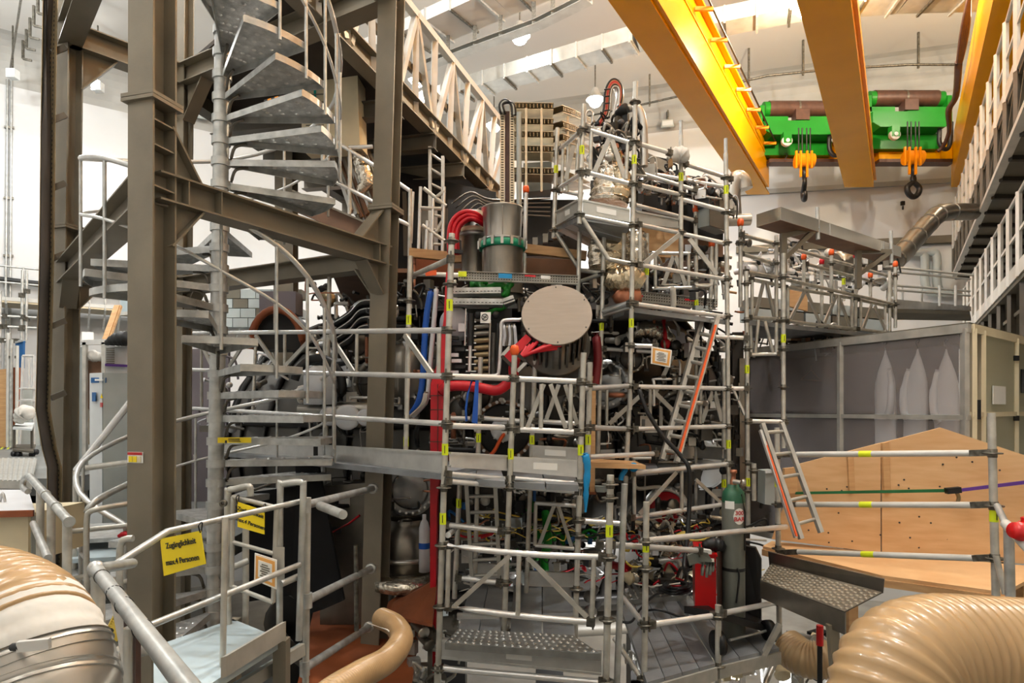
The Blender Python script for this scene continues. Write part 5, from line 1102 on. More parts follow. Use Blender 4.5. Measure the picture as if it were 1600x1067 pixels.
# white rails and pipes beyond the bridge
fr_ = T('far_footbridge', 'pale footbridge with white rails leading to the lower right gallery', 'walkway')
for x0, y0, x1, y1 in ((1400, 418, 1520, 430), (1400, 425, 1515, 436), (1400, 446, 1515, 455), (1400, 453, 1515, 462)): led(fr_, x0, y0, x1, y1, 9.8, 11.2, r=.02, m='rail_white', heads=False, name='rail')
for x in (1410, 1440, 1468, 1493): tub(fr_, x, 446, x, 478, 10.4, m='rail_white', name='rail_post')
MB().prism([P(1385, 466, 9.8), P(1515, 478, 11.2), P(1515, 485, 11.2), P(1385, 482, 9.8)], (.1, .1, 0)).build('kick_board', 'alu', fr_); MB().prism([P(1385, 482, 9.8), P(1515, 486, 11.2), P(1515, 486, 11.2)+V(.6, .8, 0), P(1385, 482, 9.8)+V(.6, .8, 0)], (0, 0, -.06)).build('deck_plank', 'soffit', fr_)
for k, (x0, y0, x1, y1, r) in enumerate(((1165, 422, 1218, 419, .08), (1175, 404, 1300, 428, .025), (1160, 410, 1250, 416, .03), (1225, 424, 1395, 446, .03), (1230, 432, 1400, 440, .02), (1200, 395, 1270, 401, .02))):
    t = T('service_pipe', ('thick white pipe', 'thin upper white pipe', 'thin middle white pipe', 'long silver pipe', 'long thin lower pipe', 'short thin top pipe')[k]+' crossing behind the lattice footbridge', 'pipe'); MB().tube(P(x0, y0, 9.6), P(x1, y1, 10.2), r, 12).build('pipe_run', 'tube_bright' if k else 'pvc', t)
    for s in (.2, .8): MB().tube(P(x0, y0, 9.6).lerp(P(x1, y1, 10.2), s), P(x0, y0, 9.6).lerp(P(x1, y1, 10.2), s+.02), r*1.3, 12).build('coupling', 'galv', t)
t = T('concrete_block', 'stack of pale concrete blocks behind the lattice footbridge', 'block')
for i in range(5):
    for j in range(2): MB().prism([P(1175+i*42, 463+j*18+i*4, 9.4), P(1214+i*42, 467+j*18+i*4, 9.4), P(1214+i*42, 483+j*18+i*4, 9.4), P(1175+i*42, 479+j*18+i*4, 9.4)], (0, .5, 0)).build('block', 'cabinet' if (i+j) % 2 else 'soffit', t)
t = T('plywood_offcut', 'orange plywood panel behind the lattice footbridge', 'panel'); MB().prism([P(1228, 448, 9.0), P(1262, 458, 9.0), P(1262, 486, 9.0), P(1232, 478, 9.0)], (0, .05, 0)).build('panel_sheet', 'wood', t); MB().prism([P(1266, 520, 8.6), P(1270, 512, 8.6), P(1272, 530, 8.6)], (0, .05, 0)).build('panel_offcut', 'paper', t); MB().prism([P(1236, 515, 8.6), P(1268, 514, 8.6), P(1266, 534, 8.6), P(1236, 532, 8.6)], (0, .3, 0)).build('carton', 'brown_panel', t)
# metal clad duct box on brackets
t = T('metal_clad_duct', 'long shiny sheet metal box duct on brackets below the crane hooks', 'duct')
a0, a1_, a2_ = P(1182, 335, 6.9), P(1220, 323, 6.6), P(1408, 386, 8.4); dn = V(0, 0, -.135)
bk = a0+(a2_-a1_)
MB().prism([a0, a1_, a2_, bk], dn).build('duct_body', 'polished', t)
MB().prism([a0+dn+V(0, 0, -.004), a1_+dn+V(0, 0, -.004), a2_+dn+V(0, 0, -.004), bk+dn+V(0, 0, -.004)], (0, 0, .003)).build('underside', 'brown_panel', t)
for s in (.35, .82): p = a1_.lerp(a2_, s); MB().bar(p, p+dn, .012, .012, V(0, 1, 0)).build('seam', 'galv', t)
t = T('bracket_frame', 'grey steel brackets carrying the sheet metal box duct', 'bracket')
for (x0, y0, x1, y1, d0, d1) in ((1222, 407, 1276, 356, 7.0, 7.1), (1339, 431, 1391, 393, 8.0, 8.1)):
    MB().bar(P(x0, y0, d0), P(x1, y1, d1), .05, .05).build('strut', 'steel_paint', t); MB().bar(P(x0+3, y0-38, d0), P(x1, y1, d1), .05, .05).build('arm', 'steel_paint', t); MB().bar(P(x0+2, y0+20, d0), P(x0+2, y0-42, d0), .06, .06, V(0, 1, 0)).build('mast', 'steel_paint', t)
    MB().tube(P(x1+2, y1+18, d1), P(x1+1, y1-32, d1), .022, 10).build('tube_end', 'galv', t)
t = T('ventilation_pipe', 'large bent silver ventilation pipe rising to the upper right gallery', 'pipe')
pts = smooth_path([P(1300, 412, 9.6), P(1380, 412, 10.2), P(1402, 403, 10.4), P(1425, 378, 10.8), P(1450, 350, 11.2), P(1468, 334, 11.6), P(1490, 331, 12.2), P(1520, 331, 12.6)], 8)
MB().sweep(pts, .16, 20).build('pipe_run', 'stainless_dark', t)
for i in (14, 20, 26, 32, 38, 46): MB().sweep([pts[i], pts[i]+(pts[i+1]-pts[i]).normalized()*.04], .168, 20).build('pipe_joint', 'stainless', t)
# pipes on the back wall
for k, (x0, lab) in enumerate(((1440, 'first'), (1458, 'second'))):
    t = T('wall_pipe', 'grey bent pipe on the back wall below the gallery, %s of the two' % lab, 'pipe'); MB().sweep(smooth_path([wb(x0-45, 398, .3), wb(x0-8, 398, .3), wb(x0, 406, .3), wb(x0, 440, .3), wb(x0+6, 458, .3), wb(x0+26, 460, .3)], 6), .12, 12).build('pipe_run', 'cabinet', t)
# stains and small fittings on the back wall
t = T('wall_fitting', 'small black fitting on the back wall below the double hook', 'fitting'); MB().box(wb(1410, 318, .03), .1, .08, .12).build('body', 'black', t); MB().tube(wb(1410, 323, .05), wb(1410, 328, .05), .025, 8).build('stem', 'black', t)

# ---- grey cabin with hanging white overalls
def pane(name, base, alpha, rough=.35):
    m = mat(name, base, rough, 0, .04, 1.0, alpha=alpha); return m
pane('cabin_pane', (176, 168, 166), .3); pane('cabin_door', (206, 202, 172), .75)
cb = T('cabin', 'grey cabin with translucent panes in aluminium framing behind the plywood crate', 'cabin')
zt0, zf = .83, -1.75
L0, K0, R0 = V((1168-800)/F*9.3, 9.3, 0), V((1515-800)/F*6.5, 6.5, 0), V((1640-800)/F*8.5, 8.5, 0)
def cw(a, b, s, z): p = a.lerp(b, s); return V(p.x, p.y, EYE+z)
def cbar(a, b, s0, z0, s1, z1, w=.06, h=.06, m_='alu_dull', nm='frame_bar'): MB().bar(cw(a, b, s0, z0), cw(a, b, s1, z1), w, h, V(0, 0, 1) if z0 == z1 else V(0, 1, 0)).build(nm, m_, cb)
dv = (K0-L0).normalized(); S_ = lambda x: None
def s_of(x):            # position along the front for an image column
    k = (x-800)/F; return (k*L0.y-L0.x)/((K0.x-L0.x)-k*(K0.y-L0.y))
sm1 = s_of(1313)
for z, hh_ in ((zt0, .09), (-.08, .05), (zf, .08)): cbar(L0, K0, 0, z, 1, z, .05, hh_)
for s in (0, sm1, .985): cbar(L0, K0, s, zf, s, zt0, .05, .07)
for s0, s1 in ((0.01, sm1-.005), (sm1+.005, .98)):
    for z0, z1 in ((zf+.04, -.11), (-.05, zt0-.05)):
        n = V(dv.y, -dv.x, 0)*-.012; MB().prism([cw(L0, K0, s0, z0), cw(L0, K0, s1, z0), cw(L0, K0, s1, z1), cw(L0, K0, s0, z1)], n).build('pane', 'cabin_pane', cb)
for z, hh_ in ((zt0, .09), (-.05, .05)): cbar(K0, R0, .02, z, 1, z, .05, hh_, 'cream')
for s in (.03, .12, .5, .95): cbar(K0, R0, s, zf, s, zt0, .05, .06, 'cream')
n2 = V(-.02, .03, 0)
for s0, s1 in ((.13, .49), (.51, .94)): MB().prism([cw(K0, R0, s0, zf), cw(K0, R0, s1, zf), cw(K0, R0, s1, zt0-.04), cw(K0, R0, s0, zt0-.04)], n2).build('door_leaf', 'cabin_door', cb)
MB().prism([cw(K0, R0, .56, .2)-n2*.6, cw(K0, R0, .80, .2)-n2*.6, cw(K0, R0, .80, .48)-n2*.6, cw(K0, R0, .56, .48)-n2*.6], n2*.3).build('door_window', 'black', cb)
for s in (.62, .74): MB().bar(cw(K0, R0, s, .22)-n2*.9, cw(K0, R0, s+.03, .46)-n2*.9, .05, .01).build('drawn_window_reflection', 'stainless', cb)  # slanted bright strips drawn as reflections on the dark window
MB().prism([cw(K0, R0, .22, .06)-n2*.6, cw(K0, R0, .36, .06)-n2*.6, cw(K0, R0, .36, .26)-n2*.6, cw(K0, R0, .22, .26)-n2*.6], n2*.3).build('door_notice', 'paper', cb)
MB().bar(cw(K0, R0, .06, -.1)+V(-.03, -.05, 0), cw(K0, R0, .06, .1)+V(-.03, -.05, 0), .06, .05, V(0, 1, 0)).build('door_lock', 'black', cb)
for z in (.6, -.1): MB().box(cw(K0, R0, .5, z)+V(-.02, -.03, 0), .06, .05, .06).build('door_hinge', 'black', cb)
back = V(1.35, 2.1, 0)
MB().prism([cw(L0, K0, 0, zf)+back, cw(L0, K0, 1, zf)+back, cw(L0, K0, 1, zt0+.06)+back, cw(L0, K0, 0, zt0+.06)+back], (.02, .02, 0)).build('rear_wall', 'shaft', cb)
MB().prism([cw(L0, K0, 0, zf), cw(L0, K0, 1, zf), cw(K0, R0, 1, zf), cw(L0, K0, 0, zf)+back], (0, 0, .04)).build('cabin_floor', 'soffit', cb)
MB().prism([cw(L0, K0, 0, zt0+.05), cw(L0, K0, 1, zt0+.05), cw(K0, R0, 1, zt0+.05), cw(L0, K0, 0, zt0+.05)+back], (0, 0, .01)).build('roof_board', 'soffit', cb)
MB().prism([cw(L0, K0, 0, zf), cw(L0, K0, 0, zf)+back, cw(L0, K0, 0, zt0+.05)+back, cw(L0, K0, 0, zt0+.05)], (-.03, .02, 0)).build('end_wall', 'mauve', cb)
def overall(lab, xs, yt, lean, arm):
    t = T('white_overall', lab, 'clothing', 'white overalls hanging in the cabin'); s = s_of(xs); inw = V(-dv.y, dv.x, 0); inw = inw if inw.y > 0 else -inw
    o = cw(L0, K0, s, 0)+inw*.16; W = lambda u, z: o+dv*u+V(0, 0, z); zt = (HOR-yt)/F*o.y
    prof = [(0, .006), (.06, .02), (.14, .05), (.26, .088), (.38, .115), (.5, .126), (.8, .132), (1.1, .138), (1.5, .14)]
    mb = MB(); vs = []; n_ = 14
    for h, w_ in prof:
        for j in range(n_): a = 2*math.pi*j/n_; f_ = 1+.08*math.sin(a*5+h*6); vs.append(W(lean*h+math.cos(a)*w_*f_, zt-h)+inw*(math.sin(a)*min(.06, w_*.7)*f_))
    mb.add(vs, [[i*n_+j, i*n_+(j+1) % n_, (i+1)*n_+(j+1) % n_, (i+1)*n_+j] for i in range(len(prof)-1) for j in range(n_)], True); mb.build('garment_body', 'coat', t)
    MB().sweep(smooth_path([W(lean*.3+arm*.07, zt-.22)-inw*.03, W(lean*.5+arm*.11, zt-.45)-inw*.05, W(lean*.7+arm*.1, zt-.68)-inw*.06, W(lean*.8+arm*.05, zt-.8)-inw*.06], 4), [.03]*4+[.04]*8+[.035], 10).build('sleeve', 'coat', t)
    MB().sweep(smooth_path([W(0, zt+.06), W(.02, zt+.1), W(-.02, zt+.08), W(0, zt)], 4), .006, 6).build('hanger_hook', 'black', t)
    return o, W, zt
overall('white hanging overall nearest to the cabin middle post', 1369, 547, .0, 1); overall('white hanging overall between the other two in the cabin', 1419, 545, -.03, -1); o, W, zt = overall('white hanging overall nearest to the cabin corner, with dark cuff', 1463, 545, .02, -1)
t = T('coat_hanger', 'empty brown coat hanger seen through the left cabin pane', 'hanger'); s = s_of(1268); o = cw(L0, K0, s, .52)+V(.05, .12, 0)
MB().sweep([o+dv*-.16-V(0, 0, .12), o, o+dv*.16-V(0, 0, .15), o+dv*-.16-V(0, 0, .12)], .009, 6).build('hanger_frame', 'brown_panel', t); MB().sweep(smooth_path([o, o+V(0, 0, .04), o+dv*.02+V(0, 0, .06)], 4), .006, 6).build('hook', 'brown_panel', t)

# ---- plywood crate
cp = T('plywood_crate', 'tall gabled plywood crate wall with wide shelf in front of the cabin', 'crate')
pl = lambda x, y, d: P(x, y, d)
CD = lambda x: 6.0+(1378-x)*(.35/170) if x < 1378 else 6.0-(x-1378)*(.5/262)
MB().prism([pl(1206, 842, CD(1206)), pl(1376, 864, 6.0), pl(1376, 692, 6.0), pl(1248, 725, CD(1248))], (.01, .03, 0)).build('plywood_panel', 'plywood', cp)
MB().prism([pl(1378, 864, 6.0), pl(1640, 884, 5.5), pl(1640, 724, 5.5), pl(1470, 668, CD(1470)), pl(1378, 692, 6.0)], (.01, .03, 0)).build('plywood_panel', 'plywood', cp)
for x, w_ in ((1329, 9), (1384, 10)): MB().prism([pl(x-w_/2, 706-(x-1329)*.25, CD(x)-.02), pl(x+w_/2, 704-(x-1329)*.25, CD(x)-.02), pl(x+w_/2+3, 770, CD(x)-.02), pl(x-w_/2+3, 771, CD(x)-.02)], (0, .05, 0)).build('batten', 'wood', cp)
MB().prism([pl(1226, 732, 6.2), pl(1246, 730, 6.2), pl(1246, 770, 6.2), pl(1226, 772, 6.2)], (0, .05, 0)).build('batten', 'wood', cp)
BZ = 1.344; bq = lambda x, y: P(x, y, BZ*F/(y-HOR))
q = [bq(1192, 853), bq(1378, 899), bq(1570, 925), pl(1640, 884, 5.45), pl(1378, 864, 5.99), bq(1206, 845)]; q = [V(v.x, v.y, EYE-BZ) for v in q]
MB().prism(q, (0, 0, -.03)).build('shelf_board', 'plywood', cp)
MB().bar(q[0]-V(0, 0, .06), q[1]-V(0, 0, .06), .03, .06).build('shelf_edge', 'wood', cp); MB().bar(q[1]-V(0, 0, .06), q[2]-V(0, 0, .06), .03, .06).build('shelf_edge', 'wood', cp)
for i in range(34):
    x = random.uniform(1260, 1590); y = random.uniform(735, 850) if x < 1400 else random.uniform(705, 858); dd = CD(x)
    MB().tube(P(x, y, dd), P(x, y, dd-.008), .009, 6).build('screw', 'shaft', cp)
for x in (1330, 1480, 1600): p = P(x, 875, 5.55); MB().bar(V(p.x, p.y, 0), V(p.x, p.y, EYE-BZ-.03), .08, .08, V(0, 1, 0)).build('leg', 'wood', cp)
t = T('lashing_strap', 'green lashing strap with ratchet joined to purple strap across the plywood', 'strap')
MB().prism([P(1243, 768.5, 6.2), P(1478, 764, 5.7), P(1478, 769, 5.7), P(1243, 772.5, 6.2)], (0, .01, 0)).build('green_strap', 'strap_green', t); MB().prism([P(1496, 764, 5.68), P(1640, 746, 5.4), P(1640, 752, 5.4), P(1496, 769, 5.68)], (0, .01, 0)).build('purple_strap', 'purple', t)
MB().bar(P(1478, 767, 5.66), P(1500, 765, 5.64), .06, .05).build('ratchet', 'black', t); MB().sweep(smooth_path([P(1494, 768, 5.64), P(1498, 777, 5.64), P(1496, 786, 5.64)], 4), .016, 6).build('ratchet_handle', 'bronze_tray', t)
def lad2(lab, a, b, c_, e, n): return ladder('ladder', lab, a, b, c_, e, n, 'alu_dull', .026)
lad2('short aluminium ladder leaning on the plywood crate', P(1252, 842, 5.2), P(1283, 832, 5.3), P(1191, 662, 5.5), P(1221, 661, 5.6), 5)
MB().bar(P(1243, 840, 5.15), P(1188, 672, 5.42), .02, .04, V(0, 1, 0)).build('stile', 'alu', bpy.data.objects['ladder.004']); MB().bar(P(1245, 838, 5.12), P(1196, 690, 5.38), .012, .02, V(0, 1, 0)).build('stile_strip', 'orange_cap', bpy.data.objects['ladder.004'])
# guard rails in front of the crate
gr = T('scaffold_guard_rail', 'three pale guard rail tubes with dark end clamps before the plywood', 'guard rail')
post(gr, 1549, 645, 1556, 930, 4.5, (708, 790, 872), (805,), r=.026)
for i, (x0, y0, x1, y1) in enumerate(((1245, 710, 1516, 708), (1245, 788, 1518, 789), (1247, 862, 1522, 872))):
    led(gr, x0, y0, x1, y1, 5.7, 4.6, r=.024, m='rail_white', heads=False, name='rail'); MB().bar(P(x1, y1, 4.6), P(1549, y1-1, 4.5), .05, .045).build('end_clamp', 'clamp', gr); MB().bar(P(1216, y0+1, 5.85), P(x0, y0, 5.7), .045, .045).build('end_clamp', 'clamp', gr)
    xm = x0+(x1-x0)*(.42 if i < 2 else .5); a = P(x0, y0, 5.7).lerp(P(x1, y1, 4.6), .45); u = (P(x1, y1, 4.6)-P(x0, y0, 5.7)).normalized(); MB().tube(a-u*.05, a+u*.05, .0255, 12).build('marker_sticker', 'sticker', gr)
tub(gr, 1556, 868, 1571, 928, 4.45, 4.4, r=.02); 
t = T('standpipe', 'grey standpipe with slanted arm at the right picture edge', 'pipe')
MB().tube(P(1578, 930, 4.2), P(1576, 822, 4.2), .03, 12).build('pipe_run', 'galv', t); MB().tube(P(1571, 818, 4.2), P(1612, 862, 3.9), .032, 12).build('arm', 'rail_white', t); MB().tube(P(1558, 790, 4.4), P(1571, 818, 4.2), .022, 10).build('arm', 'galv', t)
for y in (828, 846): MB().tube(P(1574+(y-818)*.95, y, 4.18), P(1577+(y-818)*.95, y+3, 4.16), .04, 10).build('band', 'black', t)
t = T('red_valve', 'red valve body cut by the right picture edge', 'valve'); MB().lathe(P(1604, 832, 4.0), (-1, -.2, .2), [(0, .1), (.05, .1), (.06, .05), (.09, 0), (.09, -.1)], 16).build('valve_body', 'red_gloss', t); MB().tube(P(1604, 832, 4.0), P(1600, 808, 4.0), .02, 8).build('valve_stem', 'red_gloss', t)
# dark checker plank step
t = T('steel_walkway_plank', 'dark steel walkway plank with perforated top beside the crate shelf', 'walkway')
MB().prism([P(1188, 908, 5.35), P(1320, 957, 4.35), P(1320, 992, 4.35), P(1188, 934, 5.35)], (.02, .02, 0)).build('side_plate', 'stainless_dark', t)
top = [P(1188, 906, 5.35), P(1320, 955, 4.35), P(1378, 925, 4.55), P(1205, 880, 5.7)]; MB().prism(top, (0, 0, -.01)).build('top_plate', 'steel_dark', t)
hb = MB()
for i in range(26):
    for j in range(7): c = top[0].lerp(top[1], (i+.5)/26).lerp(top[3].lerp(top[2], (i+.5)/26), (j+.5+.3*(i % 2))/7.6); hb.lathe(c, (0, 0, 1), [(.018, 0), (.012, .007), (.008, .007), (.007, .001)], 6)
hb.build('perforation', 'steel_paint', t, kind='stuff')
MB().prism([P(1200, 862, 5.75), P(1382, 905, 4.6), P(1380, 927, 4.6), P(1202, 884, 5.75)], (.02, .03, 0)).build('rear_plate', 'stainless_dark', t); MB().bar(P(1300, 975, 4.5), P(1308, 1070, 4.5), .07, .05, V(0, 1, 0)).build('leg', 'steel_paint', t); MB().bar(P(1218, 975, 5.3), P(1185, 1040, 5.3), .04, .04).build('brace', 'tube', t)
t = T('red_post', 'short red post standing below the steel walkway plank', 'post'); MB().tube(P(1281, 1008, 5.2), P(1281, 977, 5.2), .028, 12).build('post_tube', 'red_gloss', t); MB().tube(P(1281, 1200, 5.2), P(1281, 1008, 5.2), .02, 10).build('post_foot', 'black', t)

# ---- flexible ventilation hoses
def hose(lab, pts, r, pitch, m_='hose', name='ventilation_hose', k=10, ridge=.045, parent=None):
    t = parent or T(name, lab, 'hose'); path = smooth_path(pts, k); L = [0]
    for a, b in zip(path, path[1:]): L.append(L[-1]+(b-a).length)
    n_ = int(L[-1]/pitch)*4; out = []; rr = []; j = 0
    for i in range(n_+1):
        s = L[-1]*i/n_
        while j < len(L)-2 and L[j+1] < s: j += 1
        f_ = (s-L[j])/max(1e-6, L[j+1]-L[j]); out.append(path[j].lerp(path[j+1], f_)); ph = i % 4; rr.append(r*(1, 1+ridge, 1+ridge*.4, 1-ridge*.6)[ph])
    MB().sweep(out, rr, 40).build('hose_body', m_, t); return t, out
hose('thick ribbed beige hose bending down at the right front corner', [P(1900, 1032, 1.75), P(1700, 1026, 1.7), P(1560, 1024, 1.62), P(1470, 1022, 1.58), P(1420, 1040, 1.55), P(1396, 1085, 1.52), P(1388, 1150, 1.5), P(1388, 1260, 1.5)], .139, .026)
hb_, hp = hose('thick ribbed hose with white cloth cuff at the left front corner', [P(-260, 952, 1.75), P(-120, 945, 1.6), P(-40, 952, 1.52), P(15, 978, 1.46), P(40, 1015, 1.42)], .145, .022, ridge=.05)
MB().sweep(smooth_path([P(22, 985, 1.455), P(42, 1018, 1.42), P(52, 1050, 1.4), P(56, 1085, 1.385)], 6), [.150+.004*math.sin(i*2.3) for i in range(19)], 32).build('cloth_cuff', 'cloth_white', hb_)
t = T('metal_duct_collar', 'shiny metal duct end with tension clamp under the left hose', 'duct')
ax = [P(46, 1030, 1.41), P(56, 1075, 1.39), P(60, 1130, 1.37), P(60, 1300, 1.37)]; MB().sweep(smooth_path(ax, 6), .157, 40).build('duct_body', 'stainless', t)
for i, m_ in ((2, 'galv'), (7, 'alu')): pp = smooth_path(ax, 6); MB().sweep([pp[i], pp[i]+(pp[i+1]-pp[i]).normalized()*.02], .161, 40).build('clamp_band', m_, t)
MB().bar(P(28, 1010, 1.25), P(78, 1005, 1.26), .012, .02).build('clamp_lever', 'alu', t); MB().tube(P(20, 1011, 1.26), P(32, 1010, 1.25), .008, 8).build('clamp_bolt', 'black', t)
h3, _ = hose('slim ribbed beige hose curving below the second column', [P(596, 966, 4.9), P(618, 978, 4.7), P(627, 1000, 4.4), P(606, 1030, 4.0), P(560, 1056, 3.6), P(500, 1096, 3.3), P(430, 1170, 3.2)], .078, .018)
MB().sweep([P(574, 973, 4.9), P(605, 984, 4.55), P(633, 1008, 4.35)], .006, 6).build('tie_cord', 'cable_white', h3)
hose('beige hose lying below the low scaffold platform by the walkway plank', [P(1230, 1010, 5.9), P(1262, 1030, 5.7), P(1320, 1030, 5.6), P(1400, 1050, 5.6)], .16, .03, 'hose_dim')

# ---- gas cylinder, welder, cable coil
t = T('gas_cylinder', 'grey gas cylinder with green shoulder and a 300 bar label', 'gas cylinder')
c = P(1146, 998, 5.65); k = 5.65/F; r = 17.5*k; H = 998-785
MB().lathe(c, (0, 0, 1), [(0, 0), (r*.9, 0), (r, .03), (r, 205*k), (r, 215*k)], 40).build('body', 'cyl_grey', t); MB().lathe(c, (0, 0, 1), [(r*1.002, 214*k), (r*1.002, 221*k), (r*.9, 230*k), (r*.62, 236*k), (r*.5, 237*k), (r*.5, 241*k), (0, 241*k)], 40).build('shoulder', 'cyl_green', t)
MB().lathe(c, (0, 0, 1), [(r*.3, 240*k), (r*.3, 248*k), (r*.2, 250*k), (r*.2, 258*k), (r*.3, 259*k), (r*.3, 264*k), (0, 264*k)], 16).build('valve', 'copper', t); MB().tube(P(1146, 752, 5.6), P(1158, 754, 5.55), .02, 10).build('outlet', 'stainless', t); MB().lathe(P(1160, 754, 5.53), (1, -.3, 0), [(0, .03), (.03, .03), (.03, 0)], 12).build('hand_wheel', 'stainless', t)
def decal(cx, cy, w_, h_, m_, nm, off=.002, n_=1, rnd=False):
    mb = MB(); N_ = 14; vs = []
    for i in range(N_+1):
        u = -1+2*i/N_; a = u*w_/2/17.5; 
        if abs((cx-1146)/17.5+a) > 1: a = math.copysign(1, a)*(1-abs((cx-1146)/17.5))
        hh2 = h_/2*(math.sqrt(max(0, 1-u*u)) if rnd else 1); th = math.asin(max(-1, min(1, (cx-1146)/17.5+a)))
        for s in (-1, 1): vs.append(c+V(math.sin(th)*(r+off), -math.cos(th)*(r+off), (998-cy+s*hh2)*k))
    mb.add(vs, [[2*i, 2*i+2, 2*i+3, 2*i+1] for i in range(N_)], True); return mb.build(nm, m_, t)
decal(1149, 804, 18, 25, 'paper', 'pressure_label', .002, rnd=True); decal(1136, 787, 11, 12, 'paper', 'data_label', .002)
def curved_text(s, cx, cy, size, m_):
    ob = text(s, V(0, 0, 0), size, m_, t, (1, 0, 0), (0, 0, 1), 'lettering', bold=.0012)
    for v in ob.data.vertices:
        th = math.asin(max(-.99, min(.99, ((cx-1146)*k+v.co.x)/r))); v.co = V(math.sin(th)*(r+.006+(.0005 if v.co.y < 0 else 0)), -math.cos(th)*(r+.006+(.0005 if v.co.y < 0 else 0)), v.co.z)
    WL[ob] = V(c.x, c.y, c.z+(998-cy)*k); ob.location = WL[ob]
curved_text('300', 1149, 799, .05, 'red_print'); curved_text('BAR', 1149, 808.5, .05, 'red_print')
MB().lathe(c, (0, 0, 1), [(r*1.01, 108*k), (r*1.015, 112*k), (r*1.01, 113*k)], 32).build('strap', 'black', t); MB().sweep(smooth_path([P(1152, 888, 5.54), P(1155, 900, 5.54), P(1152, 930, 5.54), P(1150, 942, 5.54)], 4), .008, 6).build('strap_tail', 'black', t); MB().sweep([P(1158, 772, 5.57), P(1164, 800, 5.57), P(1164, 860, 5.57)], .008, 6).build('hose', 'black', t)
t = T('welding_machine', 'red welding machine with grey glove on top beside the gas cylinder', 'welder')
MB().prism([P(1086, 866, 5.7), P(1119, 868, 5.5), P(1119, 958, 5.5), P(1086, 955, 5.7)], (.12, .5, 0)).build('casing', 'red_gloss', t); MB().prism([P(1086, 864, 5.7), P(1121, 866, 5.48), P(1121, 870, 5.48), P(1086, 868, 5.7)], (.12, .5, 0)).build('casing_top', 'red_gloss', t)
MB().prism([P(1120, 862, 5.5), P(1129, 858, 5.7), P(1129, 955, 5.7), P(1120, 960, 5.5)], (.01, .0, 0)).build('side_vents', 'drum_brown', t); MB().prism([P(1104, 872, 5.45), P(1116, 873, 5.43), P(1116, 880, 5.43), P(1104, 879, 5.45)], (0, .01, 0)).build('control_label', 'paper', t)
MB().prism([P(1096, 858, 5.5), P(1112, 860, 5.45), P(1112, 866, 5.45), P(1098, 866, 5.5)], (0, .05, 0)).build('white_plate', 'paper', t)
MB().prism([P(1069, 958, 5.3), P(1125, 968, 5.15), P(1205, 990, 5.6), P(1160, 955, 6.0)], (0, 0, .06)).build('trolley_base', 'black', t)
MB().prism([P(1163, 853, 5.8), P(1180, 856, 5.75), P(1189, 875, 5.75), P(1189, 970, 5.75), P(1163, 975, 5.8)], (.03, .06, 0)).build('trolley_back', 'black', t)
for x, y, dd, rr in ((1201, 985, 5.55, .09), (1122, 1004, 5.15, .1)): MB().lathe(P(x, y, dd), (1, .25, 0), [(0, -.03), (rr*.5, -.03), (rr, -.025), (rr, .025), (rr*.5, .03), (0, .03)], 24).build('wheel', 'black', t)
MB().tube(P(1140, 1000, 5.3), P(1200, 985, 5.55), .012, 8).build('axle', 'galv', t)
t = T('leather_glove', 'crumpled grey work glove lying over the top of the red welder', 'glove')
MB().prism([P(1074, 868, 5.46), P(1090, 862, 5.44), P(1106, 864, 5.42), P(1113, 876, 5.42), P(1106, 884, 5.42), P(1090, 880, 5.44), P(1078, 884, 5.46)], (0, .03, 0)).build('glove_body', 'cyl_grey', t)
for x, y in ((1097, 899), (1104, 902), (1109, 898), (1113, 893)): MB().sweep([P(x+1, 878, 5.42), P(x+1, 888, 5.41), P(x, y, 5.41)], [.02, .018, .012], 8).build('finger', 'cyl_grey', t)
t = T('black_bag', 'black folded cover lying on top of the red welder', 'cover'); blob(t, ((1098, 853), (1112, 850), (1124, 853), (1130, 858)), 5.6, (.03, .06, .06, .03), 'black', 'folded_cover')
t = T('cable_coil', 'coil of black cable on the low platform beside the red welder', 'cable')
for i in range(7): 
    cx, cy = 1056+(i % 3)*2, 920-i*1.1; MB().sweep([P(cx+(24-i*1.2)*math.cos(a), cy+(8-i*.4)*math.sin(a), 6.4+.35*-math.sin(a)) for a in [2*math.pi*j/24 for j in range(24)]], .013, 6, closed=True).build('cable_turn', 'black', t)
MB().sweep(smooth_path([P(1035, 925, 6.4), P(1020, 932, 6.1), P(1000, 952, 5.7), P(985, 972, 5.4), P(960, 968, 5.5)], 6), .011, 6).build('cable_tail', 'black', t); MB().sweep(smooth_path([P(1010, 954, 5.6), P(1030, 953, 5.5), P(1060, 962, 5.5), P(1085, 966, 5.4)], 6), .011, 6).build('cable_tail', 'black', t)
t = T('black_cable', 'thick black cable hanging from the rail past the ladder down to the welder', 'cable')
MB().sweep(smooth_path([P(998, 606, 6.2), P(1010, 640, 6.15), P(1035, 680, 6.1), P(1062, 710, 6.05), P(1077, 735, 6.0), P(1077, 790, 6.0), P(1073, 850, 5.9), P(1069, 885, 5.8), P(1075, 890, 5.7)], 6), .022, 8).build('cable_run', 'black', t)
# thin things low at the platform foot
t = T('work_lamp', 'bright work lamp below the low platform lighting the lower floor', 'lamp'); c = V(1.8, 6.4, EYE-3.4)
MB().prism([c+V(-.15, -.06, -.1), c+V(.15, -.06, -.1), c+V(.15, -.06, .1), c+V(-.15, -.06, .1)], (0, .08, 0)).build('housing', 'black', t); MB().box(c+V(0, .03, 0), .26, .02, .16).build('lens', 'lamp_glow', t); MB().bar(c-V(0, 0, .1), V(c.x, c.y, 0), .03, .03, V(0, 1, 0)).build('stand', 'steel_dark', t)
ld = bpy.data.lights.new('work_light', 'AREA'); ld.energy = 120; ld.size = .3; lo = bpy.data.objects.new('work_light', ld); C.objects.link(lo); lo.rotation_euler = (R(90), 0, 0); put(lo, c+V(0, .1, 0), t)
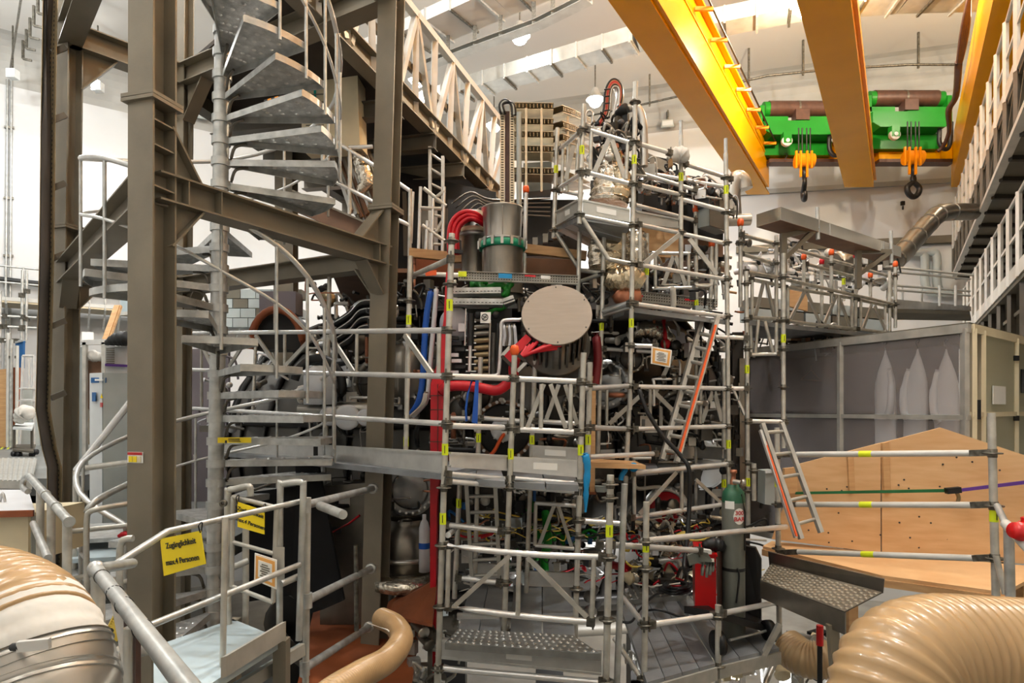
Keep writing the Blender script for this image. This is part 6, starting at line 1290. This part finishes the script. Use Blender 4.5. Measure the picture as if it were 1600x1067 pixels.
# ---------------------------------------------------------------- left side: gate, signs, rails, cabinets, far gallery
def yellow_sign(lab, q, d, size, dn=None):
    t = T('yellow_sign', lab, 'sign', 'yellow access limit signs'); p = [P(x, y, dd) for (x, y), dd in zip(q, d)]
    n = (p[1]-p[0]).cross(p[3]-p[0]).normalized(); n = n if n.y < 0 else -n
    MB().prism([v for v in p], n*-.004).build('board', 'yellow_sign', t)
    u = (p[1]-p[0]).normalized(); w_ = (p[0]-p[3]).normalized(); c = sum(p, V(0, 0, 0))/4
    H = (p[0]-p[3]).length
    text('Zugänglichkeit', c+w_*H*.24+n*.004, size, 'print', t, u, w_, bold=.0008); text('max.4 Personen', c-w_*H*.2+n*.004, size, 'print', t, u, w_, bold=.0008)
    for v in (p[0], p[1]): MB().sweep(smooth_path([v+V(0, 0, -.01), v+V(0, -.02, .03), v+V(0, .02, .04), v+V(0, .01, -.01)], 4), .004, 6).build('cable_tie', 'black', t)
    return t
yellow_sign('tilted yellow sign Zugänglichkeit max.4 Personen hung beside the front column', ((250, 842), (313, 829), (321, 881), (256, 900)), (3.66, 3.5, 3.5, 3.66), .045)
yellow_sign('smaller yellow sign Zugänglichkeit max.4 Personen hung in the gate frame', ((371, 784), (413, 798), (413, 835), (371, 823)), (4.15, 4.1, 4.1, 4.15), .034)
# handrail of the stair landing
hr = T('landing_handrail', 'grey tube handrails of the stair landing below the yellow signs', 'handrail')
for x0, y0, x1, y1, d0, d1 in ((168, 890, 262, 830, 3.05, 3.45), (262, 830, 470, 783, 3.45, 4.3), (215, 985, 468, 882, 3.1, 4.2)): led(hr, x0, y0, x1, y1, d0, d1, r=.018, m='galv', heads=False, name='rail')
post(hr, 352, 808, 346, 1160, 3.55, r=.017, m='tube', name='rail_post')
# frame gate, U tube, gate posts
g = T('swing_gate', 'small tube frame gate carrying the smaller yellow sign', 'gate')
gq = [P(364, 776, 4.2), P(432, 793, 4.12), P(427, 941, 4.12), P(362, 916, 4.2)]
for a, b in zip(gq, gq[1:]+gq[:1]): MB().tube(a, b, .015, 10).build('frame_tube', 'alu_dull', g)
MB().tube(P(364, 847, 4.2), P(428, 865, 4.12), .014, 10).build('cross_tube', 'alu_dull', g)
MB().sweep(smooth_path([P(358, 1000, 4.25), P(355, 900, 4.25), P(356, 775, 4.25), P(358, 766, 4.25), P(366, 764, 4.24), P(388, 760, 4.2), P(391, 765, 4.2), P(391, 775, 4.2)], 5), .022, 10).build('hanging_post', 'tube', g)
for y in (786, 900): MB().lathe(P(350, y, 4.2), (0, -1, 0), [(.012, 0), (.024, 0), (.024, .02), (.012, .02)], 12).build('eye', 'clamp', g)
MB().bar(P(437, 855, 4.1), P(437, 905, 4.1), .06, .01, V(0, 1, 0)).build('latch_plate', 'alu_dull', g)
u = T('gate_post_frame', 'bent grey tube frame beside the swing gate', 'post')
MB().sweep(smooth_path([P(437, 1002, 4.25), P(437, 900, 4.25), P(438, 764, 4.25), P(440, 757, 4.25), P(447, 755, 4.25), P(466, 753, 4.25), P(473, 756, 4.25), P(474, 764, 4.25), P(470, 900, 4.25), P(467, 1000, 4.25)], 5), .022, 12).build('bent_tube', 'galv', u)
MB().tube(P(446, 790, 4.2), P(468, 784, 4.3), .016, 10).build('cross_tube', 'galv', u); MB().tube(P(440, 912, 4.2), P(470, 899, 4.3), .022, 10).build('cross_tube', 'galv', u); MB().tube(P(365, 886, 4.3), P(388, 876, 4.35), .022, 10).build('cross_tube', 'galv', u); MB().tube(P(384, 800, 4.4), P(384, 990, 4.4), .022, 10).build('rear_tube', 'tube', u)
rl = T('column_handrail', 'three grey handrail tubes between the gate and the second column', 'handrail')
post(rl, 481, 778, 476, 1180, 4.35, r=.023, m='tube', name='rail_post')
for x0, y0, x1, y1 in ((478, 789, 583, 763), (480, 938, 580, 888), (476, 1044, 577, 979)):
    led(rl, x0, y0, x1, y1, 4.35, 6.1, r=.03, m='galv', heads=False, name='rail'); MB().lathe(P(x1, y1, 6.1), P(x1, y1, 6.1)-P(x0, y0, 4.35), [(.03, -.03), (.05, -.03), (.05, 0), (0, 0)], 14).build('wall_flange', 'galv', rl); MB().tube(P(x0, y0, 4.35)-V(0, 0, .05), P(x0, y0, 4.35)+V(0, 0, .05), .035, 12).build('tee_fitting', 'galv', rl)
MB().tube(P(500, 790, 4.3), P(536, 804, 4.0), .03, 12).build('open_stub', 'galv', rl)
MB().tube(P(556, 852, 5.6), P(557, 985, 5.6), .02, 10).build('upright_rod', 'clamp', rl)
notice('notice in orange border hung inside the swing gate', ((398, 864), (432, 875), (432, 921), (397, 906)), 4.05)
# landing plate
ld_ = T('stair_landing', 'pale landing plate with toe boards at the foot of the spiral stair', 'landing')
q = [P(262, 1004, 3.9), P(364, 967, 4.35), P(440, 996, 4.05), P(330, 1075, 3.35), P(262, 1090, 3.3)]; zz = q[1].z
pl_ = [V(v.x, v.y, zz) for v in q]; 
def onz(x, y, z): d = (EYE-z)*F/(y-HOR); return P(x, y, d)
pl_ = [onz(240, 1010, zz), onz(364, 967, zz), onz(440, 998, zz), onz(310, 1080, zz), onz(240, 1080, zz)]; MB().prism(pl_, (0, 0, -.05)).build('plate', 'blue_sheet', ld_)
MB().prism([onz(345, 1060, zz), onz(440, 1000, zz), onz(440, 1000, zz)+V(0, 0, .11), onz(345, 1060, zz)+V(0, 0, .11)], (.02, .02, 0)).build('toe_board', 'alu_dull', ld_)
MB().prism([P(345, 1078, 3.75), P(468, 1004, 4.3), P(474, 1012, 4.25), P(360, 1090, 3.7)], (0, 0, -.04)).build('lower_plate', 'blue_sheet', ld_); MB().bar(P(355, 1088, 3.7), P(474, 1014, 4.25), .03, .08).build('lower_edge', 'alu_dull', ld_)
for x, y in ((364, 967), (440, 998)): p = onz(x, y, zz); MB().bar(V(p.x, p.y, 0), p, .08, .08, V(0, 1, 0)).build('leg', 'steel_paint', ld_)
# black curtain board and stainless cabinet behind
t = T('black_curtain', 'tall black curtain hanging behind the swing gate', 'curtain')
MB().prism([P(462, 727, 6.6), P(497, 727, 6.6), P(537, 938, 6.4), P(505, 952, 6.4), P(480, 960, 6.4), P(455, 930, 6.5), P(388, 940, 6.5), P(388, 770, 6.6), P(462, 760, 6.6)], (0, .06, 0)).build('fabric', 'black_soft', t); MB().tube(P(390, 768, 6.62), P(500, 727, 6.62), .015, 8).build('rod', 'steel_dark', t)
t = T('steel_cabinet', 'brownish steel cabinet with paper notice behind the second column', 'cabinet')
MB().prism([P(500, 760, 7.0), P(600, 752, 7.0), P(600, 985, 7.0), P(500, 985, 7.0)], (0, .5, 0)).build('body', 'stainless_dark', t); MB().prism([P(528, 775, 6.98), P(546, 772, 6.98), P(547, 790, 6.98), P(529, 793, 6.98)], (0, .01, 0)).build('paper_sheet', 'paper', t); MB().sweep([P(518, 832, 6.9), P(545, 818, 6.85), P(562, 805, 6.8)], .012, 6).build('red_cable', 'red', t)
t = T('wooden_floor_panel', 'brown wooden panel lying below the steel cabinet', 'panel'); MB().prism([onz(460, 1090, EYE-2.35), onz(640, 1090, EYE-2.35), onz(655, 985, EYE-2.35), onz(640, 930, EYE-2.35), onz(495, 930, EYE-2.35)], (0, 0, -.04)).build('panel_sheet', 'wood_red', t)
for x in (520, 620): MB().bar(onz(x, 945, EYE-2.4), V(onz(x, 945, EYE-2.4).x, onz(x, 945, EYE-2.4).y, 0), .08, .08, V(0, 1, 0)).build('leg', 'steel_dark', t)
# near handrail
nh = T('near_handrail', 'thick grey handrail in the front left corner with clamped joints', 'handrail')
a, b = P(150, 889, 2.45), P(300, 1082, 1.38); led(nh, 150, 889, 330, 1120, 2.45, 1.25, r=.024, m='galv', heads=False, name='rail')
MB().ball(P(150, 889, 2.45), .032).build('corner_fitting', 'galv', nh); MB().tube(P(150, 889, 2.45), P(207, 880, 2.9), .022, 12).build('rail', 'galv', nh)
for s in (.1, .3, .42, .62): p = a.lerp(b, s); v_ = (b-a).normalized(); MB().tube(p, p+v_*.012, .027, 14).build('joint_ring', 'black' if s > .25 else 'clamp', nh)
MB().tube(P(153, 895, 2.45), P(155, 1290, 2.45), .024, 12).build('rail_post', 'tube', nh); MB().tube(P(204, 980, 1.95), P(204, 1400, 1.95), .02, 12).build('rail_post', 'tube', nh); MB().tube(P(172, 1026, 2.3), P(230, 1012, 2.6), .03, 12).build('lower_rail', 'galv', nh)
t = T('red_white_banner', 'faded pink banner wrapped below the near handrail', 'banner'); MB().prism([P(171, 930, 2.25), P(194, 960, 2.05), P(197, 1075, 2.0), P(184, 1000, 2.15)], (.01, .01, 0)).build('banner_cloth', 'cloth_white', t); MB().prism([P(193, 962, 2.04), P(212, 985, 1.92), P(212, 1085, 1.92), P(195, 1080, 2.0)], (.01, .01, 0)).build('banner_edge', 'drum_brown', t)
# table at the left edge
t = T('work_table', 'white topped work table with wooden edge at the left edge', 'table')
tp = [P(-60, 800, 4.4), P(54, 797, 4.5), P(44, 765, 5.7), P(-60, 765, 5.7)]; MB().prism(tp, (0, 0, -.03)).build('table_top', 'pvc', t); MB().bar(tp[0]-V(0, .01, .02), tp[1]-V(0, .01, .02), .02, .045).build('edge_strip', 'wood_red', t)
MB().prism([P(-60, 806, 4.45), P(44, 803, 4.55), P(44, 880, 4.55), P(-60, 880, 4.45)], (0, .6, 0)).build('drawer_body', 'cream', t)
for x in (-50, 48): MB().bar(P(x, 806, 4.6), P(x, 1000, 4.6), .05, .05, V(0, 1, 0)).build('leg', 'cabinet', t)
t = T('bent_bracket', 'small metal clip lying on the white work table', 'clip'); MB().sweep(smooth_path([P(0, 784, 4.9), P(4, 770, 4.9), P(8, 784, 4.9)], 4), .01, 6).build('wire', 'alu', t); MB().bar(P(-2, 786, 4.9), P(10, 787, 4.9), .02, .012).build('foot', 'alu', t)
# side handrail left
sh = T('side_handrail', 'grey handrail with posts between the white table and the cable riser', 'handrail')
led(sh, 46, 744, 109, 816, 4.7, 3.6, r=.026, m='galv', heads=False, name='rail'); led(sh, 52, 818, 75, 872, 4.4, 3.7, r=.022, m='galv', heads=False, name='lower_rail')
for x, y, d in ((63, 766, 4.45), (80, 785, 4.1), (105, 814, 3.65)): MB().tube(P(x, y, d), P(x-1, y+290, d), .024, 12).build('rail_post', 'tube', sh)
for s in (.45, .7, .97): p = P(46, 744, 4.7).lerp(P(109, 816, 3.6), s); v_ = (P(109, 816, 3.6)-P(46, 744, 4.7)).normalized(); MB().tube(p, p+v_*.04, .031, 12).build('sleeve', 'galv', sh)
MB().sweep(smooth_path([P(46, 744, 4.7), P(38, 748, 4.75), P(36, 760, 4.75), P(44, 768, 4.7)], 4), .022, 8).build('rail_return', 'galv', sh)
# curved lower railing in front of the cabinet
lr = T('lower_railing', 'silver tube railing with bent ends left of the front column', 'railing')
MB().sweep(smooth_path([P(136, 960, 4.6), P(135, 850, 4.6), P(136, 808, 4.6), P(140, 800, 4.6), P(150, 796, 4.6), P(180, 790, 4.7), P(207, 786, 4.8)], 5), .02, 10).build('bent_tube', 'tube', lr)
MB().sweep(smooth_path([P(136, 800, 4.7), P(142, 790, 4.7), P(160, 776, 4.8), P(207, 753, 5.2)], 5), .024, 10).build('handrail', 'galv', lr); MB().tube(P(119, 735, 6.2), P(207, 624, 6.2), .032, 10).build('slanted_rail', 'tube_bright', lr); MB().tube(P(126, 732, 6.2), P(206, 722, 6.2), .03, 10).build('rail', 'tube', lr); MB().tube(P(118, 735, 6.2), P(117, 900, 6.2), .025, 10).build('rail_post', 'tube', lr)
for x0, y0, x1, y1 in ((112, 830, 207, 820), (112, 905, 165, 893), (140, 928, 207, 905)): MB().tube(P(x0, y0, 4.9), P(x1, y1, 4.9), .02, 10).build('rail', 'tube', lr)
MB().sweep(smooth_path([P(187, 960, 4.2), P(187, 870, 4.2), P(190, 848, 4.2), P(197, 842, 4.2), P(208, 841, 4.2)], 5), .022, 10).build('bent_tube', 'tube', lr)
t = T('floor_grating', 'checker plate landing left of the front column', 'landing')
for k_, (y0, y1) in enumerate(((815, 838), (845, 868), (870, 896))): MB().prism([onz(105, y1+6, EYE-1.3-k_*.12), onz(215, y1, EYE-1.3-k_*.12), onz(215, y0, EYE-1.3-k_*.12), onz(105, y0+5, EYE-1.3-k_*.12)], (0, 0, -.04)).build('plate', 'checker' if k_ != 1 else 'blue_sheet', t)
for x in (112, 205): p = onz(x, 880, EYE-1.5); MB().bar(V(p.x, p.y, 0), p, .06, .06, V(0, 1, 0)).build('leg', 'steel_dark', t)
t = T('red_cloth', 'small red cloth lying on the checker landing by the column', 'cloth'); blob(t, ((185, 838), (195, 834), (204, 838)), 4.9, (.012, .022, .012), 'red', 'folded_cloth')
t = T('yellow_wires', 'loose yellow wires hanging behind the near handrail post', 'wires')
for i in range(6): MB().sweep(smooth_path([P(160+i*2, 1000-i*3, 3.5), P(170+i*2, 980-i*4, 3.5), P(180+i, 985+i*2, 3.5), P(168+i*2, 1003, 3.5)], 4), .006, 5).build('wire', 'cable_yellow', t)
# control cabinet with cooling unit
t = T('control_cabinet', 'grey control cabinet with blue label and red switch behind the stair', 'cabinet')
zb = GZ; dC = 9.2
fq = lambda x, y: P(x, y, dC); zt_ = P(0, 583, dC).z
x0, x1, x2 = P(140, 0, dC).x, P(168, 0, dC).x, P(215, 0, dC).x
MB().prism([V(x0, dC, zb), V(x1, dC-.12, zb), V(x1, dC-.12, zt_), V(x0, dC, zt_)], (.02, .5, 0)).build('front_door', 'cabinet_light', t); MB().prism([V(x1+.01, dC-.12, zb), V(x2+.1, dC+.3, zb), V(x2+.1, dC+.3, zt_), V(x1+.01, dC-.12, zt_)], (-.1, .5, 0)).build('side_panel', 'cabinet', t)
MB().prism([P(165, 583, 9.15), P(210, 583, 9.4), P(210, 541, 9.4), P(165, 541, 9.15)], (0, .4, 0)).build('cooling_unit', 'cabinet_light', t)
for i in range(9): MB().bar(P(166, 545+i*2.8, 9.12), P(179, 545+i*2.8, 9.18), .01, .012).build('louvre', 'soffit', t)
MB().bar(P(164, 570, 9.1), P(210, 572, 9.36), .02, .035).build('purple_strap', 'purple', t)
def lab_(xa, ya, xb, yb, m_, nm, d=9.14): MB().prism([P(xa, ya, d+.03), P(xb, ya, d-.06), P(xb, yb, d-.06), P(xa, yb, d+.03)], (0, .02, 0)).build(nm, m_, t)
lab_(142, 590, 161, 598, 'blue_sign', 'maker_plate'); lab_(162, 590, 165, 598, 'blue_sign', 'side_plate'); lab_(143.5, 613, 149, 627, 'blue_sign', 'info_plate'); lab_(155, 629, 159, 636, 'red_gloss', 'main_switch', 9.1); lab_(148, 592, 160, 595, 'paper', 'plate_lettering', 9.1)
MB().prism([P(158.5, 615, 9.08), P(160.5, 622, 9.08), P(156.5, 622, 9.08)], (0, .01, 0)).build('warning_triangle', 'yellow_sign', t)
t = T('black_cover', 'black plastic cover lying on top of the control cabinet', 'cover'); blob(t, ((165, 537), (180, 531), (195, 529), (210, 532)), 9.2, (.03, .09, .11, .06), 'black', 'cover_sheet')
t = T('display_rack', 'aluminium frame rack with film curtain behind the control cabinet', 'rack')
for x in (119, 133, 163): MB().bar(P(x, 535, 10.4), P(x, 800, 10.4), .06, .06, V(0, 1, 0)).build('upright', 'alu_dull', t)
MB().bar(P(117, 536, 10.4), P(165, 534, 10.4), .06, .08).build('top_bar', 'alu', t); MB().prism([P(120, 542, 10.5), P(133, 542, 10.5), P(133, 720, 10.5), P(120, 720, 10.5)], (0, .05, 0)).build('film', 'cabinet', t); MB().prism([P(136, 556, 10.6), P(163, 556, 10.6), P(163, 640, 10.6), P(136, 640, 10.6)], (0, .05, 0)).build('cardboard_sheet', 'brown_panel', t); blob(t, ((138, 560), (145, 556), (155, 558), (163, 555)), 10.5, (.05, .1, .07, .05), 'cloth_white', 'plastic_film')
t = T('wooden_plank', 'orange wooden plank leaning above the control cabinet', 'plank'); MB().bar(P(166, 532, 10.8), P(185, 478, 11.2), .12, .05).build('board', 'wood', t); MB().bar(P(167, 531, 10.76), P(186, 477, 11.16), .02, .02).build('batten', 'wood', t)
t = T('pale_blue_box', 'pale blue metal box behind the front column below the frame beam', 'box'); MB().prism([P(188, 455, 11.5), P(212, 455, 11.5), P(212, 490, 11.5), P(188, 490, 11.5)], (0, .6, 0)).build('box_body', 'blue_sheet', t); MB().bar(P(188, 490, 11.45), P(212, 489, 11.45), .05, .06).build('box_foot', 'rail_white', t)
# far gallery on the left wall
fg = T('far_gallery', 'narrow white railed gallery along the far left wall', 'walkway')
GA, GB = wl(-40, 478, 1.3), wl(420, 506, 1.3); GB.z = GA.z
hh_ = lambda z: V(0, 0, z)
MB().prism([GA, GB, GB-nl*1.2, GA-nl*1.2], (0, 0, .07)).build('deck_plank', 'tray', fg); MB().bar(GA+hh_(.1), GB+hh_(.1), .04, .1).build('kick_board', 'rail_white', fg)
for z in (.55, 1.0): MB().tube(GA+hh_(z), GB+hh_(z), .028, 8).build('rail', 'galv', fg)
for k_ in range(22): p = GA.lerp(GB, k_/21); MB().tube(p, p+hh_(1.0), .025, 8).build('rail_post', 'galv', fg); MB().bar(p, p-nl*1.1-hh_(.5), .05, .05).build('bracket', 'galv', fg)
MB().tube(wl(-20, 436, .2), wl(200, 462, .2), .09, 10).build('black_pipe', 'black', fg)
t = T('far_partition', 'grey panelled partition wall at the back of the left gallery', 'partition')
PA, PB = wl(-40, 500, 1.6), wl(330, 520, 1.6)
for k_ in range(8):
    a, b = PA.lerp(PB, k_/8+.004), PA.lerp(PB, (k_+1)/8-.004); a = V(a.x, a.y, GZ); b = V(b.x, b.y, GZ); MB().prism([a, b, b+hh_(2.2), a+hh_(2.2)], nl*-.08).build('panel', 'cabinet' if k_ % 3 else 'soffit', t)
t = T('paper_notice', 'white double paper notice on the far grey partition', 'notice'); 
for x in (133, 141): p = on_wall(x, 527, PA, nl, .05); MB().box(p, .16, .02, .3, .6).build('sheet', 'paper', t)
# stored things at the far left
t = T('blue_noticeboard', 'dark blue panel leaning at the far left wall', 'panel'); MB().prism([P(24, 535, 17.2), P(36, 532, 17.2), P(35, 575, 17.2), P(24, 574, 17.2)], (0, .08, 0)).build('panel_sheet', 'blue_sign', t); MB().bar(P(24, 535, 17.15), P(36, 532, 17.15), .03, .05).build('panel_rim', 'galv', t)
t = T('orange_door', 'orange brown door leaf standing at the left edge', 'door leaf'); MB().prism([P(-6, 578, 17), P(20, 575, 17), P(20, 698.5, 17), P(-6, 698.5, 17)], (0, .1, 0)).build('leaf', 'wood', t); MB().prism([P(20, 574, 16.9), P(28, 574, 16.9), P(28, 698.5, 16.9), P(20, 698.5, 16.9)], (0, .1, 0)).build('frame', 'wood_red', t)  # an orange brown door leaf beside its frame
t = T('step_ladder', 'white rolling step ladder near the far left partition', 'ladder'); 
for x0_, y0_, x1_, y1_ in ((30, 706, 36, 556), (53, 706, 53, 558), (36, 556, 53, 556), (33, 607, 53, 607), (32, 625, 53, 625), (46, 560, 46, 607)): MB().tube(P(x0_, y0_, 15.1), P(x1_, y1_, 15.1), .03, 8).build('frame_tube', 'tube_bright', t)
for y in (607, 626, 645): MB().bar(P(33, y, 15), P(53, y, 15), .2, .03).build('step', 'alu', t)
t = T('trolley', 'dark green hand trolley with four castors at the far left', 'trolley')
for x0_, y0_, x1_, y1_ in ((22, 665, 22, 708), (50, 668, 50, 710), (22, 665, 50, 668), (22, 700, 52, 703)): MB().bar(P(x0_, y0_, 13.9), P(x1_, y1_, 13.9), .04, .04, V(0, 1, 0) if x0_ == x1_ else None).build('frame_bar', 'steel_dark', t)
MB().prism([P(20, 668, 13.7), P(50, 670, 13.5), P(54, 660, 14.5), P(26, 660, 14.5)], (0, 0, -.04)).build('tray', 'cabinet_light', t); MB().prism([P(20, 702, 13.7), P(52, 705, 13.5), P(56, 694, 14.5), P(26, 694, 14.5)], (0, 0, -.04)).build('tray', 'steel_dark', t)
for x, y in ((22, 709), (30, 710), (50, 710), (56, 706)): MB().lathe(P(x, y, 13.7), (1, 0, 0), [(0, -.03), (.06, -.03), (.06, .03), (0, .03)], 14).build('castor', 'black', t)
t = T('white_sack', 'crumpled white sack lying on the trolley', 'sack'); blob(t, ((28, 660), (35, 648), (42, 645), (47, 655)), 13.8, (.08, .17, .17, .06), 'cloth_white', 'sack_body')
t = T('checker_ramp', 'ribbed metal ramp on the gallery floor at left edge', 'ramp'); rp = [onz(-40, 750, FZ+.1), onz(50, 752, FZ+.1), onz(58, 716, FZ+.1), onz(-40, 716, FZ+.1)]; MB().prism(rp, (0, 0, -.1)).build('ramp_plate', 'alu_dull', t)
for i in range(12): s = (i+.5)/12; MB().bar(rp[0].lerp(rp[1], s)+V(0, 0, .005), rp[3].lerp(rp[2], s)+V(0, 0, .005), .03, .012).build('rib', 'galv', t)
t = T('hazard_strip', 'yellow and black hazard strip on the floor near the trolley', 'marking')
for i in range(10): a, b = onz(-5+i*5, 702, FZ+.004), onz(-1+i*5, 698, FZ+.004); a2_, b2_ = onz(-2.5+i*5, 702, FZ+.004), onz(1.5+i*5, 698, FZ+.004); MB().prism([a, a2_, b2_, b], (0, 0, .004)).build('stripe', 'sticker' if i % 2 else 'black', t)
for k_, x in enumerate((12, 17, 26)):
    t = T('striped_pole', 'slim %s pole standing near the orange door at left edge' % ('red and white', 'grey', 'pale')[k_], 'pole'); MB().tube(P(x, 699, 16.8), P(x+1, 520+k_*10, 16.8), .04, 8).build('tube', ('rail_white', 'galv', 'rail_white')[k_], t)
    if k_ == 0:
        for j in range(4): MB().tube(P(x, 685-j*18, 16.8), P(x, 676-j*18, 16.8), .032, 8).build('red_band', 'red', t)
    else: MB().tube(P(x, 560, 16.8), P(x, 556, 16.8), .045, 8).build('collar', 'clamp', t)
t = T('mauve_screen', 'dull mauve screen wall behind the spiral stair pole', 'screen')
for k_ in range(3): MB().prism([P(268+k_*30, 545, 11.5), P(297+k_*30, 545, 11.5), P(297+k_*30, 790, 11.5), P(268+k_*30, 790, 11.5)], (0, .08, 0)).build('panel', 'mauve', t)
t = T('block_wall', 'low wall of grey concrete blocks behind the stair under the frame beam', 'wall')
for i in range(5):
    for j in range(4): MB().prism([P(352+i*24-(j % 2)*12, 452+j*15, 12), P(375+i*24-(j % 2)*12, 452+j*15, 12), P(375+i*24-(j % 2)*12, 466+j*15, 12), P(352+i*24-(j % 2)*12, 466+j*15, 12)], (0, .3, 0)).build('block', 'cabinet' if (i*3+j) % 4 else 'soffit', t)
cluster('stored tools and cartons on the shelf behind the spiral stair', 300, 560, 470, 720, 9.3, 60, ['galv', 'tube_bright', 'black', 'steel_dark', 'pvc', 'mauve', 'wood_red'], .13)
for k_, (x0_, y0_, x1_, y1_) in enumerate(((-5, 505, 60, 508), (-5, 520, 60, 523), (-5, 540, 45, 542), (8, 470, 8, 640), (40, 440, 38, 560), (46, 440, 45, 540))):
    t = T('wall_pipe', ('upper horizontal', 'middle horizontal', 'lower horizontal', 'leftmost vertical', 'middle vertical', 'rightmost vertical')[k_]+' grey pipe below the far gallery at left', 'pipe'); MB().tube(wl(x0_, y0_, 1.9), wl(x1_, y1_, 1.9), .035, 8).build('pipe_run', 'galv', t)
    for s_ in (.3, .7): p = wl(x0_, y0_, 1.9).lerp(wl(x1_, y1_, 1.9), s_); MB().box(p, .12, .12, .12).build('clip', 'clamp', t)
# stored profiles behind the beam, wrapped in film
t = T('stored_profile_bundle', 'bundle of slanted metal profiles wrapped in clear film behind the column', 'profiles')
for i in range(16): x = 508+i*4.2; MB().bar(P(x, 205+(i % 4)*8, 8.8), P(x+42+(i % 3)*4, 330+(i % 5)*5, 8.5), .05, .06).build('profile', ('stainless', 'galv', 'brown_panel', 'steel_dark')[i % 4], t)
blob(t, ((556, 240), (566, 262), (572, 285), (560, 300)), 8.4, (.06, .1, .1, .05), 'foil', 'film')
gp = T('scaffold_guard_rail', 'silver guard rail sloping behind the second column above the brown beam', 'guard rail')
for x0_, y0_, x1_, y1_ in ((490, 200, 590, 262), (470, 255, 588, 318), (545, 230, 582, 229), (592, 265, 640, 298), (592, 330, 640, 352)): MB().tube(P(x0_, y0_, 7.8), P(x1_, y1_, 7.8), .024, 10).build('rail', 'tube_bright', gp)
for x, y0_, y1_ in ((547, 232, 335), (505, 205, 270), (641, 296, 400)): MB().tube(P(x, y0_, 7.8), P(x-1, y1_, 7.8), .024, 10).build('rail_post', 'tube', gp)
t = T('brown_beam', 'rust brown plate beam behind the frame beam', 'steel beam'); MB().prism([P(462, 300, 7.6), P(590, 356, 7.2), P(590, 385, 7.2), P(462, 330, 7.6)], (0, .05, 0)).build('web', 'brown_panel', t); MB().bar(P(462, 300, 7.6), P(590, 356, 7.2), .12, .02).build('flange', 'steel_paint', t)
gp = T('scaffold_guard_rail', 'small tube cage beside the ladder left of the red hose arch', 'guard rail')
for x, y0_, y1_ in ((657, 292, 398), (668, 345, 400), (677, 310, 400), (694, 292, 405), (645, 300, 380)): post(gp, x, y0_, x-3, y1_, 8.2, r=.022, m='tube_bright')
for x0_, y0_, x1_, y1_ in ((662, 294, 697, 322), (660, 352, 697, 378), (682, 308, 695, 298), (655, 325, 690, 326), (682, 362, 691, 346)): MB().tube(P(x0_, y0_, 8.2), P(x1_, y1_, 8.2), .024, 10).build('rail', 'tube', gp)
# equipment under the machine: dark supports and pallets on the hall floor
t = T('support_frame', 'dark steel base frames standing below the vessel', 'base frame')
for i in range(9):
    a = A0+(A1-A0)*(i+.5)/9; p = TC+V(math.cos(a)*(RM+.9), math.sin(a)*(RM+.9), 0); MB().bar(V(p.x, p.y, 0), V(p.x, p.y, EYE-2.2), .35, .35, V(0, 1, 0)).build('pillar', 'vessel_dark', t)
for z in (.6, 2.2, 3.2): MB().sweep([TC+V(math.cos(A0+(A1-A0)*i/20)*(RM+1.2), math.sin(A0+(A1-A0)*i/20)*(RM+1.2), z-TC.z) for i in range(21)], .16, 4).build('ring_beam', 'steel_dark', t)
t = T('hazard_bar', 'short black and yellow striped bar under a high stair tread', 'bar')
for i in range(5): MB().bar(P(414+i*5.6, 161-i*1.6, 7.4), P(419.6+i*5.6, 159.4-i*1.6, 7.4), .04, .05).build('stripe', 'yellow_block' if i % 2 else 'black', t)
t = T('timber_post', 'brown upright timber behind the scaffold post left of the right tower', 'timber'); MB().bar(P(925, 770, 6.6), P(927, 588, 6.6), .05, .06, V(0, 1, 0)).build('timber', 'wood', t); MB().bar(P(925, 772, 6.6), P(925, 768, 6.6), .07, .08, V(0, 1, 0)).build('foot', 'wood_red', t)
t = T('grey_case', 'pale grey case behind the scaffold post beside the crate', 'case'); MB().prism([P(1196, 736, 6.6), P(1212, 735, 6.6), P(1211, 790, 6.6), P(1195, 788, 6.6)], (0, .2, 0)).build('case_body', 'cabinet', t); MB().bar(P(1195, 737, 6.58), P(1212, 736, 6.58), .03, .03).build('case_rim', 'cabinet_light', t)
t = T('paper_tags', 'white paper tags hanging below the upper deck of the front tower', 'paper')
for i in range(3): MB().prism([P(800+i*5, 758, 5.6), P(808+i*5, 757, 5.6), P(813+i*4, 772-i, 5.6), P(803+i*4, 770-i*2, 5.6)], (0, .004+.004*i, 0)).build('tag', 'paper', t)
settle()
